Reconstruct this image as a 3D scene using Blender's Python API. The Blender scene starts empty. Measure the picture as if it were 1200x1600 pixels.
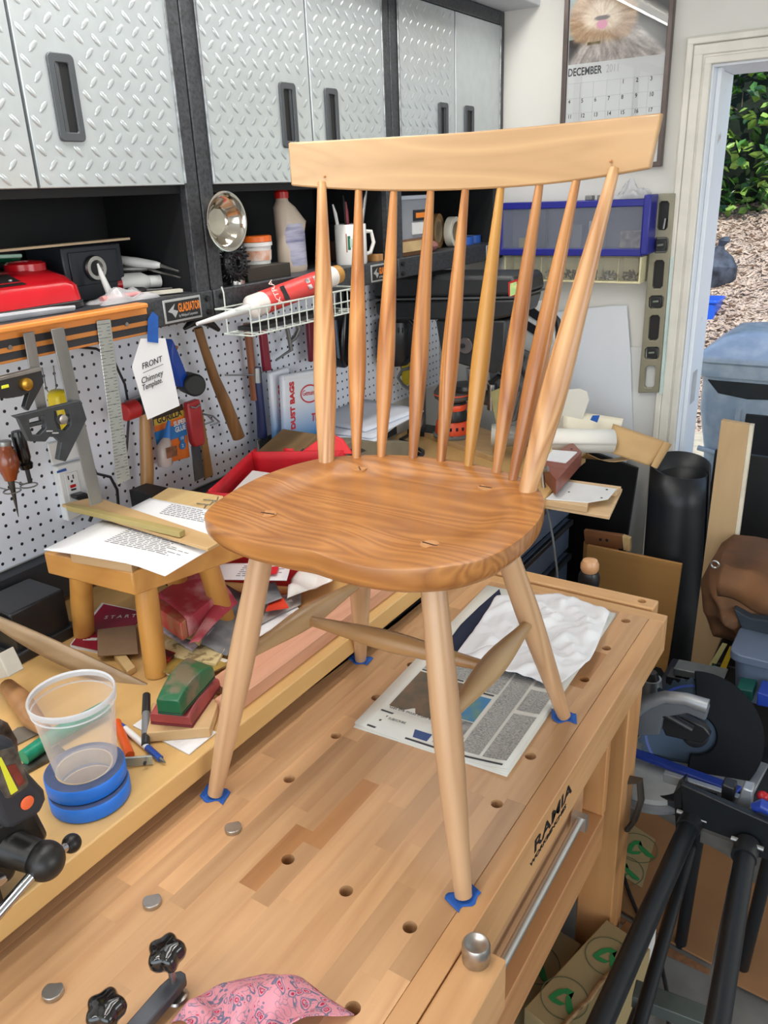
import bpy, bmesh, math, random
from mathutils import Vector, Matrix, Euler, noise
R = math.radians
C = bpy.context.scene.collection
sc = bpy.context.scene
# ---------------------------------------------------------------- camera
cd = bpy.data.cameras.new('camera'); cam = bpy.data.objects.new('camera', cd); C.objects.link(cam)
M = Matrix(((0.84076, -0.17054, 0.51385, 0), (0.54003, 0.33197, -0.77341, 0), (-0.03869, 0.92774, 0.37121, 1.74), (0, 0, 0, 1)))
cam.matrix_world = M
cd.sensor_fit = 'VERTICAL'; cd.sensor_height = 36; cd.sensor_width = 27; cd.lens = 28.25
cd.clip_start = .02; cd.clip_end = 200
sc.camera = cam
sc.view_settings.view_transform = 'Standard'; sc.view_settings.look = 'None'
sc.view_settings.gamma = 1; sc.view_settings.use_curve_mapping = False
sc.view_settings.exposure = -0.26
sc.cycles.use_denoising = True
sc.cycles.max_bounces = 8; sc.cycles.transparent_max_bounces = 12
sc.cycles.sample_clamp_indirect = 6
# ---------------------------------------------------------------- daylight
w = bpy.data.worlds.new('sky'); sc.world = w; w.use_nodes = True
nt = w.node_tree; bg = nt.nodes['Background']
sky = nt.nodes.new('ShaderNodeTexSky'); sky.sky_type = 'NISHITA'; sky.sun_disc = False
sky.sun_elevation = R(55); sky.sun_rotation = R(120); sky.air_density = 1.2
nt.links.new(sky.outputs[0], bg.inputs[0]); bg.inputs[1].default_value = .32
def light(name, typ, loc, energy, color=(1, 1, 1), **k):
    l = bpy.data.lights.new(name, typ); l.energy = energy; l.color = color
    o = bpy.data.objects.new(name, l); C.objects.link(o); o.location = loc
    for a, b in k.items():
        if a == 'rot': o.rotation_euler = [R(x) for x in b]
        else: setattr(l, a, b)
    return o
sun = light('sun', 'SUN', (0, 0, 6), 4.2, (1, .95, .86), rot=(38, 18, 0), angle=R(.6))
# daylight coming in through the open garage door behind the camera, and through the side window on the right
light('garage_door_daylight', 'AREA', (.6, -2.3, 1.5), 84, (.86, .93, 1), rot=(86, 0, 0), shape='RECTANGLE', size=4.2, size_y=2.2)
light('side_window_daylight', 'AREA', (2.9, .9, 1.75), 48, (.93, .97, 1), rot=(90, 0, 90), shape='RECTANGLE', size=2.2, size_y=1.1)

# ---------------------------------------------------------------- helpers
def V(*a): return Vector(a)
class MB:
    def __init__(s): s.bm = bmesh.new()
    def _add(s, vs, fs):
        b = [s.bm.verts.new(v) for v in vs]; out = []
        for f in fs:
            try: out.append(s.bm.faces.new([b[i] for i in f]))
            except ValueError: pass
        return s
    def box(s, c, d, rot=None):
        c = Vector(c); m = rot if isinstance(rot, Matrix) else (Euler([R(x) for x in rot]).to_matrix() if rot else Matrix.Identity(3))
        vs = [c + m @ Vector((x * d[0] / 2, y * d[1] / 2, z * d[2] / 2)) for x in (-1, 1) for y in (-1, 1) for z in (-1, 1)]
        return s._add(vs, [(0, 1, 3, 2), (4, 6, 7, 5), (0, 4, 5, 1), (2, 3, 7, 6), (0, 2, 6, 4), (1, 5, 7, 3)])
    def bx(s, x0, x1, y0, y1, z0, z1): return s.box(((x0 + x1) / 2, (y0 + y1) / 2, (z0 + z1) / 2), (abs(x1 - x0), abs(y1 - y0), abs(z1 - z0)))
    def bar(s, a, b, wd, ht, up=(0, 0, 1)):
        a = Vector(a); b = Vector(b); d = b - a; L = d.length; d.normalize()
        sd = d.cross(Vector(up)).normalized(); u = sd.cross(d)
        return s.box((a + b) / 2, (L, wd, ht), Matrix((d, sd, u)).transposed())
    def rings(s, rs, cap=True, closed=False):
        n = len(rs[0]); b = [[s.bm.verts.new(p) for p in r] for r in rs]
        for i in range(len(b) - (0 if closed else 1)):
            a, c = b[i], b[(i + 1) % len(b)]
            for j in range(n):
                try: s.bm.faces.new((a[j], a[(j + 1) % n], c[(j + 1) % n], c[j]))
                except ValueError: pass
        if cap and not closed:
            for r in (b[0][::-1], b[-1]):
                try: s.bm.faces.new(r)
                except ValueError: pass
        return s
    def tube(s, pts, r, n=8, closed=False, flat=1.0):
        pts = [Vector(p) for p in pts]; N = len(pts); rs = []
        rr = r if hasattr(r, '__len__') else [r] * N
        t0 = (pts[1] - pts[0]).normalized(); nrm = t0.orthogonal().normalized()
        for i in range(N):
            if closed: t = (pts[(i + 1) % N] - pts[i - 1]).normalized()
            else: t = (pts[min(i + 1, N - 1)] - pts[max(i - 1, 0)]).normalized()
            nrm = (nrm - t * nrm.dot(t)).normalized(); bi = t.cross(nrm)
            rs.append([pts[i] + (nrm * math.cos(2 * math.pi * j / n) + bi * (flat * math.sin(2 * math.pi * j / n))) * rr[i] for j in range(n)])
        return s.rings(rs, True, closed)
    def cyl(s, a, b, r, r1=None, n=16): return s.tube([a, b], [r, r if r1 is None else r1], n)
    def lathe(s, prof, o=(0, 0, 0), ax=(0, 0, 1), n=24, cap=True):
        o = Vector(o); ax = Vector(ax).normalized(); e = ax.orthogonal().normalized(); f = ax.cross(e)
        return s.rings([[o + ax * z + (e * math.cos(2 * math.pi * j / n) + f * math.sin(2 * math.pi * j / n)) * max(r, 1e-5) for j in range(n)] for r, z in prof], cap)
    def prism(s, pts, ext):
        e = Vector(ext); p = [Vector(q) for q in pts]; n = len(p)
        return s._add(p + [q + e for q in p], [tuple(range(n))[::-1], tuple(range(n, 2 * n))] + [(i, (i + 1) % n, n + (i + 1) % n, n + i) for i in range(n)])
    def ell(s, c, r, rot=None, nu=14, nv=8):
        c = Vector(c); r = (r, r, r) if not hasattr(r, '__len__') else r
        m = rot if isinstance(rot, Matrix) else (Euler([R(x) for x in rot]).to_matrix() if rot else Matrix.Identity(3))
        return s.rings([[c + m @ Vector((r[0] * math.sin(a) * math.cos(2 * math.pi * j / nu), r[1] * math.sin(a) * math.sin(2 * math.pi * j / nu), r[2] * math.cos(a)))
                         for j in range(nu)] for a in [max(.02, min(math.pi - .02, math.pi * i / nv)) for i in range(nv + 1)]])
    def grid(s, nu, nv, f):
        b = [[s.bm.verts.new(f(i / nu, j / nv)) for j in range(nv + 1)] for i in range(nu + 1)]
        for i in range(nu):
            for j in range(nv): s.bm.faces.new((b[i][j], b[i + 1][j], b[i + 1][j + 1], b[i][j + 1]))
        return s
    def loop(s, outer, inner, ext):
        """a flat frame between two outlines with the same number of points, extruded"""
        e = Vector(ext); o = [Vector(q) for q in outer]; i_ = [Vector(q) for q in inner]
        return s.rings([o, i_, [q + e for q in i_], [q + e for q in o]], False, True)
    def holed(s, outer, inners, ext):
        e = Vector(ext); t = bmesh.new(); es = []
        for lp in [outer] + inners:
            vs = [t.verts.new(p) for p in lp]; es += [t.edges.new((vs[i], vs[(i + 1) % len(vs)])) for i in range(len(vs))]
        g = bmesh.ops.triangle_fill(t, use_beauty=True, use_dissolve=False, edges=es)
        fs = [x for x in g['geom'] if isinstance(x, bmesh.types.BMFace)]
        r = bmesh.ops.extrude_face_region(t, geom=t.faces[:])
        for v in r['geom']:
            if isinstance(v, bmesh.types.BMVert): v.co += e
        me = bpy.data.meshes.new('tmp'); t.to_mesh(me); t.free(); s.bm.from_mesh(me); bpy.data.meshes.remove(me)
        return s
def wloc(o):
    l = Vector((0, 0, 0))
    while o: l += o.location; o = o.parent
    return l
def tag(o, label=None, cat=None, group=None, kind=None):
    if label: o['label'] = label
    if cat: o['category'] = cat
    if group: o['group'] = group
    if kind: o['kind'] = kind
    return o
def build(mb, name, mat, parent=None, label=None, cat=None, group=None, kind=None, bev=0, seg=2, smooth=True, sub=0, sol=0, ang=38):
    me = bpy.data.meshes.new(name); bm = mb.bm
    bmesh.ops.remove_doubles(bm, verts=bm.verts, dist=1e-5)
    bmesh.ops.recalc_face_normals(bm, faces=bm.faces)
    if parent: org = wloc(parent)
    else:
        xs = [v.co for v in bm.verts]
        org = V((min(p.x for p in xs) + max(p.x for p in xs)) / 2, (min(p.y for p in xs) + max(p.y for p in xs)) / 2, min(p.z for p in xs))
    for v in bm.verts: v.co -= org
    bm.to_mesh(me); bm.free()
    if smooth:
        for p in me.polygons: p.use_smooth = True
        if not sub: me.set_sharp_from_angle(angle=R(ang))
    o = bpy.data.objects.new(name, me); C.objects.link(o)
    for m in (mat if isinstance(mat, (list, tuple)) else [mat]): me.materials.append(m)
    if parent: o.parent = parent
    else: o.location = org
    if bev:
        b = o.modifiers.new('bevel', 'BEVEL'); b.width = bev; b.segments = seg; b.limit_method = 'ANGLE'; b.angle_limit = R(40)
    if sol:
        b = o.modifiers.new('solid', 'SOLIDIFY'); b.thickness = sol; b.offset = 0
    if sub:
        b = o.modifiers.new('subd', 'SUBSURF'); b.levels = sub; b.render_levels = sub
    return tag(o, label, cat, group, kind)
def root(name, label, cat, loc, group=None):
    o = bpy.data.objects.new(name, None); C.objects.link(o); o.location = loc; o.empty_display_size = .05
    return tag(o, label, cat, group)
def copy_tree(o, parent=None):
    c = o.copy(); C.objects.link(c)
    if parent: c.parent = parent
    for ch in list(o.children): copy_tree(ch, c)
    return c
TEXTS = []
def text(name, s, size, o, xd, yd, mat, parent, sx=1.0, shear=0, align='LEFT', kind=None, bold=0, space=1.0):
    """flat lettering standing on a real surface: xd reading direction, yd up direction"""
    cu = bpy.data.curves.new(name, 'FONT'); cu.body = s; cu.size = size; cu.extrude = .0002; cu.align_x = align; cu.shear = shear; cu.offset = bold; cu.space_line = space
    cu.resolution_u = 3
    x = Vector(xd).normalized(); y = Vector(yd); y = (y - x * y.dot(x)).normalized(); z = x.cross(y)
    ob = bpy.data.objects.new(name, cu); C.objects.link(ob); cu.materials.append(mat)
    ob.parent = parent
    l = Vector(o) - wloc(parent) if parent else Vector(o)
    m = Matrix((x * sx, y, z)).transposed().to_4x4(); m.translation = l
    ob.matrix_local = m; TEXTS.append(ob)
    return ob
def flush_text():
    bpy.context.view_layer.update(); dg = bpy.context.evaluated_depsgraph_get()
    for ob in TEXTS:
        me = bpy.data.meshes.new_from_object(ob.evaluated_get(dg)); nm = ob.name
        o = bpy.data.objects.new('tmp', me); C.objects.link(o); o.parent = ob.parent; o.matrix_local = ob.matrix_local.copy()
        bpy.data.objects.remove(ob, do_unlink=True); o.name = nm.split('.')[0]
# ---------------------------------------------------------------- materials
def srgb(r, g, b):
    return tuple(((c / 255) / 12.92 if c / 255 <= .04045 else ((c / 255 + .055) / 1.055) ** 2.4) for c in (r, g, b)) + (1,)
MATS = {}
def mat(name, col, rough=.5, metal=0, **k):
    """plain material with a little procedural mottling: var = strength, vs = scale, bump"""
    if name in MATS: return MATS[name]
    m = bpy.data.materials.new(name); m.use_nodes = True; MATS[name] = m
    n = m.node_tree.nodes; L = m.node_tree.links; b = n['Principled BSDF']
    c = srgb(*col); b.inputs['Base Color'].default_value = c
    b.inputs['Roughness'].default_value = rough; b.inputs['Metallic'].default_value = metal
    if 'alpha' in k: b.inputs['Alpha'].default_value = k['alpha']
    if 'trans' in k: b.inputs['Transmission Weight'].default_value = k['trans']; b.inputs['IOR'].default_value = k.get('ior', 1.45)
    if 'coat' in k: b.inputs['Coat Weight'].default_value = k['coat']; b.inputs['Coat Roughness'].default_value = .15
    if 'emit' in k: b.inputs['Emission Color'].default_value = c; b.inputs['Emission Strength'].default_value = k['emit']
    if 'spec' in k: b.inputs['Specular IOR Level'].default_value = k['spec']
    var = k.get('var', .12)
    tc = n.new('ShaderNodeTexCoord'); nz = n.new('ShaderNodeTexNoise'); nz.inputs['Scale'].default_value = k.get('vs', 14); nz.inputs['Detail'].default_value = 5
    mp = n.new('ShaderNodeMapping'); mp.inputs['Scale'].default_value = k.get('st', (1, 1, 1))
    L.new(tc.outputs['Object'], mp.inputs[0]); L.new(mp.outputs[0], nz.inputs['Vector'])
    if var:
        mx = n.new('ShaderNodeMixRGB'); mx.blend_type = 'MIX'
        c2 = srgb(*k['col2']) if 'col2' in k else tuple(x * (1 - 2.5 * var) for x in c[:3]) + (1,)
        mx.inputs[1].default_value = c; mx.inputs[2].default_value = c2
        rp = n.new('ShaderNodeValToRGB'); rp.color_ramp.elements[0].position = k.get('lo', .4); rp.color_ramp.elements[1].position = k.get('hi', .75)
        L.new(nz.outputs[0], rp.inputs[0]); L.new(rp.outputs[0], mx.inputs[0]); L.new(mx.outputs[0], b.inputs['Base Color'])
    if k.get('bump'):
        bp = n.new('ShaderNodeBump'); bp.inputs['Strength'].default_value = k['bump']; bp.inputs['Distance'].default_value = .002
        L.new(nz.outputs[0], bp.inputs['Height']); L.new(bp.outputs[0], b.inputs['Normal'])
    return m
def wood(name, light_, dark, ax='Y', sc_=1.0, rough=.42, ring=.5, rnd=0.0, coat=0.0, dist=6.0, streak=.35):
    """wood grain: stretched noise plus distorted bands along an axis; rnd = colour change from board to board"""
    if name in MATS: return MATS[name]
    m = bpy.data.materials.new(name); m.use_nodes = True; MATS[name] = m
    n = m.node_tree.nodes; L = m.node_tree.links; b = n['Principled BSDF']
    tc = n.new('ShaderNodeTexCoord'); oi = n.new('ShaderNodeObjectInfo')
    ad = n.new('ShaderNodeVectorMath'); ad.operation = 'ADD'
    cb = n.new('ShaderNodeVectorMath'); cb.operation = 'SCALE'; cb.inputs[0].default_value = (3.1, 5.3, 7.7)
    L.new(oi.outputs['Random'], cb.inputs['Scale']); L.new(tc.outputs['Object'], ad.inputs[0]); L.new(cb.outputs[0], ad.inputs[1])
    st = {'X': (.08, 1, 1), 'Y': (1, .08, 1), 'Z': (1, 1, .08)}[ax]
    mp = n.new('ShaderNodeMapping'); mp.inputs['Scale'].default_value = tuple(x * sc_ for x in st); L.new(ad.outputs[0], mp.inputs[0])
    n1 = n.new('ShaderNodeTexNoise'); n1.inputs['Scale'].default_value = 90; n1.inputs['Detail'].default_value = 6; L.new(mp.outputs[0], n1.inputs['Vector'])
    n2 = n.new('ShaderNodeTexNoise'); n2.inputs['Scale'].default_value = 9; n2.inputs['Detail'].default_value = 2; n2.inputs['Distortion'].default_value = .6; L.new(mp.outputs[0], n2.inputs['Vector'])
    wv = n.new('ShaderNodeMath'); wv.operation = 'MULTIPLY'; wv.inputs[1].default_value = dist; L.new(n2.outputs[0], wv.inputs[0])
    fr = n.new('ShaderNodeMath'); fr.operation = 'PINGPONG'; fr.inputs[1].default_value = .5; L.new(wv.outputs[0], fr.inputs[0])
    r1 = n.new('ShaderNodeValToRGB'); r1.color_ramp.elements[0].position = .0; r1.color_ramp.elements[1].position = .5
    r1.color_ramp.elements[0].color = (1, 1, 1, 1); r1.color_ramp.elements[1].color = (0, 0, 0, 1); L.new(fr.outputs[0], r1.inputs[0])
    ml = n.new('ShaderNodeMath'); ml.operation = 'MULTIPLY'; ml.inputs[1].default_value = ring; L.new(r1.outputs[0], ml.inputs[0])
    a2 = n.new('ShaderNodeMath'); a2.operation = 'MULTIPLY_ADD'; a2.inputs[1].default_value = streak; L.new(n1.outputs[0], a2.inputs[0]); L.new(ml.outputs[0], a2.inputs[2])
    mx = n.new('ShaderNodeMixRGB'); mx.inputs[1].default_value = srgb(*light_); mx.inputs[2].default_value = srgb(*dark); L.new(a2.outputs[0], mx.inputs[0])
    out = mx.outputs[0]
    if rnd:
        hs = n.new('ShaderNodeHueSaturation'); mr = n.new('ShaderNodeMapRange'); mr.inputs[3].default_value = 1 - rnd; mr.inputs[4].default_value = 1 + rnd * .7
        L.new(oi.outputs['Random'], mr.inputs[0]); L.new(mr.outputs[0], hs.inputs['Value']); L.new(out, hs.inputs['Color']); out = hs.outputs[0]
    L.new(out, b.inputs['Base Color']); b.inputs['Roughness'].default_value = rough
    if coat: b.inputs['Coat Weight'].default_value = coat; b.inputs['Coat Roughness'].default_value = .25
    bp = n.new('ShaderNodeBump'); bp.inputs['Strength'].default_value = .06; bp.inputs['Distance'].default_value = .001; L.new(n1.outputs[0], bp.inputs['Height']); L.new(bp.outputs[0], b.inputs['Normal'])
    return m

# ================================================================ the room
WALLX = -1.50; WALLY = 2.676
m_wall = mat('white_painted_wall', (214, 212, 206), .6, var=.03, vs=5)
m_trim = mat('white_gloss_trim', (222, 218, 208), .35, var=.06, vs=9)
m_floor = mat('grey_concrete', (120, 118, 114), .8, var=.16, vs=6, bump=.2)
build(MB().bx(-1.6, 3.2, -2.6, 2.95, -.1, 0), 'floor', m_floor, kind='structure', smooth=False)
build(MB().bx(-1.6, WALLX, -2.6, 2.926, 0, 2.75), 'wall_left', m_wall, kind='structure', smooth=False)
build(MB().bx(3.1, 3.2, -2.6, 2.926, 0, 2.75), 'wall_right', m_wall, kind='structure', smooth=False)
build(MB().bx(-1.6, 3.2, -2.6, 2.95, 2.75, 2.85), 'ceiling', m_wall, kind='structure', smooth=False)
# back wall with the doorway left open; its opening runs from DX0 to DX1
DX0 = -.597; DX1 = .30; DZ = 2.03
build(MB().bx(WALLX, DX0 - .02, WALLY, WALLY + .25, 0, 2.75).bx(DX1 + .02, 3.1, WALLY, WALLY + .25, 0, 2.75).bx(DX0 - .02, DX1 + .02, WALLY, WALLY + .25, DZ + .02, 2.75), 'wall_back', m_wall, kind='structure', smooth=False)
build(MB().bx(-1.6, -1.3, -2.6, -2.5, 0, 2.75).bx(3.0, 3.2, -2.6, -2.5, 0, 2.75).bx(-1.3, 3.0, -2.6, -2.5, 2.45, 2.75), 'wall_front', m_wall, kind='structure', smooth=False)
# door casing: stepped moulding on the inside, then the jamb with its stop
def casing(x0, sgn):
    f = MB()
    for a, b_, d in ((0, .075, .012), (.004, .022, .022), (.022, .05, .016), (.055, .075, .018)):
        f.bx(x0 + sgn * a, x0 + sgn * b_, WALLY - d, WALLY, 0, DZ + .075 - a)
    return f
build(casing(DX0 - .079, 1), 'trim_1', m_trim, kind='structure', bev=.003, label='white stepped door casing left of the doorway')
build(casing(DX1 + .079, -1), 'trim_2', m_trim, kind='structure', bev=.003)
f = MB()
for a, b_, d in ((0, .075, .0125), (.004, .022, .0225), (.022, .05, .0165), (.055, .075, .0185)):
    f.bx(DX0 - .079 + a, DX1 + .079 - a, WALLY - d, WALLY - .0005, DZ + .079 - b_, DZ + .079 - a)
build(f, 'trim_3', m_trim, kind='structure', bev=.003, label='white stepped casing over the doorway')
m_jamb = mat('jamb_worn_paint', (232, 236, 242), .4, var=.5, vs=11, col2=(150, 125, 105), lo=.66, hi=.74)
f = MB().bx(DX0 - .02, DX0, WALLY - .001, WALLY + .275, 0, DZ).bx(DX0, DX0 + .013, WALLY + .045, WALLY + .08, 0, DZ)
f.bx(DX1, DX1 + .02, WALLY - .001, WALLY + .275, 0, DZ).bx(DX0 - .02, DX1 + .02, WALLY - .001, WALLY + .275, DZ, DZ + .02)
dj = build(f, 'door_1', m_jamb, kind='structure', bev=.002, label='white door jamb with worn paint and old hinge mortises')
hp = MB().bx(DX0 + .0002, DX0 + .0018, WALLY + .12, WALLY + .20, 1.02, 1.13)
build(hp, 'strike_plate', mat('painted_plate', (205, 206, 208), .4, .3), dj)
# soffit above the cabinets
build(MB().bx(WALLX, -1.126, .3, WALLY, 2.245, 2.44), 'trim_4', mat('soffit_white', (206, 208, 212), .6, var=.03), kind='structure', bev=.003, label='white boxed soffit above the cabinets')
# fluorescent strip hung in front of the soffit
for y0_, lab_ in ((1.25, 'long white fluorescent strip light hung in front of the soffit, the farther of two'), (-.05, 'long white fluorescent strip light hung in front of the soffit, the nearer of two')):
    L1 = root('strip_light', lab_, 'light', (-1.05, y0_ + .6, 2.33))
    build(MB().bx(-1.10, -1.01, y0_, y0_ + 1.24, 2.36, 2.40), 'housing', mat('lamp_white', (235, 235, 235), .4, var=0), L1, bev=.005)
    build(MB().cyl((-1.06, y0_ + .02, 2.345), (-1.06, y0_ + 1.22, 2.345), .013, n=12), 'tube', mat('lamp_glow', (255, 252, 244), .4, emit=6, var=0), L1)
    build(MB().bx(-1.065, -1.035, y0_ + .6, y0_ + .63, 2.40, 2.75), 'hanger', MATS['lamp_white'], L1)
    light('strip_lamp_light', 'AREA', (-1.055, y0_ + .62, 2.325), 6, (1, .97, .92), rot=(0, 22, 0), shape='RECTANGLE', size=.06, size_y=1.2)
for i, y in enumerate((-1.1, .6)):
    L2 = root('ceiling_light', ['long fluorescent ceiling fixture behind the viewer', 'long fluorescent ceiling fixture over the bench'][i], 'light', (-.7, y, 2.68))
    build(MB().bx(-.77, -.63, y - .62, y + .62, 2.69, 2.75), 'housing', MATS['lamp_white'], L2, bev=.005)
    build(MB().cyl((-.7, y - .6, 2.67), (-.7, y + .6, 2.67), .018, n=12), 'tube', MATS['lamp_glow'], L2)
    light('ceiling_lamp_light', 'AREA', (-.7, y, 2.64), 12, (1, .97, .92), rot=(0, 0, 90), shape='RECTANGLE', size=1.2, size_y=.1)
# ---------------------------------------------------------------- outdoors
m_chips = mat('wood_chip_ground', (206, 186, 165), .9, var=.5, vs=55, col2=(92, 76, 66), bump=.8, lo=.42, hi=.62)
random.seed(5)
def gz(x, y): 
    t = max(0, min(1, (y - 6.2) / 4.6)); return -.15 + 1.75 * t + .05 * math.sin(3.1 * x + y * 2) * math.sin(2.3 * y) * min(1, max(0, y - 6)) + .22 * max(0, y - 10.6)
build(MB().grid(60, 60, lambda a, b: (-6 + 12 * a, 2.952 + 10.9 * b, gz(-6 + 12 * a, 2.952 + 10.9 * b) if b > .02 else -.15)), 'ground_outside', m_chips, kind='structure')
build(MB().bx(-3.5, 2.2, 2.953, 6.3, -.2, -.08), 'path_outside', mat('concrete_path', (206, 194, 168), .85, var=.12, vs=20), kind='structure', smooth=False)

# ================================================================ workbench
BZ = .86
m_beech = wood('beech_staves', (216, 172, 126), (164, 114, 74), 'Y', 1.0, .38, .25, .2, .15, streak=.42)
m_beech2 = wood('beech_apron', (218, 170, 118), (170, 116, 72), 'Y', 1.0, .42, .3, .08, .1)
m_beechx = wood('beech_jaw', (222, 176, 122), (182, 130, 82), 'X', 1.0, .42, .25, .05, .1)
m_beechz = wood('beech_leg', (206, 152, 98), (160, 106, 62), 'Z', 1.0, .45, .3, .05)
m_steel = mat('brushed_steel', (190, 188, 184), .32, 1, var=.08, vs=60)
m_dark = mat('near_black', (18, 18, 20), .5, var=.05)
wb = root('workbench', 'beech workbench with a laminated top, dog holes and end vise under the chair', 'workbench', (-.6, .9, 0))
random.seed(11)
holes = [(-.412, y) for y in (.382, .511, .640, .899, 1.028, 1.157, 1.286, 1.415, 1.542)] + [(-.7255, y) for y in (.782, .911, 1.04, 1.169, 1.298, 1.427)] + [(-.6195, .648), (-.516, .645)]
def cut_holes(o, hs):
    """bore real dog holes through a board, then bake the result into its mesh"""
    f = MB()
    for x, y in hs: f.cyl((x, y, .70), (x, y, .90), .0096, n=20)
    c = build(f, 'bore', m_dark, smooth=False)
    b = o.modifiers.new('bore', 'BOOLEAN'); b.object = c; b.solver = 'EXACT'
    bpy.context.view_layer.update()
    me = bpy.data.meshes.new_from_object(o.evaluated_get(bpy.context.evaluated_depsgraph_get()))
    o.modifiers.clear(); o.data = me
    bpy.data.objects.remove(c, do_unlink=True)
x = -.372; ws = .0312; k = 0
m_beechd = wood('beech_heart_staves', (196, 142, 92), (146, 96, 56), 'Y', 1.0, .38, .4, .1, .15, streak=.5)
DARK = [[(-.585,.686,.86),(-.617,.843,.86)], [(-.621,.581,.86),(-.645,.709,.86)], [(-.41,1.254,.86),(-.414,1.393,.86)]]
def stave(x0, x1, y0, y1, nm='stave', zt=0, m_=None):
    o = build(MB().bx(x0, x1, y0, y1, .815, BZ - zt), nm, m_ or m_beech, wb, smooth=False)
    hs = [h for h in holes if x0 - .011 < h[0] < x1 + .011 and y0 - .011 < h[1] < y1 + .011]
    if hs: cut_holes(o, hs)
while x > -.84:
    x0 = x - ws; y = -.25 - random.random() * .3
    fd = sorted((min(a[1], b[1]), max(a[1], b[1])) for a, b in DARK if x0 <= (a[0] + b[0]) / 2 < x)
    while y < 1.555:
        y1 = y + random.uniform(.2, .5)
        if fd and y1 > fd[0][0] - .1:
            if fd[0][0] - y > .03: stave(x0, x, y, fd[0][0])
            stave(x0, x, *fd[0], m_=m_beechd); y = fd.pop(0)[1]; continue
        if y1 > 1.45: y1 = 1.575
        stave(x0, x, y, y1, zt=random.choice((0, .0001, .0002))); y = y1
    x = x0
xe = x
# the last, tapered stave under the back bench
build(MB().prism([(xe, -.3, .815), (xe, 1.575, .815), (-.829, 1.575, .815), (-.905, -.3, .815)], (0, 0, .045)), 'stave', m_beech, wb, smooth=False)
# thick front edge with the maker's lettering
fr = build(MB().bx(-.372, -.34, -.3, 1.575, .772, BZ), 'front_apron', m_beech2, wb, bev=.002)
text('lettering', 'RAMIA', .034, (-.3395, .874, .8165), (0, 1, 0), (0, 0, 1), m_dark, fr, 1.55, bold=.0006)
text('lettering', 'WORKBENCHES', .012, (-.3395, .862, .801), (0, 1, 0), (0, 0, 1), m_dark, fr, 1.65, bold=.0003)
build(MB().bx(-.84, -.34, 1.575, 1.608, .772, BZ), 'end_cap', m_beechx, wb, bev=.002)
jw = build(MB().bx(-.83, -.375, 1.622, 1.668, .775, BZ), 'vise_jaw', m_beechx, wb, bev=.004)
cut_holes(jw, [(-.407, 1.646)])
for xx in (-.5, -.7): build(MB().cyl((xx, 1.6, .81), (xx, 1.63, .81), .014), 'vise_screw', m_steel, wb)
# front vise jaw near the viewer with a steel post standing in it
fj = build(MB().prism([(-.3385, .2, .775), (-.3385, .661, .775), (-.286, .661, .775), (-.286, .2, .775)], (0, 0, .085)), 'front_vise_jaw', m_beech2, wb, bev=.003)
for y0, y1 in ((1.375, 1.465), (-.15, -.06)):
    for x0, x1 in ((-.345, -.425), (-.83, -.745)):
        build(MB().bx(x0, x1, y0, y1, 0, .815), 'leg', m_beechz, wb, bev=.003)
build(MB().bx(-.455, -.343, 1.235, 1.255, .60, .772), 'end_panel', m_beechz, wb, bev=.002)
build(MB().bx(-.455, -.342, -.06, 1.245, .51, .60), 'lower_rail', wood('rail_beech', (200, 146, 96), (140, 90, 56), 'Y', .9, .45, .4), wb, bev=.002)
dr = build(MB().bx(-.80, -.372, .1, 1.2, .62, .765), 'drawer', wood('drawer_front', (196, 152, 112), (150, 106, 74), 'Y', 1, .5, .3), wb, bev=.002)
build(MB().bx(-.371, -.352, .1, 1.2, .755, .771), 'runner', mat('zinc_strip', (200, 198, 194), .4, .6, var=.1), dr, label='pale metal drawer runner')
build(MB().cyl((-.352,1.121,.675), (-.352,.776,.663), .0075, n=12).bx(-.366, -.34, 1.12, 1.135, .655, .685), 'rod', mat('rod_steel', (206, 204, 200), .3, .8, var=.03), wb, label='round steel rod under the bench edge')
build(MB().bx(-.74, -.43, -.06, 1.375, .2, .28), 'stretcher', m_beechz, wb, bev=.003)
po = build(MB().lathe([(0.001, .86), (.0165, .86), (.0175, .862), (.0175, .885), (.0155, .889), (.012, .889), (.010, .8875), (.001, .8875)], (-.318, .641, 0), n=28), 'bench_dog', m_steel, label='short round steel post standing in the near vise jaw', cat='bench dog')
# half round steel bench dogs
def dog(x, y, r, rot, lab):
    pts = [(x + r * math.cos(R(a + rot)), y + r * math.sin(R(a + rot)), BZ) for a in range(-48, 229, 12)]
    build(MB().prism(pts, (0, 0, .007)), 'bench_dog', m_steel, label=lab, cat='bench dog', group='half round bench dogs', bev=.0008)
for p, rot, lab in (((-.727,.651,.86), 225, 'half round steel bench dog just below the left front chair leg'),
                    ((-.729,.494,.86), 225, 'half round steel bench dog between the other two, left of centre'),
                    ((-.731,.34,.86), 215, 'half round steel bench dog nearest the viewer, left of the star knob clamp')):
    dog(p[0], p[1], .0125, rot, lab)

# ================================================================ the chair
CO = V(-.601, .923, .86); CA = R(3.204)
def ch(u, v, z): return CO + V(u * math.cos(CA) - v * math.sin(CA), u * math.sin(CA) + v * math.cos(CA), z)
wc = root('windsor_chair', 'wooden spindle back chair with carved seat standing on the workbench', 'chair', CO)
m_seat = wood('cherry_seat', (198, 136, 72), (132, 76, 34), 'X', 1.0, .3, .5, 0, .35, 14, .45)
m_leg = wood('maple_leg', (212, 172, 132), (166, 124, 86), 'Z', 1.1, .34, .5, .05, .2, 9)
m_str = wood('maple_stretcher', (192, 158, 112), (142, 108, 70), 'Z', .9, .36, .4, .04, .2)
m_crest = wood('maple_crest', (200, 162, 116), (146, 110, 72), 'X', .8, .34, .34, 0, .25, 9, .25)
m_sp = wood('cherry_spindle', (210, 150, 88), (154, 92, 46), 'Z', 1.3, .32, .7, .10, .3, 11)
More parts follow.
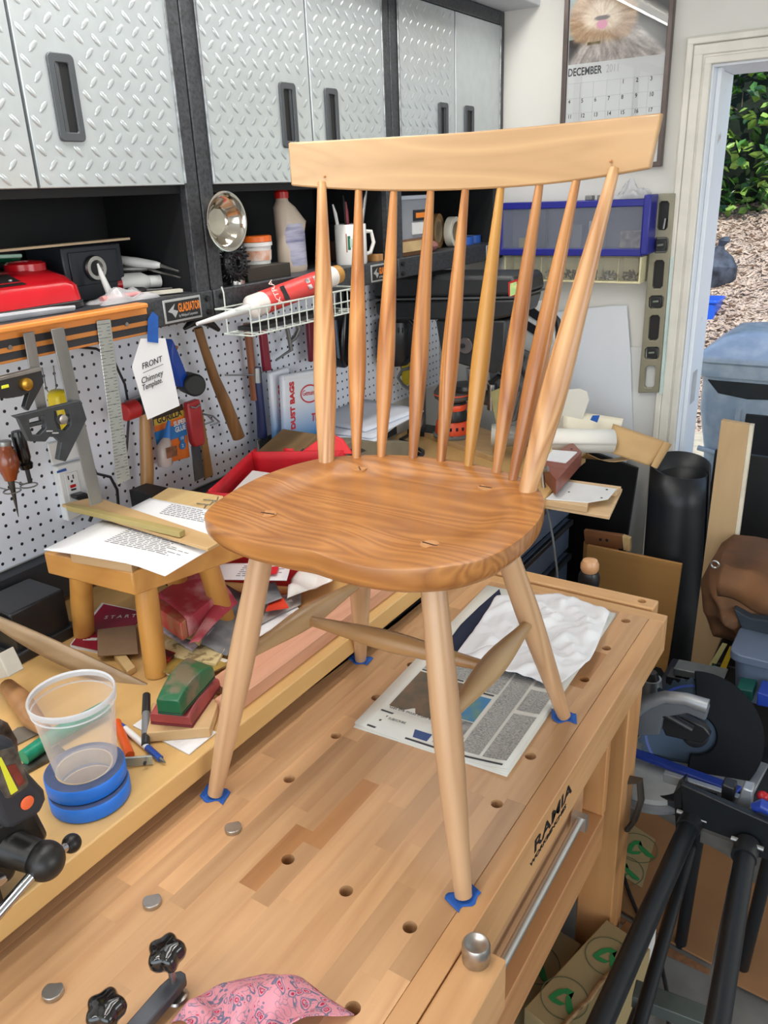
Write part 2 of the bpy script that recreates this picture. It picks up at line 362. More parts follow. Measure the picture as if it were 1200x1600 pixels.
m_post = wood('maple_post', (222, 174, 122), (172, 118, 72), 'Z', 1.3, .32, .7, .05, .3, 11)
OUT = [(0, -.213), (.035, -.218), (.075, -.219), (.115, -.215), (.148, -.204), (.18, -.183), (.203, -.155), (.219, -.12), (.228, -.07), (.229, -.015), (.220, .04), (.203, .085), (.180, .118), (.145, .146), (.103, .165), (.05, .178), (0, .182)]
OUT = OUT + [(-.05, .178), (-.103, .164), (-.145, .143), (-.184, .114), (-.205, .082), (-.219, .045), (-.229, -.007), (-.229, -.065), (-.222, -.12), (-.213, -.153), (-.199, -.179), (-.174, -.195), (-.142, -.206), (-.105, -.213), (-.07, -.216), (-.035, -.2155)]
def seat_z(u, v, t):
    # t: 0 at the middle of the dish, 1 at the outline
    fw = max(0, min(1, (-v - .02) / .15)); fw = fw * fw * (3 - 2 * fw)
    s = max(0, min(1, (t - .62) / .24)); s = s * s * (3 - 2 * s)
    d_back = .010 * (1 - s)
    sc_ = math.exp(-((abs(u) - .08) / .05) ** 2)
    d_front = .0075 * sc_ * max(.25, min(1, 1.6 - t)) + .003 * math.exp(-(u / .12) ** 2) * (1 - max(0, (t - .8) / .2))
    return .467 - d_back * (1 - fw) - max(d_front, d_back * .35 * (1 - fw) ) * fw
f = MB(); N = len(OUT); cc = (0, -.03); prev = None; RS = []
def resamp(k):
    # closed smooth outline, k samples per segment
    o = []
    for i in range(N):
        p0, p1, p2, p3 = OUT[i - 1], OUT[i], OUT[(i + 1) % N], OUT[(i + 2) % N]
        for j in range(k):
            t = j / k; q = []
            for a in (0, 1): q.append(.5 * (2 * p1[a] + (p2[a] - p0[a]) * t + (2 * p0[a] - 5 * p1[a] + 4 * p2[a] - p3[a]) * t * t + (3 * p1[a] - p0[a] - 3 * p2[a] + p3[a]) * t ** 3))
            o.append(q)
    return o
ol = resamp(3)
for t in (.02, .15, .3, .42, .52, .6, .68, .74, .8, .86, .92, .97, .985):
    RS.append([ch(cc[0] + (u - cc[0]) * t, cc[1] + (v - cc[1]) * t, seat_z(cc[0] + (u - cc[0]) * t, cc[1] + (v - cc[1]) * t, t)) for u, v in ol])
for t, dz in ((.998, .0005), (1, .002), (1, .020), (.994, .026)):
    RS.append([ch(cc[0] + (u - cc[0]) * t, cc[1] + (v - cc[1]) * t, seat_z(u, v, 1) - dz) for u, v in ol])
for t, z in ((.955, .430), (.93, .427), (.3, .427)): RS.append([ch(cc[0] + (u - cc[0]) * t, cc[1] + (v - cc[1]) * t, z) for u, v in ol])
f.rings(RS)
seat = build(f, 'seat', m_seat, wc, ang=42)
# wedged tenons showing in the seat
m_wedge = mat('walnut_wedge', (70, 44, 30), .5)
m_ten = mat('tenon_end_grain', (196, 140, 88), .4, var=.1, vs=90)
def st(u, v): return max(abs(u) / .229, abs(v + .03) / .2)
for su, sv, d in ((-.128, -.127, 8), (.128, -.127, -6), (-.111, .096, -48), (.111, .096, 0)):
    z = seat_z(su, sv, .72 if sv > 0 else .62)
    tt = [t for t in [i / 100 for i in range(100)]]
    t_ = 0
    a = math.atan2(sv - cc[1], su - cc[0])
    rb = min(ol, key=lambda q: abs((math.atan2(q[1] - cc[1], q[0] - cc[0]) - a + math.pi) % (2 * math.pi) - math.pi))
    t_ = math.hypot(su - cc[0], sv - cc[1]) / math.hypot(rb[0] - cc[0], rb[1] - cc[1]); z = seat_z(su, sv, t_)
    nz = V((seat_z(su - .01, sv, t_) - seat_z(su + .01, sv, t_)) / .02, 0, 1)
    tn = build(MB().cyl(ch(su, sv, z - .006), ch(su, sv, z + .0007), .0125, n=20), 'tenon', m_ten, wc)
    e = V(math.cos(R(d)), math.sin(R(d)), 0) * .0115
    build(MB().bar(ch(su, sv, z + .0005) - e, ch(su, sv, z + .0005) + e, .0018, .002), 'wedge', m_wedge, tn)
def turned(p0, p1, prof, n=16):
    p0, p1 = Vector(p0), Vector(p1)
    return MB().tube([p0.lerp(p1, t) for t, r in prof], [r for t, r in prof], n)
def along(p0, p1, prof, name, m, par, n=16, lab=None):
    """a turned piece modelled upright and then laid along p0-p1, so that its grain runs along it"""
    p0, p1 = Vector(p0), Vector(p1); Ln = (p1 - p0).length
    o = build(MB().tube([V(0, 0, Ln * t) for t, r in prof], [r for t, r in prof], n), name, m, None, lab)
    c = o.location.copy(); q = V(0, 0, 1).rotation_difference(p1 - p0)
    o.parent = par; o.rotation_mode = 'QUATERNION'; o.rotation_quaternion = q; o.location = p0 + q @ c - wloc(par)
    return o
def bez(pr, k=5):
    o = []
    for i in range(len(pr) - 1):
        for j in range(k):
            t = j / k; s = t * t * (3 - 2 * t) if 0 else t
            o.append((pr[i][0] + (pr[i + 1][0] - pr[i][0]) * t, pr[i][1] + (pr[i + 1][1] - pr[i][1]) * t))
    o.append(pr[-1])
    r = [q[1] for q in o]
    for _ in range(3): r = [r[0]] + [(r[i - 1] + 2 * r[i] + r[i + 1]) / 4 for i in range(1, len(r) - 1)] + [r[-1]]
    return [(o[i][0], r[i]) for i in range(len(o))]
FT = {(-1, -1): (-.2147, -.2194), (1, -1): (.2147, -.2194), (-1, 1): (-.2115, .222), (1, 1): (.2115, .220)}
TP = {(-1, -1): (-.128, -.127), (1, -1): (.128, -.127), (-1, 1): (-.111, .096), (1, 1): (.111, .096)}
for q in FT:
    a = ch(*FT[q], .0038); b = ch(*TP[q], .45)
    along(a, b, bez([(0, .0118), (.03, .0124), (.2, .0158), (.42, .0198), (.55, .0205), (.75, .0185), (1, .0162)]), 'leg', m_leg, wc)
def leg_at(q, z):
    t = z / .45; return ch(FT[q][0] + (TP[q][0] - FT[q][0]) * t, FT[q][1] + (TP[q][1] - FT[q][1]) * t, z)
sp = bez([(0, .0085), (.12, .0095), (.35, .0172), (.5, .0195), (.65, .0172), (.88, .0095), (1, .0085)])
ends = []
for s in (-1, 1):
    a, b = leg_at((s, -1), .238), leg_at((s, 1), .213); ends.append(a.lerp(b, .47))
    along(a, b, sp, 'stretcher', m_str, wc)
along(ends[0].lerp(ends[1], .03), ends[1].lerp(ends[0], .03), bez([(0, .0085), (.1, .0095), (.35, .0155), (.5, .0175), (.65, .0155), (.9, .0095), (1, .0085)]), 'stretcher', wood('maple_cross', (186, 146, 98), (136, 98, 60), 'Z', .9, .36, .4, .04, .2), wc)
# crest rail, bent in plan
def crest_v(u): return .271 - .052 * (abs(u) / .292) ** 1.9
CR = []
for i in range(25):
    a = -1 + i / 12; 
    ub, ut = .288 * a, .296 * a
    zb = .876 + .017 * abs(a) ** 2.2; zt = .957 + .002 * abs(a)
    vb, vt = crest_v(ub), crest_v(ub) + .010
    CR.append([ch(ub, vb - .009, zb), ch(ut, vt - .007, zt), ch(ut, vt + .007, zt), ch(ub, vb + .009, zb)])
cr = build(MB().rings(CR), 'crest_rail', m_crest, wc, bev=.003, ang=50)
SPB = [(.174, .094), (.138, .130), (.103, .1525), (.05, .1655), (0, .169)]
SPT = [(.238, .229, .888), (.181, .251, .884), (.122, .263, .88), (.059, .269, .878), (0, .271, .878)]
for i in range(-4, 5):
    j = 4 - abs(i); s = -1 if i < 0 else 1
    b = ch(s * SPB[j][0], SPB[j][1], .458); t = ch(s * SPT[j][0], SPT[j][1], SPT[j][2] + .008)
    if j == 0: along(b, t, bez([(0, .0128), (.1, .0148), (.28, .0192), (.42, .0190), (.7, .0132), (1, .0072)]), 'post', m_post, wc, 14, 'thicker end spindle of paler wood')
    else: along(b, t, bez([(0, .0068), (.08, .0082), (.3, .0148), (.44, .0152), (.7, .0108), (1, .0056)]), 'spindle', m_sp if i != 1 else wood('golden_spindle', (206, 154, 76), (160, 106, 44), 'Z', 1.1, .32, .3, .02, .3), wc, 10)
for s in (-1, 1):
    build(MB().ell(ch(s * .232, crest_v(.232) - .0082, .905), .0022, nu=8, nv=4), 'peg', m_ten, wc)
# blue tape under the feet
m_tape = mat('blue_masking_tape', (34, 92, 178), .7, var=.1, vs=40)
random.seed(3)
for q, lab, r in (((-1, -1), 'scrap of blue tape under the left front chair foot', .3), ((1, -1), 'scrap of blue tape under the right front chair foot nearest the viewer', 1.2),
               ((-1, 1), 'scrap of blue tape under the rear left chair foot, farthest from the viewer', .1), ((1, 1), 'scrap of blue tape under the rear right chair foot by the newspaper', .4)):
    p = ch(*FT[q], 0)
    def g(a, b):
        x = (a - .5) * .043; y = (b - .5) * .029 + .004 * math.sin(9 * a + r * 5)
        z = .0006 + max(0, abs(x) - .014) * .55 * (1 if x * (r - .5) > 0 else .3)
        c, s = math.cos(r), math.sin(r); return p + V(x * c - y * s, x * s + y * c, z)
    build(MB().grid(8, 5, g), 'tape_scrap', m_tape, label=lab, cat='tape', group='tape scraps under the chair feet', sol=.0006)

# ================================================================ wall cabinets
CX = -1.24
m_frame = mat('charcoal_hammered_steel', (74, 76, 80), .45, .35, var=.25, vs=160, bump=.25)
m_int = mat('cabinet_inside_black', (13, 15, 19), .65, var=.1, vs=8)
m_tread = mat('silver_tread_plate', (198, 205, 208), .28, .55, var=.03, vs=30)
m_hand = mat('dark_grey_plastic', (70, 74, 78), .45, var=.05)
m_hand_in = mat('handle_recess_black', (22, 23, 25), .5, var=.05)
m_label = mat('label_black', (30, 30, 32), .4, var=0)
m_silver = mat('label_silver', (190, 192, 192), .35, .5, var=0)
m_orange = mat('label_orange', (232, 132, 40), .5, var=0)
BUMPS = {}
def bumps(y0, y1, z0, z1):
    f = MB(); row = 0; z = z0 + .014
    while z < z1 - .012:
        y = y0 + .016 + (.018 if row % 2 else 0); s = 1 if row % 2 else -1
        while y < y1 - .012:
            if not any(a - .012 < y < b + .012 and c - .014 < z < d + .014 for a, b, c, d in HOLD):
                c_, s_ = math.cos(R(45 * s)), math.sin(R(45 * s)); rs = []
                for k, (sc2, h) in enumerate(((1, .0), (.72, .0009), (.2, .0012))):
                    rs.append([V(CX + .0005 + h, y + .0125 * sc2 * math.cos(2 * math.pi * j / 8) * c_ - .0042 * sc2 * math.sin(2 * math.pi * j / 8) * s_, z + .0125 * sc2 * math.cos(2 * math.pi * j / 8) * s_ + .0042 * sc2 * math.sin(2 * math.pi * j / 8) * c_) for j in range(8)])
                f.rings(rs)
            y += .036
        z += .0215; row += 1
    return f
def cabinet(y0, y1, doors, lab, flat=()):
    cb = root('wall_cabinet', lab, 'cabinet', (-1.37, (y0 + y1) / 2, 1.51), 'steel wall cabinets')
    f = MB(); xb = -1.495
    f.bx(xb, CX - .002, y0 + .001, y0 + .0365, 1.535, 2.243).bx(xb, CX - .002, y1 - .0365, y1 - .001, 1.535, 2.243)
    f.bx(xb, CX - .002, y0 + .0365, y1 - .0365, 2.205, 2.243)
    build(f, 'frame', m_frame, cb, bev=.003)
    for ya, yb in ((y0 + .0366, y0 + .0386), (y1 - .0386, y1 - .0366)): build(MB().bx(xb + .007, CX - .02, ya, yb, 1.5622, 1.7498), 'side_lining', m_int, cb)
    build(MB().bx(xb, CX - .018, y0 + .036, y1 - .036, 1.750, 1.766), 'cabinet_floor', m_int, cb)
    build(MB().bx(xb, xb + .006, y0 + .036, y1 - .036, 1.53, 2.2).bx(xb, xb + .02, (y0 + y1) / 2 - .03, (y0 + y1) / 2 - .01, 1.56, 1.75), 'back_panel', m_int, cb)
    sh = build(MB().bx(xb, CX + .002, y0 + .001, y1 - .001, 1.546, 1.562).bx(CX - .012, CX + .003, y0 + .001, y1 - .001, 1.508, 1.562), 'shelf', m_frame, cb, bev=.003)
    for zz in (1.52, 1.547):
        for yy in (y0 + .02, y1 - .02): build(MB().cyl((CX + .002, yy, zz), (CX + .009, yy, zz), .0065, n=6), 'bolt', m_dark, sh)
    for i, (a, b, h) in enumerate(doors):
        global HOLD
        HOLD = [h] if h else []
        d = build(MB().bx(CX - .016, CX, a + .003, b - .003, 1.765, 2.203), 'door', m_tread, cb, bev=.0015)
        if i not in flat: build(bumps(a, b, 1.765, 2.203), 'tread_bumps', m_tread, d, kind='stuff', ang=60)
        if h:
            ha, hb, hc, hd = h
            def rr(a, b, c, d_, x, r=.008):
                o = []
                for cy, cz, s in ((b - r, d_ - r, 0), (a + r, d_ - r, 90), (a + r, c + r, 180), (b - r, c + r, 270)):
                    for q in (0, 30, 60, 90): o.append((x, cy + r * math.cos(R(s + q)), cz + r * math.sin(R(s + q))))
                return o
            hf = build(MB().loop(rr(ha, hb, hc, hd, CX), rr(ha + .012, hb - .012, hc + .014, hd - .014, CX, .004), (.005, 0, 0)), 'handle', m_hand, d, bev=.0015)
            build(MB().bx(CX - .0002, CX + .001, ha + .011, hb - .011, hc + .013, hd - .013), 'recess', m_hand_in, hf)
            # sloping grip inside the recess
            g0, g1 = (ha + .012, ha + .022) if h[4:] == () and i else (hb - .022, hb - .012)
            build(MB().prism([(CX, g0, hc + .014), (CX + .005, g0, hc + .014), (CX + .001, g1, hc + .014)], (0, 0, hd - hc - .028)), 'grip', m_hand, hf)
        hy = b + .0 if i else a
        build(MB().cyl((CX + .001, (a + .002 if i == 0 else b - .002), 1.768), (CX + .001, (a + .002 if i == 0 else b - .002), 2.2), .0028, n=8), 'hinge', mat('hinge_steel', (150, 152, 154), .3, .8, var=.3, vs=40, st=(.1, .1, 1)), d)
    return cb, sh
def yz(p, q): return (min(p[1], q[1]), max(p[1], q[1]), min(p[2], q[2]), max(p[2], q[2]))
h1 = yz((-1.24,.943,1.967), (-1.24,.994,1.836)); h2 = yz((-1.24,1.523,1.968), (-1.24,1.578,1.837)); h3 = yz((-1.24,1.687,1.967), (-1.24,1.738,1.847)); h4 = yz((-1.24,2.229,1.966), (-1.24,2.284,1.88)); h5 = yz((-1.24,2.389,1.964), (-1.24,2.449,1.884))
zA, zB = h1[2], h1[3]
def hz(h): return (h[0], h[1], zA, zB)
cab1, sh1 = cabinet(.525, 1.2535, [(.562, .889, None), (.889, 1.217, hz(h1))], 'silver tread plate wall cabinet nearest the viewer, above the red charger')
cab2, sh2 = cabinet(1.2555, 1.984, [(1.292, 1.636, hz(h2)), (1.636, 1.947, hz(h3))], 'silver tread plate wall cabinet in the middle, above the mug of pens')
cab3, sh3 = cabinet(1.986, 2.672, [(2.02, 2.335, hz(h4)), (2.335, 2.64, hz(h5))], 'silver wall cabinet farthest from the viewer, touching the back wall', flat=(1,))
def badge(cb, y0, y1, z0, z1):
    lb = build(MB().bx(CX + .003, CX + .0055, y0, y1, z0, z1), 'label', m_silver, cb, bev=.001, label='black label with orange lettering in a silver border')
    h = z1 - z0; b = h * .1
    build(MB().bx(CX + .0055, CX + .0062, y0 + b, y1 - b, z0 + b, z1 - b), 'label_field', m_label, lb, smooth=False)
    text('lettering', 'GLADIATOR', h * .52, (CX + .0064, y0 + h * .82, z0 + h * .42), (0, 1, 0), (0, 0, 1), m_orange, lb, .46, bold=.0004)
    text('lettering', 'by Whirlpool Corporation', h * .17, (CX + .0064, y0 + h * .82, z0 + h * .2), (0, 1, 0), (0, 0, 1), m_silver, lb, .62)
    cy, cz, r = y0 + h * .5, (z0 + z1) / 2, h * .3
    build(MB().prism([(CX + .0062, cy - r, cz), (CX + .0062, cy + r * .5, cz + r), (CX + .0062, cy + r * .1, cz + r * .2), (CX + .0062, cy + r, cz - r * .1), (CX + .0062, cy + r * .3, cz - r), (CX + .0062, cy - r * .2, cz - r * .3)], (.0003, 0, 0)), 'emblem', m_silver, lb, smooth=False)
badge(cab1, 1.112, 1.213, 1.5125, 1.5575); badge(cab2, 1.845, 1.945, 1.5125, 1.5575); badge(cab3, 2.54, 2.64, 1.5125, 1.5575)
# ================================================================ pegboard and back bench
m_peg = bpy.data.materials.new('pegboard_white'); m_peg.use_nodes = True
n = m_peg.node_tree.nodes; L = m_peg.node_tree.links; b = n['Principled BSDF']
tc = n.new('ShaderNodeTexCoord'); mp = n.new('ShaderNodeMapping'); mp.inputs['Scale'].default_value = (0, 39.37, 39.37)
L.new(tc.outputs['Object'], mp.inputs[0])
fr = n.new('ShaderNodeVectorMath'); fr.operation = 'FRACTION'; L.new(mp.outputs[0], fr.inputs[0])
ds = n.new('ShaderNodeVectorMath'); ds.operation = 'DISTANCE'; ds.inputs[1].default_value = (0, .5, .5); L.new(fr.outputs[0], ds.inputs[0])
lt = n.new('ShaderNodeMapRange'); lt.inputs[1].default_value = .125; lt.inputs[2].default_value = .15; L.new(ds.outputs['Value'], lt.inputs[0])
mx = n.new('ShaderNodeMixRGB'); mx.inputs[1].default_value = srgb(28, 28, 34); mx.inputs[2].default_value = srgb(236, 240, 250); L.new(lt.outputs[0], mx.inputs[0]); L.new(mx.outputs[0], b.inputs['Base Color']); b.inputs['Roughness'].default_value = .4
pg = build(MB().bx(WALLX + .0005, -1.494, -.6, WALLY - .002, 1.043, 1.545), 'pegboard', m_peg, label='white pegboard with rows of small dark holes below the cabinets', cat='pegboard', smooth=False)
PX = -1.494
m_plank = wood('maple_bench_plank', (222, 182, 120), (190, 146, 84), 'Y', .7, .4, .2, 0, .2)
bb = root('back_bench', 'long maple bench top along the wall under the pegboard, cluttered with tools', 'workbench', (-1.1, .8, 0))
build(MB().bx(-1.488, -.826, -.6, 2.45, .887, .926), 'bench_top', m_plank, bb, bev=.0025)
build(MB().bx(-1.488, -1.45, -.6, 2.45, .55, .886), 'cleat', m_dark, bb)
for y in (-.5, .6): build(MB().bx(-.98, -.91, y, y + .07, 0, .887), 'leg', m_dark, bb, bev=.003)
build(MB().bx(-1.497, -1.46, -.6, 2.3, .945, 1.038), 'backsplash', mat('dark_rail', (60, 62, 66), .5, .2, var=.1), bb)

# ================================================================ tools hanging on the pegboard and the tool bar
m_orwood = mat('orange_varnished_wood', (222, 142, 66), .35, var=.12, vs=8, st=(1, .15, 4))
m_blackst = mat('black_magnet_strip', (42, 42, 46), .5, var=.05)
m_alu = mat('dull_aluminium', (150, 150, 148), .38, .85, var=.12, vs=20, st=(1, 1, .3))
m_blk = mat('black_enamel', (34, 35, 38), .35, var=.1)
m_red = mat('red_plastic', (186, 22, 34), .35, var=.08)
m_white = mat('white_plastic', (228, 228, 226), .4, var=.03)
m_paper = mat('white_paper', (232, 232, 234), .7, var=.02, vs=5)
m_wire = mat('wire_steel', (150, 150, 148), .35, .8, var=.1)
m_ink = mat('black_ink', (30, 30, 34), .6, var=0)
m_tapeb = MATS['blue_masking_tape']
m_handle = wood('ash_handle', (190, 140, 84), (140, 94, 52), 'Z', 1, .4, .4, .06, .2)
# tool bar on the front lip of the near cabinet
tb = root('tool_bar', 'orange varnished tool bar with two black stripes along the near cabinet shelf', 'tool holder', (-1.23, .8, 1.5))
build(MB().bx(-1.2365, -1.225, .45, 1.062, 1.503, 1.553), 'bar', m_orwood, tb, bev=.002)
for z in (1.514, 1.5345): build(MB().bx(-1.226, -1.2235, .45, 1.060, z - .006, z + .006), 'strip', m_blackst, tb)
build(MB().bx(-1.2365, -1.205, .45, 1.05, 1.5535, 1.563), 'ledge', m_orwood, tb, bev=.003)
for p in ((-1.224,.767,1.528), (-1.224,1.007,1.529)): build(MB().cyl(p, Vector(p) + V(.003, 0, 0), .004, n=10), 'screw', m_alu, tb)
def slab(name, pts, th, m, lab=None, cat=None, parent=None, group=None, bev=.0006):
    return build(MB().prism(pts, (th, 0, 0)), name, m, parent, lab, cat, group, bev=bev)
# steel rules
def rule_marks(o, p0, p1, wv, n_, x):
    f = MB(); p0 = Vector(p0); p1 = Vector(p1); wv = Vector(wv); d = (p1 - p0)
    for i in range(n_):
        a = p0 + d * (i / n_); l = (.6, .25, .35, .25)[i % 4]
        f.prism([a, a + wv * l, a + wv * l + d.normalized() * .0007, a + d.normalized() * .0007], (.0003, 0, 0))
    build(f, 'graduations', m_ink, o, kind='stuff', smooth=False)
sq1 = root('combination_square', 'upper combination square, black head with yellow vial and brass knob', 'square', (-1.21,.77,1.425), None)
slab('blade', [(-1.213,.788,1.548),(-1.213,.808,1.548),(-1.213,.803,1.395),(-1.213,.784,1.395)], .0025, m_alu, parent=sq1)
slab('head', [(-1.208,.715,1.486),(-1.208,.798,1.487),(-1.208,.798,1.466),(-1.208,.76,1.427),(-1.208,.755,1.434),(-1.208,.768,1.456),(-1.208,.754,1.453),(-1.208,.738,1.454),(-1.208,.727,1.455),(-1.208,.709,1.461)], .012, m_blk, parent=sq1, bev=.001)
slab('edge_strip', [(-1.208,.715,1.49),(-1.208,.798,1.492),(-1.208,.798,1.486),(-1.208,.714,1.485)], .013, m_alu, parent=sq1)
slab('vial', [(-1.196,.722,1.477),(-1.196,.734,1.477),(-1.196,.734,1.472),(-1.196,.721,1.472)], .002, mat('yellow_vial', (214, 214, 60), .2, var=0), parent=sq1)
p = Vector((-1.196,.763,1.471)); build(MB().lathe([(.001, 0), (.010, 0), (.011, .003), (.010, .008), (.006, .010), (.001, .010)], p, (1, 0, 0)), 'knob', mat('brass', (196, 150, 60), .3, .9), sq1)
sq2 = root('combination_square', 'lower combination square, dark grey cast head with six sided cut-outs', 'square', (-1.19,.785,1.368))
slab('blade', [(-1.206,.835,1.547),(-1.206,.86,1.547),(-1.206,.875,1.226),(-1.206,.848,1.227)], .0025, m_alu, parent=sq2)
sb = slab('groove', [(-1.204,.846,1.54),(-1.204,.849,1.54),(-1.204,.861,1.236),(-1.204,.858,1.236)], .0004, mat('rule_groove', (190, 190, 186), .4, .5, var=0), parent=sq2, bev=0)
m_cast = mat('cast_grey_enamel', (56, 59, 62), .42, .2, var=.12, vs=60)
build(MB().holed([(-1.198,.727,1.427),(-1.198,.855,1.424),(-1.198,.86,1.389),(-1.198,.803,1.328),(-1.198,.79,1.335),(-1.198,.802,1.363),(-1.198,.794,1.374),(-1.198,.782,1.378),(-1.198,.773,1.372),(-1.198,.745,1.38),(-1.198,.739,1.402),(-1.198,.735,1.42)], [[(-1.198,.752,1.416),(-1.198,.78,1.416),(-1.198,.779,1.394),(-1.198,.764,1.386),(-1.198,.752,1.389),(-1.198,.75,1.403)], [(-1.198,.8,1.418),(-1.198,.826,1.416),(-1.198,.828,1.399),(-1.198,.826,1.387),(-1.198,.814,1.38),(-1.198,.8,1.388),(-1.198,.797,1.404)]], (.012, 0, 0)), 'head', m_cast, sq2, bev=.0012)
build(MB().cyl((-1.193,.751,1.405), (-1.193,.776,1.404), .004).cyl((-1.193,.824,1.399), (-1.193,.851,1.397), .006), 'stem', m_cast, sq2, kind='stuff')
p = Vector((-1.186,.809,1.402)); build(MB().lathe([(.001, 0), (.008, 0), (.009, .002), (.008, .008), (.004, .009), (.001, .009)], p, (1, 0, 0)), 'knob', m_steel, sq2)
for a in [(-1.185,.783,1.388),(-1.185,.793,1.382)]: build(MB().box(a, (.0006, .012, .0022), (-14, 0, 0)), 'marking', m_silver, sq2)
sr = root('steel_ruler', 'wide shiny steel rule hanging from the right end of the tool bar', 'ruler', (-1.21,.927,1.314))
slab('blade', [(-1.222,.941,1.545),(-1.222,.972,1.544),(-1.222,.958,1.242),(-1.222,.926,1.24)], .0012, mat('polished_steel_rule', (196, 196, 190), .22, .95, var=.05, vs=20), parent=sr)
rule_marks(sr, (-1.221,.94,1.538), (-1.221,.927,1.247), Vector((-1.221,.971,1.544)) - Vector((-1.221,.94,1.545)), 48, 0)
rule_marks(sr, (-1.221,.968,1.537), (-1.221,.956,1.245), (Vector((-1.221,.94,1.545)) - Vector((-1.221,.971,1.544))) * .8, 48, 0)
# tape measure behind the square
tm = root('tape_measure', 'yellow tape measure hanging behind the lower combination square', 'tape measure', (-1.42,.953,1.332))
slab('case', [(-1.42,.945,1.391),(-1.42,.955,1.4),(-1.42,.979,1.397),(-1.42,.986,1.388),(-1.42,.984,1.345),(-1.42,.975,1.324),(-1.42,.948,1.318),(-1.42,.943,1.342)], .035, mat('yellow_plastic', (228, 200, 28), .35, var=.05), parent=tm, bev=.006)
slab('clip', [(-1.384,.927,1.369),(-1.384,.936,1.368),(-1.384,.94,1.316),(-1.384,.932,1.316)], .002, m_blk, parent=tm)
build(MB().tube([(-1.494,.999,1.428)] + [(-1.43,.956,1.399),(-1.43,.964,1.384),(-1.43,.979,1.397)] + [(-1.494,1.026,1.427)], .0012, 6), 'lanyard', m_wire, tm)
# outlet
ol_ = root('wall_outlet', 'white wall outlet plate with a blue sticker on the pegboard', 'outlet', (-1.49,.997,1.154))
slab('plate', [(-1.494,.974,1.223),(-1.494,1.046,1.219),(-1.494,1.05,1.102),(-1.494,.976,1.097)], .02, m_white, parent=ol_, bev=.003)
slab('socket_face', [(-1.473,.986,1.204),(-1.473,1.018,1.202),(-1.473,1.02,1.141),(-1.473,.987,1.143)], .002, m_white, parent=ol_, bev=.0006)
for a in [(-1.471,.994,1.193),(-1.471,1.006,1.192)]: build(MB().box(a, (.001, .0025, .009)), 'slot', m_ink, ol_)
build(MB().cyl((-1.472,1.001,1.183), Vector((-1.472,1.001,1.183)) + V(.001, 0, 0), .003, n=10), 'slot', m_ink, ol_)
slab('test_button', [(-1.471,.994,1.176),(-1.471,1.008,1.175),(-1.471,1.008,1.169),(-1.471,.994,1.169)], .002, m_red, parent=ol_)
slab('reset_button', [(-1.471,.994,1.167),(-1.471,1.007,1.166),(-1.471,1.007,1.162),(-1.471,.995,1.163)], .002, m_blk, parent=ol_)
slab('sticker', [(-1.473,.971,1.215),(-1.473,.994,1.215),(-1.473,.995,1.209),(-1.473,.971,1.21)], .0006, mat('sticker_blue', (50, 90, 170), .5, var=.1), parent=ol_, label=None) if 0 else slab('sticker', [(-1.473,.971,1.215),(-1.473,.994,1.215),(-1.473,.995,1.209),(-1.473,.971,1.21)], .0006, mat('sticker_blue', (50, 90, 170), .5, var=.1), parent=ol_)
bp_ = root('switch_plate', 'blank white plate on the pegboard just above the outlet', 'wall plate', (-1.49,.996,1.246))
slab('plate', [(-1.494,.973,1.274),(-1.494,1.037,1.272),(-1.494,1.043,1.223),(-1.494,.975,1.225)], .008, m_white, parent=bp_, bev=.002)
slab('rocker', [(-1.486,.97,1.273),(-1.486,.991,1.273),(-1.486,.989,1.259),(-1.486,.971,1.233)], .004, m_white, parent=bp_, bev=.001)
pl = root('power_plug', 'black plug with its cord in the white outlet', 'plug', (-1.46,1.002,1.151))
build(MB().prism([(-1.47,.988,1.158),(-1.47,1.014,1.156),(-1.47,1.034,1.139),(-1.47,1.034,1.129),(-1.47,1.004,1.139),(-1.47,.989,1.149)], (.022, 0, 0)), 'body', m_blk, pl, bev=.003)
build(MB().tube([(-1.455,1.022,1.14),(-1.455,1.04,1.128),(-1.455,1.029,1.104),(-1.455,1.014,1.087)], .004, 8), 'cord', m_blk, pl)
tag(build(MB().tube([(-1.455,1.018,1.319),(-1.455,1.032,1.266),(-1.455,1.053,1.187),(-1.455,1.088,1.168),(-1.455,1.1,1.134),(-1.455,1.096,1.093),(-1.455,1.089,1.067)] , .0035, 8), 'cable', m_blk), 'black cord hanging in a loop below the wide steel rule', 'cord')
tag(build(MB().tube([(-1.47,1.073,1.46),(-1.47,1.12,1.448),(-1.47,1.159,1.42),(-1.47,1.18,1.358),(-1.47,1.181,1.299),(-1.47,1.157,1.214),(-1.47,1.118,1.133)], .003, 8), 'cable', m_blk), 'thin black cord running down behind the wide steel rule', 'cord')
# awl and screwdriver in ring hooks
aw = root('awl', 'awl with a round reddish brown handle in a wire ring at far left', 'awl', (-1.42,.836,1.233))
a, b = Vector((-1.42,.839,1.316)), Vector((-1.42,.835,1.247)); ax = (b - a); Ln = ax.length
build(MB().lathe([(.001, 0), (.011, 0), (.013, .008), (.016, .012), (.021, Ln * .42), (.02, Ln * .62), (.013, Ln * .9), (.011, Ln), (.001, Ln)], a, ax), 'handle', mat('red_brown_varnish', (140, 66, 30), .2, var=.15, vs=20, coat=.4), aw)
build(MB().lathe([(.001, 0), (.0115, 0), (.0125, .002), (.0115, .009), (.001, .009)], a - ax.normalized() * .009, ax), 'cap', m_alu, aw)
build(MB().tube([b, b + (Vector((-1.42,.834,1.17)) - b) * .35, (-1.42,.834,1.17)], [.007, .0045, .0006], 10), 'spike', mat('dark_steel', (84, 82, 80), .35, .8), aw)
sd = root('screwdriver', 'stubby screwdriver with a fluted black handle beside the awl', 'screwdriver', (-1.42,.868,1.25))
a, b = Vector((-1.425,.872,1.337)), Vector((-1.425,.876,1.256)); ax = b - a; Ln = ax.length
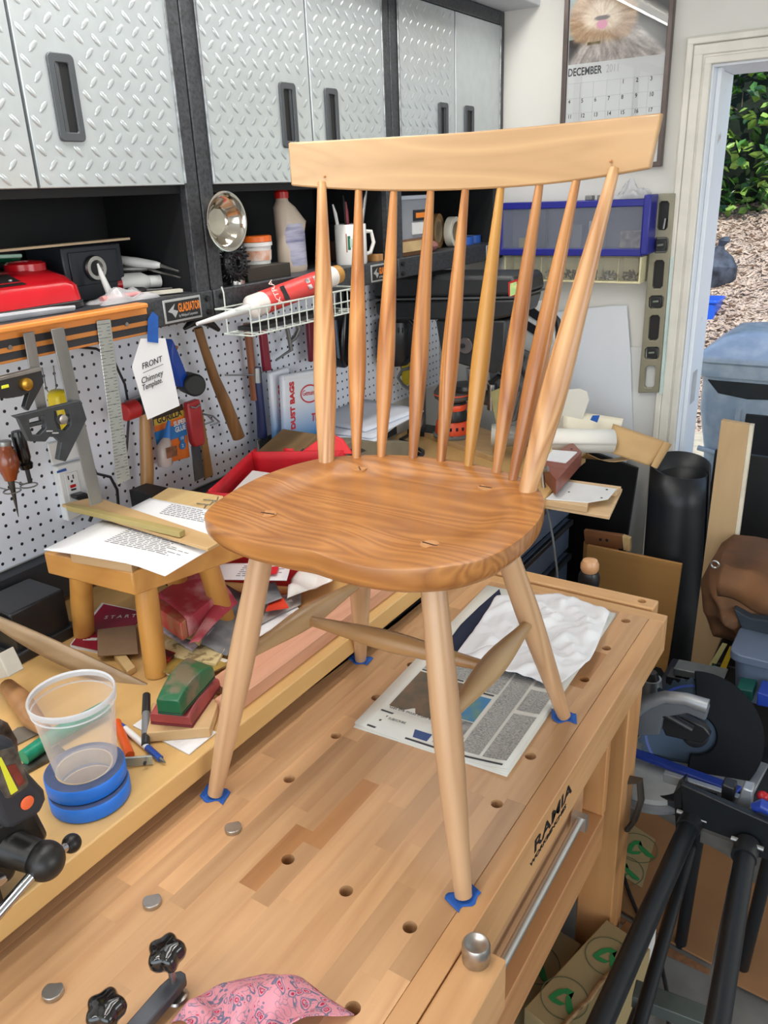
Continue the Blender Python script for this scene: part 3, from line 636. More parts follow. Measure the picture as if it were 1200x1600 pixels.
build(MB().lathe([(.001, 0), (.011, .002), (.0135, .012), (.0135, Ln * .7), (.011, Ln * .8), (.0145, Ln * .86), (.012, Ln * .98), (.001, Ln)], a, ax, 10), 'handle', mat('black_gloss_plastic', (16, 16, 18), .18, var=.03), sd)
build(MB().cyl(b, (-1.425,.877,1.228), .0045), 'shaft', m_blk, sd)
def ringhook(c, lab):
    c = Vector(c); rr = root('ring_hook', lab, 'hook', c, 'wire ring hooks')
    build(MB().tube([c + V(.016 * math.cos(t), .016 * math.sin(t), 0) for t in [i * math.pi / 8 for i in range(16)]], .0016, 6, True), 'ring', m_wire, rr)
    build(MB().tube([c + V(-.016, 0, 0), V(-1.478, c.y - .004, c.z + .002), V(-1.478, c.y - .004, c.z + .035), V(-1.494, c.y - .004, c.z + .035)], .0016, 6), 'shank', m_wire, rr)
ringhook((-1.42,.833,1.225), 'wire ring hook around the awl spike at far left'); ringhook((-1.425,.873,1.223), 'wire ring hook under the stubby black screwdriver')
# paper template taped to the shelf lip
tp = root('paper_template', 'white paper template with handwriting hanging by a strip of blue tape', 'paper', (-1.22,1.05,1.421))
slab('sheet', [(-1.224,1.036,1.498),(-1.224,1.096,1.489),(-1.224,1.109,1.351),(-1.224,1.023,1.343),(-1.224,1.005,1.45)], .0006, m_paper, parent=tp, bev=0)
slab('tape', [(-1.222,1.058,1.531),(-1.222,1.072,1.543),(-1.222,1.084,1.533),(-1.222,1.075,1.483),(-1.222,1.049,1.49)], .0006, m_tapeb, parent=tp, bev=0)
o = (-1.222,1.027,1.441); xd = Vector((-1.222,1.08,1.447)) - Vector(o); yd = Vector((-1.222,1.023,1.487)) - Vector((-1.222,1.027,1.441))
text('handwriting', 'FRONT', .016, o, xd, yd, m_ink, tp, 1.0, shear=.2)
text('handwriting', 'Chimney', .0165, (-1.222,1.02,1.414), xd, yd, m_ink, tp, .95, shear=.25)
text('handwriting', 'Template.', .0155, (-1.222,1.02,1.401), xd, yd, m_ink, tp, .85, shear=.25)
a, b = Vector((-1.222,1.028,1.434)), Vector((-1.222,1.08,1.441)); build(MB().bar(a, b, .0008, .0004, (1, 0, 0)), 'underline', m_ink, tp)
# glue card
gc = root('glue_card', 'orange and blue blister card of super glue hanging under the paper template', 'glue', (-1.46,1.276,1.198))
m_or = mat('orange_card', (226, 112, 30), .5, var=.06); m_blu = mat('card_blue', (40, 120, 186), .5, var=.06)
slab('card', [(-1.46,1.236,1.264),(-1.46,1.334,1.27),(-1.46,1.332,1.143),(-1.46,1.235,1.15)], .002, m_or, parent=gc, bev=.0005)
slab('band', [(-1.458,1.234,1.275),(-1.458,1.331,1.279),(-1.458,1.33,1.252),(-1.458,1.233,1.249)], .0006, mat('card_dark', (60, 44, 30), .5, var=.2), parent=gc, bev=0)
slab('band', [(-1.457,1.235,1.263),(-1.457,1.332,1.264),(-1.457,1.331,1.25),(-1.457,1.234,1.247)], .0006, mat('card_yellow', (206, 170, 60), .5, var=.2), parent=gc, bev=0)
slab('band', [(-1.457,1.232,1.233),(-1.457,1.332,1.234),(-1.457,1.331,1.201),(-1.457,1.233,1.202)], .0006, m_blu, parent=gc, bev=0)
xd = Vector((-1.456,1.329,1.257)) - Vector((-1.456,1.235,1.255)); yd = (0, 0, 1)
text('lettering', 'GORILLA', .021, (-1.456,1.244,1.251), xd, yd, m_ink, gc, .92, bold=.0006)
text('lettering', 'SUPER', .017, (-1.456,1.293,1.231), xd, yd, m_white, gc, .85, bold=.0005)
text('lettering', 'GLUE', .017, (-1.456,1.295,1.216), xd, yd, m_white, gc, .85, bold=.0005)
for a, t in (((-1.456,1.313,1.198), '10'), ((-1.456,1.312,1.179), '2')):
    bd = build(MB().cyl(a, Vector(a) + V(.0006, 0, 0), .010, n=18), 'roundel', m_blu, gc)
    text('lettering', t, .011, Vector(a) + V(.0008, 0, -.004), xd, yd, m_white, bd, align='CENTER')
gb = build(MB().tube([(-1.438,1.233,1.154),(-1.438,1.234,1.171),(-1.438,1.237,1.196),(-1.438,1.246,1.209),(-1.438,1.251,1.217)], [.017, .018, .018, .013, .008], 14), 'bottle', mat('clear_bottle', (214, 196, 188), .25, alpha=.75, var=.1), gc)
slab('bottle_label', [(-1.42,1.227,1.201),(-1.42,1.261,1.198),(-1.42,1.259,1.173),(-1.42,1.226,1.175)], .0006, mat('bottle_label_brown', (150, 96, 64), .5, var=.3, vs=60), parent=gc, bev=0)
build(MB().tube([(-1.438,1.251,1.217),(-1.438,1.255,1.229),(-1.438,1.264,1.256)], [.010, .008, .0035], 10), 'nozzle', mat('nozzle_blue', (38, 112, 190), .3, var=.03), gc)
# mallet with a red face
ml = root('mallet', 'hammer with a round red plastic face and light wooden handle', 'hammer', (-1.44,1.181,1.181))
build(MB().cyl((-1.43,1.132,1.308), (-1.43,1.169,1.31), .0205, .0215, 20), 'red_face', mat('red_rubber', (190, 40, 40), .5, var=.1), ml, bev=.003)
build(MB().cyl((-1.43,1.169,1.31), (-1.43,1.264,1.318), .020, n=20), 'head', m_blk, ml, bev=.002)
build(MB().tube([(-1.44,1.2,1.298),(-1.44,1.189,1.225),(-1.44,1.18,1.157),(-1.44,1.163,1.076)], [.012, .014, .0155, .0135], 14), 'handle', m_handle, ml)
tag(build(MB().prism([(-1.475,1.175,1.322),(-1.475,1.228,1.324),(-1.475,1.229,1.287),(-1.475,1.179,1.284)], (.02, 0, 0)), 'tool_bracket', m_alu, bev=.001), 'grey metal bracket behind the red faced hammer', 'bracket')
# blue tool, cork sheet, rubber mallet
tag(build(MB().prism([(-1.45,1.293,1.444),(-1.45,1.301,1.425),(-1.45,1.331,1.333),(-1.45,1.305,1.327),(-1.45,1.286,1.398)], (.03, 0, 0)), 'caulking_tool', mat('blue_gloss_plastic', (26, 74, 176), .25, var=.05), bev=.003), 'blue plastic tapered tool half hidden by the paper template', 'tool')
tag(build(MB().prism([(-1.48,1.331,1.424),(-1.48,1.357,1.412),(-1.48,1.342,1.393),(-1.48,1.371,1.336),(-1.48,1.37,1.317),(-1.48,1.342,1.326),(-1.48,1.324,1.389)], (.008, 0, 0)), 'cork_sheet', mat('cork', (190, 124, 64), .8, var=.2, vs=60), bev=.001), 'small orange brown piece of cork board behind the blue tool', 'cork')
rm = root('rubber_mallet', 'black rubber mallet head resting on a pegboard hook', 'mallet', (-1.44,1.357,1.323))
build(MB().cyl((-1.46,1.354,1.327), (-1.4,1.327,1.33), .026, .027, 22), 'head', mat('black_rubber', (36, 40, 38), .55, var=.2), rm, bev=.005)
hk = root('pegboard_hook', 'long double wire hook under the black mallet', 'hook', (-1.44,1.38,1.29), 'pegboard hooks')
for dx in (0, .02): build(MB().tube([V(-1.494, 1.4, 1.238), V(-1.44 + dx, 1.39, 1.238), V(-1.39 + dx, 1.36, 1.236), V(-1.39 + dx, 1.33, 1.236)], .0022, 6), 'prong', m_wire, hk)
hk2 = root('pegboard_hook', 'short wire hook through the red scraper handle', 'hook', (-1.44,1.366,1.271), 'pegboard hooks')
build(MB().tube([(-1.43,1.33,1.274),(-1.43,1.346,1.268),(-1.43,1.362,1.273)] + [(-1.494, 1.40, 1.215)], .002, 6), 'prong', m_wire, hk2)
ps = root('scraper', 'scraper with a red handle and a grey steel blade', 'scraper', (-1.45,1.349,1.179))
slab('handle', [(-1.455,1.329,1.283),(-1.455,1.37,1.284),(-1.455,1.373,1.266),(-1.455,1.371,1.176),(-1.455,1.365,1.168),(-1.455,1.337,1.169),(-1.455,1.33,1.184)], .018, mat('red_painted_wood', (176, 46, 50), .4, var=.1), parent=ps, bev=.004)
slab('blade', [(-1.449,1.331,1.173),(-1.449,1.359,1.17),(-1.449,1.362,1.083),(-1.449,1.328,1.081)], .003, mat('scraper_blade', (98, 104, 116), .35, .7, var=.2), parent=ps)
tag(build(MB().prism([(-1.485,1.404,1.244),(-1.485,1.415,1.241),(-1.485,1.424,1.063),(-1.485,1.395,1.061)], (.006, 0, 0)), 'wood_strip', m_handle, bev=.001), 'thin strip of wood hanging behind the red scraper', 'wood strip')
# claw hammer
hm = root('claw_hammer', 'claw hammer with a long dark hickory handle hanging on the pegboard', 'hammer', (-1.42,1.419,1.312))
build(MB().tube([(-1.42,1.376,1.456),(-1.42,1.387,1.412),(-1.42,1.41,1.33),(-1.42,1.438,1.259),(-1.42,1.46,1.195),(-1.42,1.472,1.16)], [.011, .0105, .0125, .0155, .0165, .0165], 14, flat=.75), 'handle', wood('hickory', (148, 104, 60), (84, 56, 30), 'Z', 1.3, .45, .5, 0, .1), hm)
build(MB().tube([(-1.425,1.337,1.459),(-1.425,1.364,1.471),(-1.425,1.402,1.47),(-1.425,1.43,1.454),(-1.425,1.449,1.439)], [.004, .011, .013, .009, .005], 10), 'head', m_blk, hm)
hk3 = root('pegboard_hook', 'double hook holding up the claw hammer head', 'hook', (-1.44,1.421,1.444), 'pegboard hooks')
for dy in (-.02, .02): build(MB().tube([V(-1.494, 1.452 + dy, 1.49), V(-1.40, 1.44 + dy, 1.485), V(-1.395, 1.44 + dy, 1.495)], .0025, 6), 'prong', m_wire, hk3)
tag(build(MB().tube([(-1.46,1.59,1.433),(-1.46,1.591,1.341),(-1.46,1.59,1.229)], [.011, .010, .011], 12), 'wooden_tool', wood('reddish_handle', (156, 92, 54), (110, 60, 34), 'Z', 1, .4, .3), ), 'round reddish brown wooden handle hanging below the wire basket', 'handle')
tag(build(MB().prism([(-1.455,1.623,1.423),(-1.455,1.646,1.42),(-1.455,1.652,1.299),(-1.455,1.624,1.301)], (.012, 0, 0)), 'notched_tool', mat('dark_red_paint', (140, 30, 52), .4, var=.15), bev=.002), 'flat dark red handle with notched edges below the wire basket', 'handle')
pb = root('paint_brush', 'paint brush with a navy blue handle and grey ferrule', 'brush', (-1.45,1.606,1.199))
build(MB().tube([(-1.45,1.602,1.317),(-1.45,1.598,1.272),(-1.45,1.598,1.201),(-1.45,1.595,1.124)], [.010, .0115, .0115, .014], 12), 'handle', mat('navy_paint', (34, 44, 92), .35, var=.1), pb)
build(MB().tube([(-1.45,1.599,1.315),(-1.45,1.596,1.276)], [.0105, .0122], 12), 'ferrule', m_alu, pb)
slab('bristles', [(-1.456,1.572,1.121),(-1.456,1.639,1.121),(-1.456,1.634,1.04),(-1.456,1.574,1.046)], .014, mat('grey_bristles', (74, 76, 78), .8, var=.4, vs=90, st=(1, 8, .3)), parent=pb, bev=.002)
tag(build(MB().tube([(-1.45,1.579,1.122),(-1.45,1.576,1.089),(-1.45,1.576,1.047)], [.008, .006, .007], 8), 'socket_bit', m_steel), 'shiny steel bit hanging beside the paint brush bristles', 'bit')
tag(build(MB().tube([(-1.45,1.479,1.32),(-1.45,1.545,1.307),(-1.45,1.599,1.296),(-1.45,1.636,1.302)], .002, 6), 'pegboard_hook', m_wire), 'long straight wire hook level with the paint brush ferrule', 'hook')
# bent steel holdfast tools and a crimson tool
hf = root('tap_wrench', 'grey steel T shaped wrench hanging under the wire basket', 'wrench', (-1.44,1.74,1.368))
build(MB().tube([(-1.44,1.723,1.412),(-1.44,1.732,1.369),(-1.44,1.736,1.337)], .006, 10), 'shank', m_alu, hf)
build(MB().tube([(-1.44,1.768,1.411),(-1.44,1.774,1.389),(-1.44,1.754,1.369),(-1.44,1.736,1.363)], [.006, .007, .007, .006], 10), 'arm', m_alu, hf)
build(MB().tube([(-1.44,1.739,1.34),(-1.44,1.707,1.333),(-1.44,1.668,1.323)], [.0045, .0035, .003], 8), 'tail', m_alu, hf)
pk = root('utility_tool', 'crimson and black handled tool hanging left of the end chair spindle', 'tool', (-1.44,1.884,1.335))
slab('body', [(-1.45,1.818,1.409),(-1.45,1.853,1.405),(-1.45,1.852,1.29),(-1.45,1.818,1.29)], .014, mat('crimson_plastic', (120, 22, 44), .4, var=.2), parent=pk, bev=.003)
slab('grip', [(-1.44,1.895,1.403),(-1.44,1.929,1.402),(-1.44,1.935,1.336),(-1.44,1.905,1.33),(-1.44,1.893,1.361)], .014, mat('crimson_bright', (176, 22, 60), .4, var=.1), parent=pk, bev=.003)
slab('blade', [(-1.438,1.847,1.407),(-1.438,1.88,1.404),(-1.438,1.885,1.285),(-1.438,1.854,1.285)], .005, m_steel, parent=pk)
slab('end', [(-1.445,1.896,1.329),(-1.445,1.945,1.334),(-1.445,1.945,1.273),(-1.445,1.9,1.274)], .014, mat('slate_plastic', (60, 68, 76), .4), parent=pk, bev=.002)
bt = root('black_tool_pouch', 'glossy black hand tool hanging between the first two chair spindles', 'tool', (-1.42,1.954,1.353))
slab('body', [(-1.45,1.973,1.475),(-1.45,2.011,1.465),(-1.45,2.033,1.416),(-1.45,2.031,1.32),(-1.45,2.005,1.265),(-1.45,1.949,1.246),(-1.45,1.933,1.279)], .04, mat('black_gloss_plastic', (16, 16, 18), .18), parent=bt, bev=.008)
slab('edge', [(-1.408,1.901,1.399),(-1.408,1.91,1.397),(-1.408,1.914,1.285),(-1.408,1.905,1.287)], .004, mat('cold_blue_steel', (120, 140, 160), .3, .6), parent=bt)
# packs of vacuum dust bags standing on the back bench against the pegboard
m_pack = mat('pack_white', (226, 228, 234), .22, var=.02, coat=.5); m_packb = bpy.data.materials.new('pack_blue_fade'); m_packb.use_nodes = True
n = m_packb.node_tree.nodes; L = m_packb.node_tree.links; b = n['Principled BSDF']; tc = n.new('ShaderNodeTexCoord'); sx = n.new('ShaderNodeSeparateXYZ'); rp = n.new('ShaderNodeValToRGB')
rp.color_ramp.elements[0].position = .08; rp.color_ramp.elements[0].color = srgb(20, 130, 200); rp.color_ramp.elements[1].position = .62; rp.color_ramp.elements[1].color = srgb(226, 230, 238)
L.new(tc.outputs['Generated'], sx.inputs[0]); L.new(sx.outputs['Z'], rp.inputs[0]); L.new(rp.outputs[0], b.inputs['Base Color']); b.inputs['Roughness'].default_value = .25
m_redp = mat('print_red', (206, 40, 50), .5, var=0)
for i, (pts, x, lab) in enumerate((([(-1.4,1.624,1.295),(-1.4,1.8,1.281),(-1.4,1.802,1.081),(-1.4,1.612,1.11)], -1.40, 'front plastic pack of vacuum dust bags, white fading to blue'), ([(-1.43,1.61,1.302),(-1.43,1.691,1.304),(-1.43,1.683,1.09),(-1.43,1.605,1.093)], -1.43, 'second pack of dust bags tucked behind the front pack'))):
    dp = root('dust_bag_pack', lab, 'package', pts[3], 'packs of dust bags')
    e = .018
    pk_ = build(MB().prism(pts, (e, 0, 0)), 'pack', m_packb, dp, bev=.006)
    a, b_ = Vector(pts[3]), Vector(pts[2]); up = Vector(pts[0]) - a; xd = (b_ - a)
    o = a + V(e + .001, 0, 0) + xd * .18 + up * .12
    text('lettering', 'DUST BAGS', .0255, a + V(e + .001, 0, 0) + xd * (.22 if i == 0 else .55) + up * .2, up, -xd, m_redp, pk_, .98, bold=.0012)
    if i == 0:
        c = a + V(e + .001, 0, 0) + xd * .58 + up * .70; xn = xd.normalized(); un = up.normalized()
        build(MB().loop([c + xn * .042 * math.cos(t) + un * .026 * math.sin(t) for t in [k * math.pi / 12 for k in range(24)]], [c + xn * .038 * math.cos(t) + un * .022 * math.sin(t) for t in [k * math.pi / 12 for k in range(24)]], (.0003, 0, 0)), 'printed_oval', m_redp, dp)
        text('lettering', 'Genuine', .021, c - xn * .034 - un * .004, xd, up, m_redp, pk_, .9)
        text('lettering', 'TURBO', .03, a + V(e + .001, 0, 0) + xd * .6 + up * .28, xd, up, m_redp, pk_, .9, bold=.001)
        build(MB().prism([a + V(e, 0, 0) + xd * s + up * t for s, t in ((.02, .93), (.98, .93), (.98, .99), (.02, .99))], (.002, 0, 0)), 'seal', m_pack, dp)

# ================================================================ things on the open cabinet shelves
SZ = 1.562
def rbox(nm, x0, x1, y0, y1, z0, z1, m, par=None, bev=.004, **k): return build(MB().bx(x0, x1, y0, y1, z0, z1), nm, m, par, bev=bev, **k)
m_redg = mat('glossy_red_plastic', (196, 20, 34), .25, var=.06, coat=.3)
rc = root('battery_charger', 'red and black battery charger on the shelf above the tool bar', 'charger', (-1.36, .84, SZ))
def rprof(x0, x1, y0, y1, r, z, k=6):
    o = []
    for cx, cy, s in ((x1 - r, y1 - r, 0), (x0 + r, y1 - r, 90), (x0 + r, y0 + r, 180), (x1 - r, y0 + r, 270)):
        for q in range(k): o.append(V(cx + r * math.cos(R(s + 90 * q / (k - 1))), cy + r * math.sin(R(s + 90 * q / (k - 1))), z))
    return o
build(MB().rings([rprof(-1.45, -1.283, .70, .985, .035, SZ), rprof(-1.45, -1.283, .70, .985, .035, SZ + .014)]), 'base', m_blk, rc, bev=.002)
build(MB().rings([rprof(-1.448, -1.285, .702, .983, .034, SZ + .0145), rprof(-1.448, -1.288, .704, .98, .034, SZ + .040), rprof(-1.446, -1.305, .712, .97, .032, SZ + .056), rprof(-1.440, -1.345, .72, .955, .025, SZ + .070)]), 'housing', m_redg, rc, ang=60)
build(MB().lathe([(.001, 0), (.036, 0), (.036, .022), (.030, .026), (.022, .026), (.020, .012), (.001, .012)], (-1.375, .925, SZ + .058), n=28), 'battery_socket', m_redg, rc)
build(MB().prism([(-1.3003, .77, SZ + .0506), (-1.3003, .87, SZ + .0506), (-1.335, .86, SZ + .067), (-1.335, .78, SZ + .067)], (.002, 0, .002)), 'control_panel', m_blk, rc, bev=.0005)
for y in (.79, .81, .85): build(MB().ell((-1.312, y, SZ + .0595), (.003, .004, .002), nu=8, nv=4), 'indicator', m_silver, rc)
for k in range(12): build(MB().box((-1.425, .735 + .02 * k, SZ + .071), (.03, .006, .006)), 'vent_rib', m_blk, rc)
tag(build(MB().tube([(-1.47, .60, SZ + .088), (-1.45, .75, SZ + .090), (-1.44, .90, SZ + .087), (-1.43, .955, SZ + .084)], [.012, .013, .010, .004], 10, flat=.45), 'trowel_sleeve', mat('dark_green_plastic', (20, 92, 62), .3, var=.1)), 'dark green plastic sleeve lying on top of the red charger', 'sleeve')
tag(build(MB().tube([(-1.425, .60, SZ + .099), (-1.415, .80, SZ + .098), (-1.41, .945, SZ + .092)], .0035, 8), 'tubing', mat('pale_green_plastic', (190, 228, 206), .3, var=0)), 'thin pale green rod lying along the green sleeve', 'rod')
tag(build(MB().bar((-1.345, .55, 1.668), (-1.33, 1.125, 1.672), .028, .004), 'wooden_lath', wood('lath', (200, 180, 150), (150, 128, 100), 'Y', 1, .5, .3)), 'thin pale wooden lath lying across the top of the black ring box', 'lath')
# box with a metal ring
sb_ = root('ring_box', 'black square case with a round silver ring on its front', 'case', (-1.42, 1.06, SZ))
rbox('case', -1.47, -1.36, .995, 1.135, SZ, 1.664, mat('slate_case', (44, 48, 56), .4, var=.05), sb_, .003)
rbox('face', -1.3605, -1.357, 1.008, 1.122, SZ + .03, 1.654, mat('slate_face', (34, 38, 48), .3, var=.05), sb_, .001)
build(MB().lathe([(.013, 0), (.022, 0), (.024, .004), (.022, .008), (.015, .008), (.012, .002)], (-1.357, 1.062, 1.622), (1, 0, 0), 28, False), 'ring', m_steel, sb_)
build(MB().cyl((-1.357, 1.062, 1.622), (-1.3555, 1.062, 1.622), .0135), 'hole', m_ink, sb_)
# clear bag with nozzles
m_clear = mat('clear_bag', (225, 225, 228), .12, alpha=.35, var=0)
bg_ = root('parts_bag', 'clear plastic bag with a white nozzle lying beside the red charger', 'bag', (-1.3, 1.05, SZ))
random.seed(8)
def crumple(c, sx_, sy_, h, s, seed):
    rnd = random.Random(seed); ph = [rnd.uniform(0, 6) for _ in range(6)]
    def g(a, b):
        x = (a - .5) * 2; y = (b - .5) * 2; e = max(0, 1 - max(abs(x), abs(y)) ** 2.5)
        z = h * e * (.65 + .25 * math.sin(5 * x + ph[0] + 2 * y) + .2 * math.sin(7 * y + ph[1]) + .12 * math.sin(11 * x - 6 * y + ph[2]))
        return V(c[0] + x * sx_ * (1 + .08 * math.sin(6 * y + ph[3])), c[1] + y * sy_ * (1 + .08 * math.sin(5 * x + ph[4])), c[2] + max(z, .0008))
    return g
build(MB().grid(14, 14, crumple((-1.29, 1.06, SZ), .035, .065, .026, 1, 3)), 'bag', m_clear, bg_, sol=.0005)
build(MB().tube([(-1.315, 1.055, SZ + .012), (-1.325, 1.05, SZ + .05), (-1.328, 1.048, SZ + .07)], [.007, .005, .002], 10), 'nozzle', m_white, bg_)
build(MB().tube([(-1.285, 1.01, SZ + .008), (-1.28, 1.10, SZ + .010)], [.007, .004], 10), 'nozzle', mat('pink_plastic', (222, 150, 150), .4), bg_)
tag(build(MB().tube([(-1.27, .78, SZ + .007), (-1.26, .88, SZ + .007), (-1.255, .925, SZ + .006)], [.009, .008, .006], 10, flat=.6), 'plastic_wrapper', mat('milky_plastic', (216, 222, 230), .3, alpha=.8)), 'milky white plastic wrapper on the shelf in front of the charger', 'wrapper')
# glue tube and carving tools on the right half of the near shelf
gt = root('glue_tube', 'white and red glue tube with a wide cap lying on the shelf', 'tube', (-1.36, 1.16, SZ))
build(MB().tube([(-1.39, 1.08, SZ + .022), (-1.375, 1.13, SZ + .022)], [.018, .02], 14), 'body', m_redg, gt)
build(MB().tube([(-1.375, 1.13, SZ + .022), (-1.36, 1.175, SZ + .022), (-1.355, 1.19, SZ + .021)], [.0205, .019, .012], 16), 'shoulder', m_white, gt)
build(MB().cyl((-1.355, 1.19, SZ + .021), (-1.347, 1.213, SZ + .020), .0125), 'cap', m_white, gt)
def handtool(nm, lab, a, b, c, r, mh, mb_, cat='chisel'):
    t = root(nm, lab, cat, a)
    a, b, c = Vector(a), Vector(b), Vector(c)
    build(MB().tube([a, a.lerp(b, .1), a.lerp(b, .5), a.lerp(b, .9), b], [r * .5, r * .9, r, r * .8, r * .55], 12), 'handle', mh, t)
    build(MB().tube([b, b.lerp(c, .3), c], [r * .45, r * .3, r * .25], 10), 'blade', mb_, t)
    return t
handtool('carving_chisel', 'chisel with an amber handle and white ferrule at the back of the shelf', (-1.46, 1.09, SZ + .075), (-1.42, 1.165, SZ + .072), (-1.39, 1.21, SZ + .062), .013, mat('amber_wood', (186, 118, 40), .3, var=.1), m_white)
handtool('carving_chisel', 'white handled knife lying across the tools towards the shelf post', (-1.41, 1.155, SZ + .068), (-1.33, 1.205, SZ + .052), (-1.285, 1.212, SZ + .040), .010, m_white, m_alu)
handtool('carving_chisel', 'long steel file lying among the tools on the near shelf', (-1.44, 1.11, SZ + .05), (-1.36, 1.195, SZ + .046), (-1.28, 1.21, SZ + .028), .008, m_alu, m_steel)
handtool('carving_chisel', 'short black handled tool in front of the glue tube', (-1.33, 1.10, SZ + .010), (-1.31, 1.14, SZ + .010), (-1.30, 1.20, SZ + .008), .009, m_blk, m_steel)
tag(build(MB().bar((-1.30, 1.10, SZ + .006), (-1.262, 1.19, SZ + .006), .018, .006), 'wood_shim', mat('pale_shim', (206, 202, 186), .7)), 'pale flat stick lying at the front of the near shelf', 'stick')
# magnetic dish on the cabinet post
md = root('magnetic_dish', 'round polished steel magnetic dish stuck to the post between two cabinets', 'dish', (-1.235, 1.283, 1.64))
m_mirror = mat('polished_steel', (214, 208, 196), .12, 1, var=.03)
build(MB().lathe([(.001, 0), (.024, 0), (.034, .006), (.045, .022), (.054, .030), (.058, .031), (.058, .033), (.053, .0325), (.043, .024), (.032, .008), (.024, .0035), (.001, .003)], (-1.2365, 1.283, 1.694), (1, 0, 0), 40), 'dish', m_mirror, md)
build(MB().cyl((-1.2335, 1.283, 1.694), (-1.2325, 1.283, 1.694), .0265, n=32), 'pad', mat('dish_pad', (196, 192, 176), .6, .3, var=.1, vs=30), md)
# round black brush in front of the shelf edge, with a bag, box, pot and glue bottle behind it
br = root('wire_cup_brush', 'round black bristle brush with a metal base on the middle shelf', 'brush', (-1.27, 1.36, SZ))
o = Vector((-1.255,1.346,1.608)); f = MB(); random.seed(4)
for i in range(16):
    a = 2 * math.pi * i / 16
    for j in range(10):
        b = 2 * math.pi * j / 10; rr = .024 + .012 * math.cos(b)
        c = o + V(.012 * math.sin(b), rr * math.cos(a), rr * math.sin(a)); d = V(math.sin(b), math.cos(b) * math.cos(a), math.cos(b) * math.sin(a))
        f.tube([c, c + d * .008], [.0022, .0016], 5)
build(f, 'bristles', m_blk, br, kind='stuff'); build(MB().tube([o + V(0, .024 * math.cos(t), .024 * math.sin(t)) for t in [k * math.pi / 12 for k in range(24)]], .0125, 10, True), 'core', m_blk, br)
build(MB().lathe([(.001, 0), (.020, 0), (.020, .008), (.012, .016), (.001, .016)], (o.x - .01, o.y + .01, SZ), n=20), 'base', m_steel, br)
cb_ = root('plastic_bag', 'crumpled clear plastic bag standing behind the black brush', 'bag', (-1.4, 1.45, SZ))
def g(a, b):
    x = a - .5; t = b; w_ = .16 * (1 - .75 * t ** 1.3)
    return V(-1.41 + .03 * math.sin(9 * x + 5 * t), 1.47 + x * w_ * 1.6 - .07 * t * t, SZ + .002 + .15 * t + .012 * math.sin(13 * x + 7 * t))
build(MB().grid(14, 14, g), 'bag', mat('frosted_bag', (215, 217, 222), .2, alpha=.5, var=.1, vs=30), cb_, sol=.001)
tag(build(MB().bx(-1.335, -1.255, 1.385, 1.535, SZ, SZ + .030), 'flat_box', mat('olive_black_card', (50, 48, 40), .5, var=.1), bev=.001), 'flat dark box on the middle shelf under the orange lidded pot', 'box')
pt = root('putty_pot', 'small white pot with an orange lid on the flat dark box', 'pot', (-1.30, 1.48, SZ + .03))
P0 = V(-1.315, 1.49, SZ + .0305)
build(MB().lathe([(.001, 0), (.030, 0), (.034, .040), (.001, .040)], P0, n=28), 'pot', m_white, pt)
build(MB().lathe([(.0325, .008), (.0345, .030)], P0, n=28, cap=False), 'wrap_label', mat('pot_label', (206, 150, 120), .5, var=.5, vs=30, col2=(240, 236, 230)), pt)
build(MB().lathe([(.001, .040), (.037, .040), (.037, .048), (.001, .049)], P0, n=28), 'rim', m_white, pt)
build(MB().lathe([(.001, .049), (.0365, .049), (.0365, .060), (.034, .062), (.001, .062)], P0, n=28), 'lid', mat('orange_lid', (232, 110, 36), .35, var=.03), pt)
gl = root('glue_bottle', 'tall beige glue bottle with a red spout on the middle shelf', 'bottle', (-1.33, 1.62, SZ))
P0 = V(-1.325, 1.63, SZ)
def oval(w_, d, z, dx=0): return [P0 + V(d * math.cos(t), w_ * math.sin(t) + dx, z) for t in [k * math.pi / 12 for k in range(24)]]
build(MB().rings([oval(.044, .028, 0), oval(.046, .030, .01), oval(.044, .029, .09), oval(.050, .029, .115, .004), oval(.030, .024, .150, -.016), oval(.016, .016, .163, -.022), oval(.014, .014, .17, -.022)]), 'body', mat('beige_glue_plastic', (206, 190, 172), .35, var=.04), gl, ang=60)
build(MB().rings([oval(.0445, .0305, .014), oval(.0435, .0298, .112)], False), 'wrap_label', mat('bottle_label', (188, 186, 206), .5, var=.5, vs=60, st=(.2, .2, 2), col2=(110, 112, 150)), gl)
build(MB().lathe([(.001, .17), (.017, .17), (.017, .184), (.011, .190), (.009, .205), (.008, .206), (.006, .218), (.001, .218)], P0 + V(0, -.022, 0), n=20), 'spout', mat('red_cap', (206, 34, 34), .35), gl)
# mug of pens
mg = root('pen_mug', 'white mug full of pens with a small framed picture printed on it', 'mug', (-1.3, 1.83, SZ))
P0 = V(-1.285, 1.83, SZ)
build(MB().lathe([(.001, 0), (.040, 0), (.0415, .004), (.0415, .098), (.040, .100), (.038, .098), (.037, .006), (.001, .006)], P0, n=32), 'mug', mat('white_ceramic', (232, 230, 226), .15, var=0, coat=.3), mg)
build(MB().tube([P0 + V(.015, .035, .08), P0 + V(.025, .060, .078), P0 + V(.028, .066, .05), P0 + V(.022, .058, .025), P0 + V(.014, .037, .02)], .0055, 10), 'handle', MATS['white_ceramic'], mg)
for d, h, m_, in (((.0005), .02, mat('print_brown', (150, 90, 40), .5)), (.0012, .015, mat('print_green', (30, 110, 80), .5)), (.0019, .009, mat('print_pale', (190, 214, 200), .5))):
    a0 = -.82; q = []
    for aa, zz in ((-1, -1), (1, -1), (1, 1), (-1, 1)): q.append(P0 + V((.0416 + d) * math.cos(a0 + aa * h / .045), (.0416 + d) * math.sin(a0 + aa * h / .045), .055 + zz * h * 1.15))
    build(MB().prism(q, (.0004, -.0003, 0)), 'printed_picture', m_, mg, smooth=False)
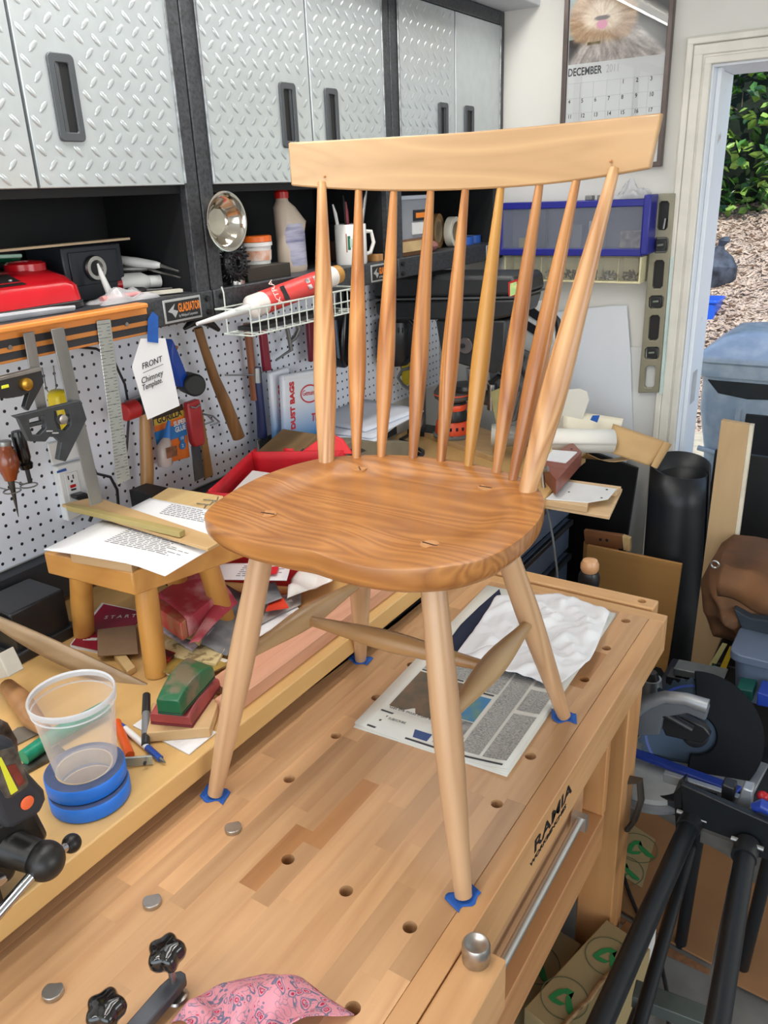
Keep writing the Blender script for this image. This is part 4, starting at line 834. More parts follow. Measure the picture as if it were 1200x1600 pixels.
for i, (dx, dy, tx, ty, h, m_) in enumerate(((-.01, -.02, -.02, -.035, .150, m_white), (.0, -.005, .0, -.012, .155, mat('maroon', (120, 20, 36), .3)), (.01, .012, .02, .045, .185, m_alu), (-.015, .01, -.03, .02, .17, m_blk))):
    tag(build(MB().tube([P0 + V(dx, dy, .008), P0 + V(tx, ty, h * .85), P0 + V(tx * 1.15, ty * 1.15, h)], [.0045, .0045, .002], 8), 'pen', m_), ['white pen leaning left in the mug', 'maroon pen in the middle of the mug', 'long silver pen leaning right in the mug', 'black pen at the back of the mug'][i], 'pen', 'pens in the mug')
bx_ = root('small_carton', 'small black box with white letters behind the mug', 'box', (-1.36, 1.93, SZ))
rbox('carton', -1.41, -1.36, 1.90, 1.955, SZ + .055, SZ + .10, m_blk, bx_, .002); rbox('carton_base', -1.41, -1.35, 1.89, 1.95, SZ, SZ + .054, mat('brown_block', (96, 64, 50), .6, var=.2), bx_, .004)
text('lettering', 'XH', .03, (-1.3595, 1.905, SZ + .065), (0, 1, 0), (0, 0, 1), m_white, bx_)
tag(build(MB().bx(-1.30, -1.25, 1.90, 1.93, SZ, SZ + .018), 'wood_offcut', m_handle, bev=.001), 'small light wood offcut right of the mug handle', 'block')
# far shelf: tub, brown box, tapes
tub = root('parts_tub', 'clear plastic tub with an orange and white label on the far shelf', 'tub', (-1.30, 2.15, SZ))
m_tub = mat('clear_tub', (216, 222, 232), .15, alpha=.45, var=0)
build(MB().rings([rprof(-1.40, -1.275, 2.055, 2.215, .015, SZ + .044), rprof(-1.405, -1.27, 2.05, 2.22, .015, SZ + .15)]), 'tub', m_tub, tub)
build(MB().rings([rprof(-1.41, -1.265, 2.045, 2.225, .015, SZ + .1505), rprof(-1.41, -1.265, 2.045, 2.225, .015, SZ + .162)]), 'lid', mat('clear_lid', (206, 214, 228), .2, alpha=.8, var=0), tub, bev=.002)
rbox('label', -1.2718, -1.268, 2.13, 2.205, SZ + .092, SZ + .122, m_label, tub, .0005); rbox('label_band', -1.2678, -1.2672, 2.14, 2.195, SZ + .10, SZ + .114, m_orange, tub, .0002)
rbox('label', -1.2738, -1.270, 2.125, 2.205, SZ + .055, SZ + .088, m_white, tub, .0005)
random.seed(2); f = MB()
for i in range(46): f.ell((random.uniform(-1.38, -1.29), random.uniform(2.07, 2.2), SZ + .055 + random.random() * .045), (.011, .009, .007), (random.random() * 90, 0, random.random() * 90), 7, 4)
build(f, 'contents', mat('brown_cork_bits', (150, 112, 92), .7, var=.3), tub, kind='stuff')
tag(build(MB().bx(-1.41, -1.255, 2.04, 2.2, SZ, SZ + .043), 'carton', mat('brown_card_box', (120, 82, 52), .7, var=.1), bev=.001), 'low brown box under the clear tub on the far shelf', 'box')
tag(build(MB().prism([(-1.25, 2.03, SZ + .012), (-1.25, 2.15, SZ + .012), (-1.254, 2.15, SZ + .040), (-1.254, 2.03, SZ + .040)], (.0012, 0, 0)), 'card_flap', mat('tan_card', (198, 168, 120), .7)), 'tan card flap at the front of the low brown box', 'card')
tag(build(MB().ell((-1.275, 2.235, SZ + .016), (.022, .03, .016), nu=12, nv=6), 'rag', mat('dusty_pink_cloth', (150, 98, 92), .8, var=.2)), 'dusty pink balled rag right of the brown box', 'rag')
tag(build(MB().bx(-1.36, -1.32, 2.245, 2.275, SZ, SZ + .13).bx(-1.355, -1.33, 2.25, 2.27, SZ + .131, SZ + .15), 'dispenser', mat('slate_tool', (60, 66, 72), .4), bev=.003), 'upright dark grey dispenser right of the clear tub', 'dispenser')
def roll(nm, lab, c, ax, r0, r1, h, m1, m2, group=None):
    t = root(nm, lab, 'tape', c, group); c = Vector(c)
    build(MB().lathe([(r0, 0), (r1, 0), (r1, h), (r0, h)], c, ax, 28, False).lathe([(r0, h), (r0, 0)], c, ax, 28, False), 'tape', m1, t)
    build(MB().lathe([(r0 - .0022, .001), (r0 - .0004, .001), (r0 - .0004, h - .001), (r0 - .0022, h - .001)], c, ax, 28, False).lathe([(r0 - .0022, h - .001), (r0 - .0022, .001)], c, ax, 28, False), 'core', m2, t)
    return t
m_core = mat('card_core', (190, 170, 140), .7)
roll('tape_roll', 'brown roll of tape standing on the far shelf', (-1.345, 2.36, SZ + .052), (1, .2, 0), .034, .052, .03, mat('brown_tape', (150, 116, 70), .4), m_core)
roll('tape_roll', 'white roll of tape standing beside the brown roll', (-1.31, 2.42, SZ + .046), (1, .1, 0), .032, .046, .025, mat('cream_tape', (220, 214, 200), .5), m_core)
roll('tape_roll', 'white roll at the back of the far shelf above the brown tape', (-1.44, 2.36, SZ + .056), (1, 0, 0), .036, .056, .04, m_white, m_core)
roll('tape_roll', 'small blue roll of tape lying on the far shelf', (-1.32, 2.52, SZ), (0, 0, 1), .026, .042, .024, mat('blue_tape_roll', (44, 92, 180), .5, var=.08), m_core)
roll('tape_roll', 'second small blue roll of tape lying right of the first', (-1.33, 2.605, SZ), (0, 0, 1), .024, .038, .024, MATS['blue_tape_roll'], m_core)
# ---------------------------------------------------------------- wire basket with a cartridge of sealant, hung on the shelf lip
wk = root('wire_basket', 'small white wire basket hung below the middle cabinet shelf', 'basket', (-1.19, 1.45, 1.45))
m_wwire = mat('white_coated_wire', (206, 214, 206), .4, var=.05)
bx0, bx1, by0, by1, bz0, bz1 = -1.228, -1.150, 1.265, 1.665, 1.470, 1.524
def wire(pts, r=.0017, cl=False): return build(MB().tube(pts, r, 6, cl), 'wire', m_wwire, wk)
wire([(bx0, by0 - .02, bz1), (bx1, by0, bz1), (bx1, by1, bz1), (bx0, by1, bz1)], .0022); 
wire([(bx0, by0, bz0), (bx1, by0, bz0), (bx1, by1, bz0), (bx0, by1, bz0)])
wire([(bx1, by0, (bz0 + bz1) / 2), (bx1, by1, (bz0 + bz1) / 2)]); wire([(bx0, by0 - .02, bz1), (bx0, by1, bz1)]); wire([(bx0, by0, bz0), (bx0, by1, bz0)]); wire([(bx0 + .035, by0, bz0), (bx0 + .035, by1, bz0)])
for k in range(16):
    y = by0 + (by1 - by0) * k / 15; wire([(bx1, y, bz1), (bx1, y, bz0), (bx0, y, bz0)])
for y in (by0 + .01, by1 - .03): wire([(bx0, y, bz0), (bx0, y, bz1 + .03), (bx0 - .004, y, bz1 + .042)])
ct = root('sealant_cartridge', 'red and white cartridge of caulk with a long nozzle lying in the wire basket', 'caulk', (-1.19, 1.45, 1.48))
a, b = Vector((-1.188,1.313,1.521)), Vector((-1.188,1.604,1.554)); d = (b - a)
build(MB().tube([a, b], .0245, n=24), 'barrel', mat('white_tube', (228, 220, 214), .3, var=0), ct)
build(MB().tube([a + d * .12, a + d * .83], .0249, n=24), 'wrap_label', mat('coral_red_label', (222, 70, 66), .35, var=.04), ct)
build(MB().tube([b, b + d * .09], .0215, n=24), 'end_cap', mat('ochre_plunger', (186, 134, 60), .5, var=.1), ct)
build(MB().tube([a, a - d * .04], [.0245, .012], n=20), 'shoulder', MATS['white_tube'], ct)
build(MB().tube([a - d * .04, (-1.188,1.15,1.51)], [.010, .0035], n=12), 'nozzle', mat('translucent_nozzle', (214, 214, 214), .3, var=.02), ct)
dn = d.normalized(); upv = V(.72, 0, .69); upv = (upv - dn * upv.dot(dn)).normalized(); nrm = V(.88, -.3, .36); nrm = (nrm - dn * nrm.dot(dn)).normalized(); upv = nrm.cross(dn)
for t, s, sz in ((.16, 'XTRA', .021),): text('lettering', s, sz, a + d * (t + .07) + nrm * .0252 - upv * .018, upv, -dn, mat('pale_pink_print', (244, 214, 206), .5), ct, 1.0)
build(MB().bar(a + d * .30 + nrm * .0250 - upv * .016, a + d * .30 + nrm * .0250 + upv * .016, .014, .001, nrm), 'print_block', m_ink, ct)
for i in range(2):
    for j in range(2): build(MB().bar(a + d * (.60 + .10 * i) + nrm * .0248 + upv * (.014 * j - .012), a + d * (.60 + .10 * i) + nrm * .0248 + upv * (.014 * j - .002), .013, .0012, nrm), 'print_block', mat('print_grey', (206, 200, 200), .4, var=.4, vs=80), ct)
tag(build(MB().bx(-1.222, -1.17, 1.30, 1.60, 1.4725, 1.481), 'tool_tray', mat('dark_tools', (62, 62, 64), .4, .4, var=.3)), 'flat dark steel tool lying in the bottom of the wire basket', 'tool')

# ================================================================ clutter on the back bench
BT = .9262
m_pine = wood('pale_pine', (226, 196, 140), (190, 152, 98), 'Y', 1, .5, .3)
m_stool = wood('honey_maple', (206, 152, 82), (160, 104, 46), 'X', .8, .35, .45, .03, .2)
m_stoolz = wood('honey_maple_leg', (214, 160, 84), (176, 116, 48), 'Z', .7, .35, .4, .04, .2)
so = root('step_stool', 'small honey coloured wooden stool with round legs standing on the back bench', 'stool', (-1.13, .9, BT))
build(MB().prism([(-1.28, .784, 1.1), (-1.061, .802, 1.1), (-.985, 1.06, 1.1), (-1.205, 1.042, 1.1)], (0, 0, .045)), 'stool_top', m_stool, so, bev=.003)
for (x, y), (u, v) in (((-1.30, .845), (-1.235, .822)), ((-1.066, .822), (-1.078, .84)), ((-1.075, 1.02), (-1.08, .99)), ((-1.20, 1.03), (-1.185, .985))):
    build(MB().tube([(x, y, BT), ((x * .5 + u * .5), (y * .5 + v * .5), 1.02), (u, v, 1.099)], [.0205, .0215, .0205], 18), 'leg', m_stoolz, so)
tag(build(MB().prism([(-1.191,.779,1.145),(-1.059,.803,1.145),(-1.089,.885,1.145),(-1.245,.875,1.145)], (0, 0, .021)), 'wood_block', wood('ash_block', (206, 180, 140), (160, 124, 86), 'X', 1, .5, .5), bev=.001), 'pale ash block under the papers at the front of the stool', 'block')
def sheet(nm, lab, pts, m=m_paper, th=.0008, bend=None, cat='paper', group=None, lines=None, n_=10):
    """a sheet given by four corners, with a bend function"""
    p = [Vector(q) for q in pts]
    def g(a, b):
        q = (p[0] * (1 - a) + p[1] * a) * (1 - b) + (p[3] * (1 - a) + p[2] * a) * b
        return q + V(0, 0, bend(a, b)) if bend else q
    rt = root(nm, lab, cat, p[0], group)
    build(MB().grid(n_, n_, g), 'sheet', m, rt, sol=th)
    if lines:
        f = MB(); rnd = random.Random(len(lab))
        a0, a1, b0, b1, nl = lines
        for i in range(nl):
            b = b0 + (b1 - b0) * i / nl; e = a1 - rnd.random() * (a1 - a0) * .35; a = a0
            while a < e:
                l = min(rnd.uniform(.02, .08), e - a + .01); h = (b1 - b0) / nl * .42
                up = V(0, 0, th * .5 + .0004)
                f._add([g(a, b) + up, g(a + l, b) + up, g(a + l, b + h) + up, g(a, b + h) + up], [(0, 1, 2, 3)]); a += l + .012
        build(f, 'printed_text', mat('print_dark_grey', (130, 130, 134), .7, var=0), rt, kind='stuff', smooth=False)
    return rt
sheet('paper_sheet', 'front sheet of printed paper drooping over the front of the stool', [(-1.24,.761,1.168),(-.984,.809,1.168),(-.975,.92,1.168),(-1.259,.907,1.168)], lines=(.30, .92, .45, .97, 11), bend=lambda a, b: -.012 * max(0, a - .75) * 4 * (1 - b) - .004 * abs(a - .3))
sheet('paper_sheet', 'back sheet of printed paper on the stool behind the wooden sticks', [(-1.264,.94,1.163),(-1.018,.955,1.163),(-1.073,1.039,1.163),(-1.26,1.029,1.163)], lines=(.35, .95, .45, .95, 7), bend=lambda a, b: .008 * b)
st_ = build(MB().prism([(-1.383,.908,1.172),(-.959,.888,1.172),(-.959,.931,1.172),(-1.356,.97,1.172)], (0, 0, .006)), 'lath', wood('tan_lath', (208, 174, 124), (170, 130, 84), 'X', 1, .5, .3), bev=.0008)
tag(st_, 'wide thin tan stick lying across the papers on the stool', 'stick')
tag(build(MB().bar((-1.338,.894,1.185), (-1.034,.903,1.185), .014, .011), 'lath', wood('olive_lath', (178, 160, 100), (140, 120, 70), 'X', 1, .5, .3), bev=.0008), 'narrow greenish square stick on top of the wide tan stick', 'stick')
hb = root('hook_board', 'pale board with bent metal hooks lying behind the stool', 'board', (-1.25, 1.13, 1.146))
build(MB().prism([(-1.282,1.033,1.146),(-1.304,1.12,1.146),(-1.157,1.134,1.146),(-1.105,1.061,1.146)], (0, 0, .012)), 'board', m_pine, hb, bev=.001)
for pts in ([(-1.16,1.047,1.161),(-1.131,1.05,1.161),(-1.147,1.074,1.161)], [(-1.169,1.07,1.161),(-1.14,1.077,1.161),(-1.148,1.097,1.161)], [(-1.173,1.093,1.161),(-1.143,1.1,1.161),(-1.156,1.118,1.161)]): build(MB().tube(pts, .0014, 6), 'hook', m_steel, hb)
build(MB().bx(-1.40, -1.26, 1.09, 1.14, BT, 1.1455), 'prop', m_dark, hb)
# red tote bag
m_felt = mat('red_tote_fabric', (196, 22, 36), .65, var=.1, vs=20)
tb_ = root('tote_bag', 'bright red fabric tote bag standing open behind the stool', 'bag', (-1.1, 1.3, BT))
TC = [V(-1.225, 1.16, 0), V(-1.01, 1.245, 0), V(-1.10, 1.50, 0), V(-1.315, 1.42, 0)]; TM = sum(TC, Vector()) / 4
def panel(p, q, h0, h1, pk=0, lean=0.0):
    nrm = (q - p).cross(V(0, 0, 1)).normalized()
    def g(a, b):
        x = p.lerp(q, a); x = TM + (x - TM) * (.95 + .05 * b); z = BT + .001 + ((h0 * (1 - a) + h1 * a) + pk * max(0, a - .55) / .45 - BT) * b
        return V(x.x, x.y, z) + nrm * (.010 * math.sin(math.pi * a) * math.sin(2.6 * b + a) + lean * b)
    return MB().grid(12, 10, g)
for i, (h0, h1, pk, ln) in enumerate(((1.150, 1.146, 0, .012), (1.146, 1.168, 0, 0), (1.168, 1.160, 0, -.03), (1.160, 1.150, 0, 0))):
    build(panel(TC[i], TC[(i + 1) % 4], h0, h1, pk, ln), 'side_panel', m_felt, tb_, sol=.003)
build(MB().prism([V(TM.x + (c.x - TM.x) * .93, TM.y + (c.y - TM.y) * .93, BT + .0002) for c in TC], (0, 0, .002)), 'base_panel', m_felt, tb_)
def band(a, b, wd, z0, z1, n0):
    c = TC[a[0]].lerp(TC[a[1]], b); u = (TC[a[1]] - TC[a[0]]).normalized() * wd; n0 = Vector(n0)
    return MB().grid(2, 8, lambda s, t: V(c.x, c.y, z0 + (z1 - z0) * t) + u * (s - .5) * 2 + n0 * (.5 + .5 * t))
m_web = mat('red_webbing', (214, 38, 46), .6, var=.06)
build(band((0, 1), .42, .013, .98, 1.153, (.008, -.026, 0)), 'strap', m_web, tb_, sol=.002)
build(band((2, 3), .55, .013, 1.06, 1.166, (-.010, -.016, 0)), 'strap', m_web, tb_, sol=.002)
# folded corner standing up at the right with a beige patch
pkc = [V(-1.20, 1.455, 1.158), V(-1.075, 1.495, 1.160), V(-1.105, 1.50, 1.19), V(-1.135, 1.495, 1.202), V(-1.16, 1.485, 1.19)]
build(MB().prism(pkc, (.004, -.01, 0)), 'raised_corner', m_web, tb_, bev=.002)
build(MB().prism([V(-1.135, 1.478, 1.162), V(-1.105, 1.487, 1.162), V(-1.107, 1.487, 1.172), V(-1.137, 1.478, 1.172)], (.001, -.004, 0)), 'patch', mat('beige_patch', (150, 110, 70), .7), tb_)
tag(build(MB().box((-1.2, 1.3, 1.035), (.12, .16, .17), (4, 6, 20)), 'white_carton', m_white, bev=.003), 'white packet sitting inside the red tote bag', 'box')
# maroon booklet, brown card, white book under and beside the stool
bk = root('booklet', 'maroon booklet with white print lying under the stool', 'booklet', (-1.15, .92, BT))
build(MB().prism([(-1.283,.803,.935),(-1.211,.816,.935),(-1.244,.965,.935),(-1.364,.947,.935)], (0, 0, .002)), 'cover', mat('maroon_cover', (150, 24, 56), .35, var=.08), bk)
build(MB().prism([(-1.29,.804,.926),(-1.214,.819,.926),(-1.247,.973,.926),(-1.378,.953,.926)], (0, 0, .0075)), 'pages', m_paper, bk)
text('lettering', 'S T A R T I N G', .018, (-1.308,.902,.938), Vector((-1.235,.954,.938)) - Vector((-1.308,.902,.938)), (0, 1, 0), m_white, bk, .9)
for k in range(3): build(MB().bar((-1.275,.824,.938), (-1.25,.838,.938), .002, .0008), 'print_line', m_white, bk) if k == 0 else build(MB().bar(Vector((-1.275,.824,.938)) + V(.004 * k, .006 * k, 0), Vector((-1.25,.838,.938)) + V(.004 * k, .006 * k, 0), .002, .0008), 'print_line', m_white, bk)
tag(build(MB().prism([(-1.275,.86,.941),(-1.22,.911,.941),(-1.131,.839,.941),(-1.192,.794,.941)], (0, 0, .0025)), 'brown_card', mat('brown_kraft', (150, 124, 96), .7, var=.06), bev=.0005), 'square of brown card lying on the maroon booklet', 'card')
tag(build(MB().prism([(-1.178,.818,.927),(-1.175,.837,.927),(-1.104,.808,.927),(-1.105,.789,.927)], (0, 0, .012)), 'wood_scrap', m_pine, bev=.001), 'small square pale wood scrap left of the front stool leg', 'block')
tag(build(MB().bx(-1.44, -1.33, .72, .84, BT, 1.03).bx(-1.45, -1.32, .71, .85, BT, .95), 'black_box', m_blk, bev=.004), 'black plastic case standing behind the left stool leg', 'case')
# long curved wooden strip leaning across the left end
def strip(a, b):
    t = a; x = Vector((-1.386,.7,1.037)).lerp(Vector((-1.032,.8,.914)), t)
    hgt = .045 * math.sin(math.pi * (t * .92 + .05)) ** .8 + .004
    return x + V(0, -.012 * math.sin(math.pi * t), .018 * math.sin(math.pi * t) - hgt * b)
tag(build(MB().grid(24, 3, strip), 'bent_wood_strip', wood('weathered_strip', (176, 150, 118), (128, 104, 78), 'X', 1, .5, .4), sol=.006), 'long curved weathered wooden strip leaning on the back bench at left', 'wood strip')
tag(build(MB().prism([(-1.254,.62,1),(-1.21,.62,1.036),(-1.192,.62,.996),(-1.268,.62,.961)], (0, .03, 0)), 'pale_block', mat('pale_grey_block', (190, 184, 172), .7), bev=.002), 'pale block at the far left edge beside the curved strip', 'block')
tag(build(MB().tube([(-1.251,.644,.944), (-1.196,.631,.944), (-1.122,.606,.944), (-1.073,.596,.946)], [.014, .0185, .017, .010], 14), 'turned_tool', wood('mallet_handle', (176, 130, 86), (130, 88, 54), 'Y', 1, .4, .3)), 'smooth brown turned wooden handle lying behind the clear tub', 'handle')
tag(build(MB().prism([(-1.139,.543,.927),(-1.147,.59,.927),(-1.109,.628,.927),(-1.101,.597,.927),(-1.108,.555,.927)], (0, 0, .002)), 'scraper_plate', mat('grey_card', (120, 112, 100), .6, var=.1)), 'thin grey scraper plate lying left of the clear tub', 'plate')
gh = build(MB().tube([(-1.045,.535,.946), (-1.05,.601,.946), (-1.038,.691,.946)], [.012, .0125, .012], 14), 'ribbed_tool', mat('green_ribbed_rubber', (14, 140, 106), .4, var=.15, vs=70), )
tag(gh, 'green ribbed rubber handle running behind the clear tub', 'handle')
tag(build(MB().bar((-1.04,.529,.93), (-1.031,.591,.93), .022, .006), 'steel_bar', mat('pitted_steel', (110, 106, 98), .5, .6, var=.3, vs=40)), 'short pitted steel bar beside the green handle', 'bar')
# tub on two rolls of blue tape
rl = mat('painter_tape_side', (70, 84, 120), .6, var=.1, vs=60)
def tape2(c, lab, lc):
    t = root('tape_roll', lab, 'tape', c, 'rolls of blue tape under the clear tub')
    c = Vector(c)
    build(MB().lathe([(.0555, .001), (.057, .003), (.057, .0225), (.0555, .0245)], c, n=48, cap=False), 'tape', mat('painter_tape', (28, 116, 220), .45, var=.05), t)
    build(MB().lathe([(.0555, .0245), (.041, .0248), (.041, 0), (.0555, .001)], c, n=48, cap=False), 'tape_edge', rl, t)
    build(MB().lathe([(.0405, 0), (.0405, .0248), (.038, .0248), (.038, 0), (.0405, 0)], c, n=48, cap=False), 'core', m_core, t)
tape2((-.901, .545, BT), 'lower wide roll of blue tape on the front of the back bench', 0)
tape2((-.909, .549, BT + .0252), 'upper roll of blue tape directly under the clear tub', 0)
dc = root('clear_tub', 'empty translucent plastic tub standing on two rolls of blue tape', 'container', (-.909, .553, BT + .0505))
m_deli = bpy.data.materials.new('translucent_tub'); m_deli.use_nodes = True
n = m_deli.node_tree.nodes; L = m_deli.node_tree.links; pb_ = n['Principled BSDF']; pb_.inputs['Base Color'].default_value = srgb(228, 226, 228); pb_.inputs['Roughness'].default_value = .25
tr = n.new('ShaderNodeBsdfTransparent'); mxs = n.new('ShaderNodeMixShader'); lw = n.new('ShaderNodeLayerWeight'); lw.inputs['Blend'].default_value = .35
mr = n.new('ShaderNodeMapRange'); mr.inputs[3].default_value = .09; mr.inputs[4].default_value = .6; L.new(lw.outputs['Facing'], mr.inputs[0]); L.new(mr.outputs[0], mxs.inputs[0])
L.new(tr.outputs[0], mxs.inputs[1]); L.new(pb_.outputs[0], mxs.inputs[2]); L.new(mxs.outputs[0], n['Material Output'].inputs[0])
o = (-.909, .553, BT + .0505)
build(MB().lathe([(.001, .003), (.030, .003), (.036, .001), (.043, .001), (.0445, .006), (.056, .104), (.0575, .107), (.0575, .116)], o, n=48, cap=False), 'tub', m_deli, dc)
build(MB().lathe([(.0575, .115), (.060, .115), (.0605, .122), (.059, .1245), (.057, .122), (.0575, .115)], o, n=48, cap=False), 'rim', mat('tub_rim', (220, 222, 226), .25, alpha=.75, var=0), dc)
build(MB().lathe([(.0565, .105), (.0585, .106), (.0565, .1075)], o, n=48, cap=False), 'ridge', MATS['tub_rim'], dc)
# pens, marker, bracket
def pen(nm, lab, a, b, r, parts, cat='pen', group=None):
    t = root(nm, lab, cat, a, group); a, b = Vector(a), Vector(b)
    for pn, s, e, ra, rb, m_ in parts: build(MB().tube([a.lerp(b, s), a.lerp(b, e)], [r * ra, r * rb], 12), pn, m_, t)
m_grey = mat('marker_grey', (120, 122, 124), .45, var=.1)
pen('marker', 'black and grey permanent marker leaning on the sanding blocks', (-.913,.661,.936), (-.992,.738,.957), .0068, (('end_cap', 0, .18, 1, 1, m_blk), ('barrel', .18, .62, 1, 1, m_grey), ('cap', .62, 1, 1.1, 1.0, m_blk)), 'marker')
pen('ballpoint_pen', 'white and blue ballpoint pen lying in front of the black marker', (-.993,.679,.933), (-.856,.649,.933), .0055, (('clip_end', 0, .1, .8, 1, mat('pen_blue', (34, 80, 170), .3)), ('barrel', .1, .62, 1, 1, m_white), ('grip', .62, .9, 1.05, .95, MATS['pen_blue']), ('tip', .9, 1, .6, .2, m_alu)))
pen('carpenter_pencil', 'flat orange pencil with black lettering beside the clear tub', (-1.01,.683,.933), (-.918,.633,.933), .0075, (('body', .05, 1, 1, 1, mat('orange_paint', (226, 92, 30), .4)), ('tip', 0, .05, .3, .8, m_alu)), 'pencil')
bra = root('flat_bracket', 'small flat zinc bracket with one hole lying by the tape rolls', 'bracket', (-.877,.616,.95))
build(MB().prism([V(*p) for p in [(-.914,.613,.929),(-.878,.642,.928),(-.874,.641,.928),(-.91,.612,.928)]], (0, 0, .016)), 'plate', mat('zinc_plate', (172, 178, 172), .35, .7, var=.1), bra, bev=.0005)
c = Vector((-.909,.655,.91)); build(MB().cyl((-.88,.631,.937), Vector((-.88,.631,.937)) + V(.003, -.004, 0), .0025, n=10), 'hole', m_ink, bra)
# paper and boards under the sanding blocks
tag(build(MB().prism([(-.98,.692,.927),(-.843,.686,.927),(-.845,.749,.927),(-.981,.753,.927)], (0, 0, .002)), 'note_pad', m_paper), 'white note pad lying under the pale board with the sanding blocks', 'paper')
tag(build(MB().prism([(-.922,.673,.929),(-.842,.734,.929),(-.886,.803,.929),(-.978,.736,.929)], (0, 0, .019)), 'pale_board', mat('mdf_pale', (206, 170, 122), .6, var=.06), bev=.002), 'small pale board under the red sanding block', 'board')
def sandblock(nm, lab, base, z0, h, m_, pads, peak=.4):
    t = root(nm, lab, 'sanding block', base[0], 'sanding blocks')
    b = [Vector(q) for q in base]; N_ = 12; rs = []
    for i in range(N_ + 1):
        s = i / N_; p = b[0].lerp(b[3], s); q = b[1].lerp(b[2], s)
        hh = h * (.42 + .58 * math.sin(math.pi * min(1, .12 + s * .85)) ** .7)
        ins = (q - p) * .06
        rs.append([p, q, q + V(0, 0, hh * .8) - ins * .3, q - ins + V(0, 0, hh), p + ins + V(0, 0, hh), p + V(0, 0, hh * .8) + ins * .3])
    build(MB().rings(rs), 'body', m_, t, bev=.0015, ang=30)
    build(MB().prism([q + V(0, 0, -.0045) for q in b], (0, 0, .004)), 'pad', pads, t, bev=.001)
    return t
m_rb = mat('worn_red_block', (160, 66, 62), .45, var=.3, vs=18, col2=(120, 56, 60)); m_gb = mat('worn_green_block', (26, 96, 60), .35, var=.5, vs=22, col2=(112, 104, 84), lo=.5, hi=.62, coat=.3)
sandblock('sanding_block', 'dull red sanding block under the green one', [(-.933,.692,.953),(-.865,.719,.953),(-.906,.828,.953),(-.98,.809,.953)], .953, .024, m_rb, mat('dark_red_pad', (120, 36, 44), .6))
sandblock('sanding_block', 'curved green sanding block with worn paint on top of the red one', [(-.909,.691,.982),(-.87,.706,.982),(-.9,.813,.982),(-.965,.813,.982)], .982, .034, m_gb, mat('dark_green_pad', (20, 70, 48), .6))
# red sandpaper wrapped block and sheets of abrasive
m_redp2 = mat('red_abrasive', (176, 58, 74), .75, var=.4, vs=14, col2=(206, 150, 150), lo=.5, hi=.7); m_gp = mat('grey_abrasive', (104, 106, 110), .8, var=.3, vs=20, col2=(150, 150, 150))
wbk = root('wrapped_block', 'wood block wrapped in dusty red sandpaper under the stool edge', 'sanding block', (-1.104,.94,.97))
B4 = [Vector(q) for q in [(-1.169,.914,.968),(-1.053,.884,.968),(-1.083,1.031,.968),(-1.2,1.065,.968)]]
build(MB().prism([B4[0], B4[1], B4[2], B4[3]], (0, 0, .037)), 'block', mat('red_end_wood', (196, 70, 66), .6, var=.4, vs=30, col2=(190, 150, 110)), wbk, bev=.002)
def wrap(a, b):
    e = b * 4
    p = B4[0].lerp(B4[3], .12 + .9 * a); q = B4[1].lerp(B4[2], .12 + .9 * a); n_ = (q - p).normalized()
    if e < 1: return p - n_ * .003 + V(0, 0, .037 * e)
    if e < 3: return p.lerp(q, (e - 1) / 2) + V(0, 0, .0395 + .005 * math.sin(math.pi * (e - 1) / 2) + .004 * math.sin(5 * a + e))
    return q + n_ * .003 + V(0, 0, .038 * (4 - e))
build(MB().grid(10, 24, wrap), 'sandpaper_wrap', m_redp2, wbk, sol=.0012)
def curl(nm, lab, pts, m_, h, k=5, cat='sandpaper', g_='sheets of sandpaper'):
    p = [Vector(q) for q in pts]
    def g(a, b):
        q = (p[0] * (1 - a) + p[1] * a) * (1 - b) + (p[3] * (1 - a) + p[2] * a) * b
        return q + V(0, 0, h * (.5 + .5 * math.sin(k * a + 2 * b)) * (.4 + b * .6))
    return tag(build(MB().grid(14, 10, g), nm, m_, sol=.001), lab, cat, g_)
curl('sandpaper_sheet', 'curled grey abrasive sheet right of the red wrapped block', [(-1.058,.909,.945),(-.971,.913,.945),(-1.074,1.133,.945),(-1.158,1.104,.945)], m_gp, .022)
curl('sandpaper_sheet', 'red abrasive sheet standing curled beside the wrapped block', [(-1.03,.878,.967),(-1.01,.884,.967),(-1.061,1.045,.967),(-1.099,1.055,.967)], m_redp2, .03, 2)
curl('sandpaper_sheet', 'printed pale backed abrasive sheet under the red wrapped block', [(-1.152,.907,.952),(-1.032,.884,.952),(-1.05,.963,.952),(-1.168,.965,.952)], mat('pale_lilac_back', (176, 164, 170), .7, var=.3, vs=40), .008)
curl('sandpaper_sheet', 'buff paper roll end sticking out under the wrapped block', [(-1.079,.909,.95),(-1.032,.903,.95),(-1.068,.971,.95),(-1.109,.978,.95)], mat('buff_back', (206, 176, 112), .7), .02, 3)
curl('sandpaper_sheet', 'dark grey abrasive strip seen right of the front left chair leg', [(-1.02,1.068,.962),(-1.003,1.115,.962),(-1.066,1.168,.962),(-1.078,1.144,.962)], m_gp, .006, 2)
tag(build(MB().prism([(-1.101,.858,.94),(-.969,.881,.94),(-.992,.929,.94),(-1.116,.9,.94)], (0, 0, .006)), 'flyer', mat('cream_print', (214, 196, 146), .7, var=.4, vs=60, col2=(150, 130, 90), lo=.55, hi=.65)), 'cream printed leaflet on top of the books under the sandpaper', 'leaflet')
bo = root('book', 'book with white page edges lying behind the green sanding block', 'book', (-1.03,.845,.93))
build(MB().prism([(-1.079,.827,.927),(-.985,.833,.927),(-.964,.912,.927),(-1.109,.904,.927)], (0, 0, .012)), 'pages', mat('page_edges', (226, 220, 206), .8, var=.15, vs=90, st=(.1, .1, 6)), bo, bev=.001)
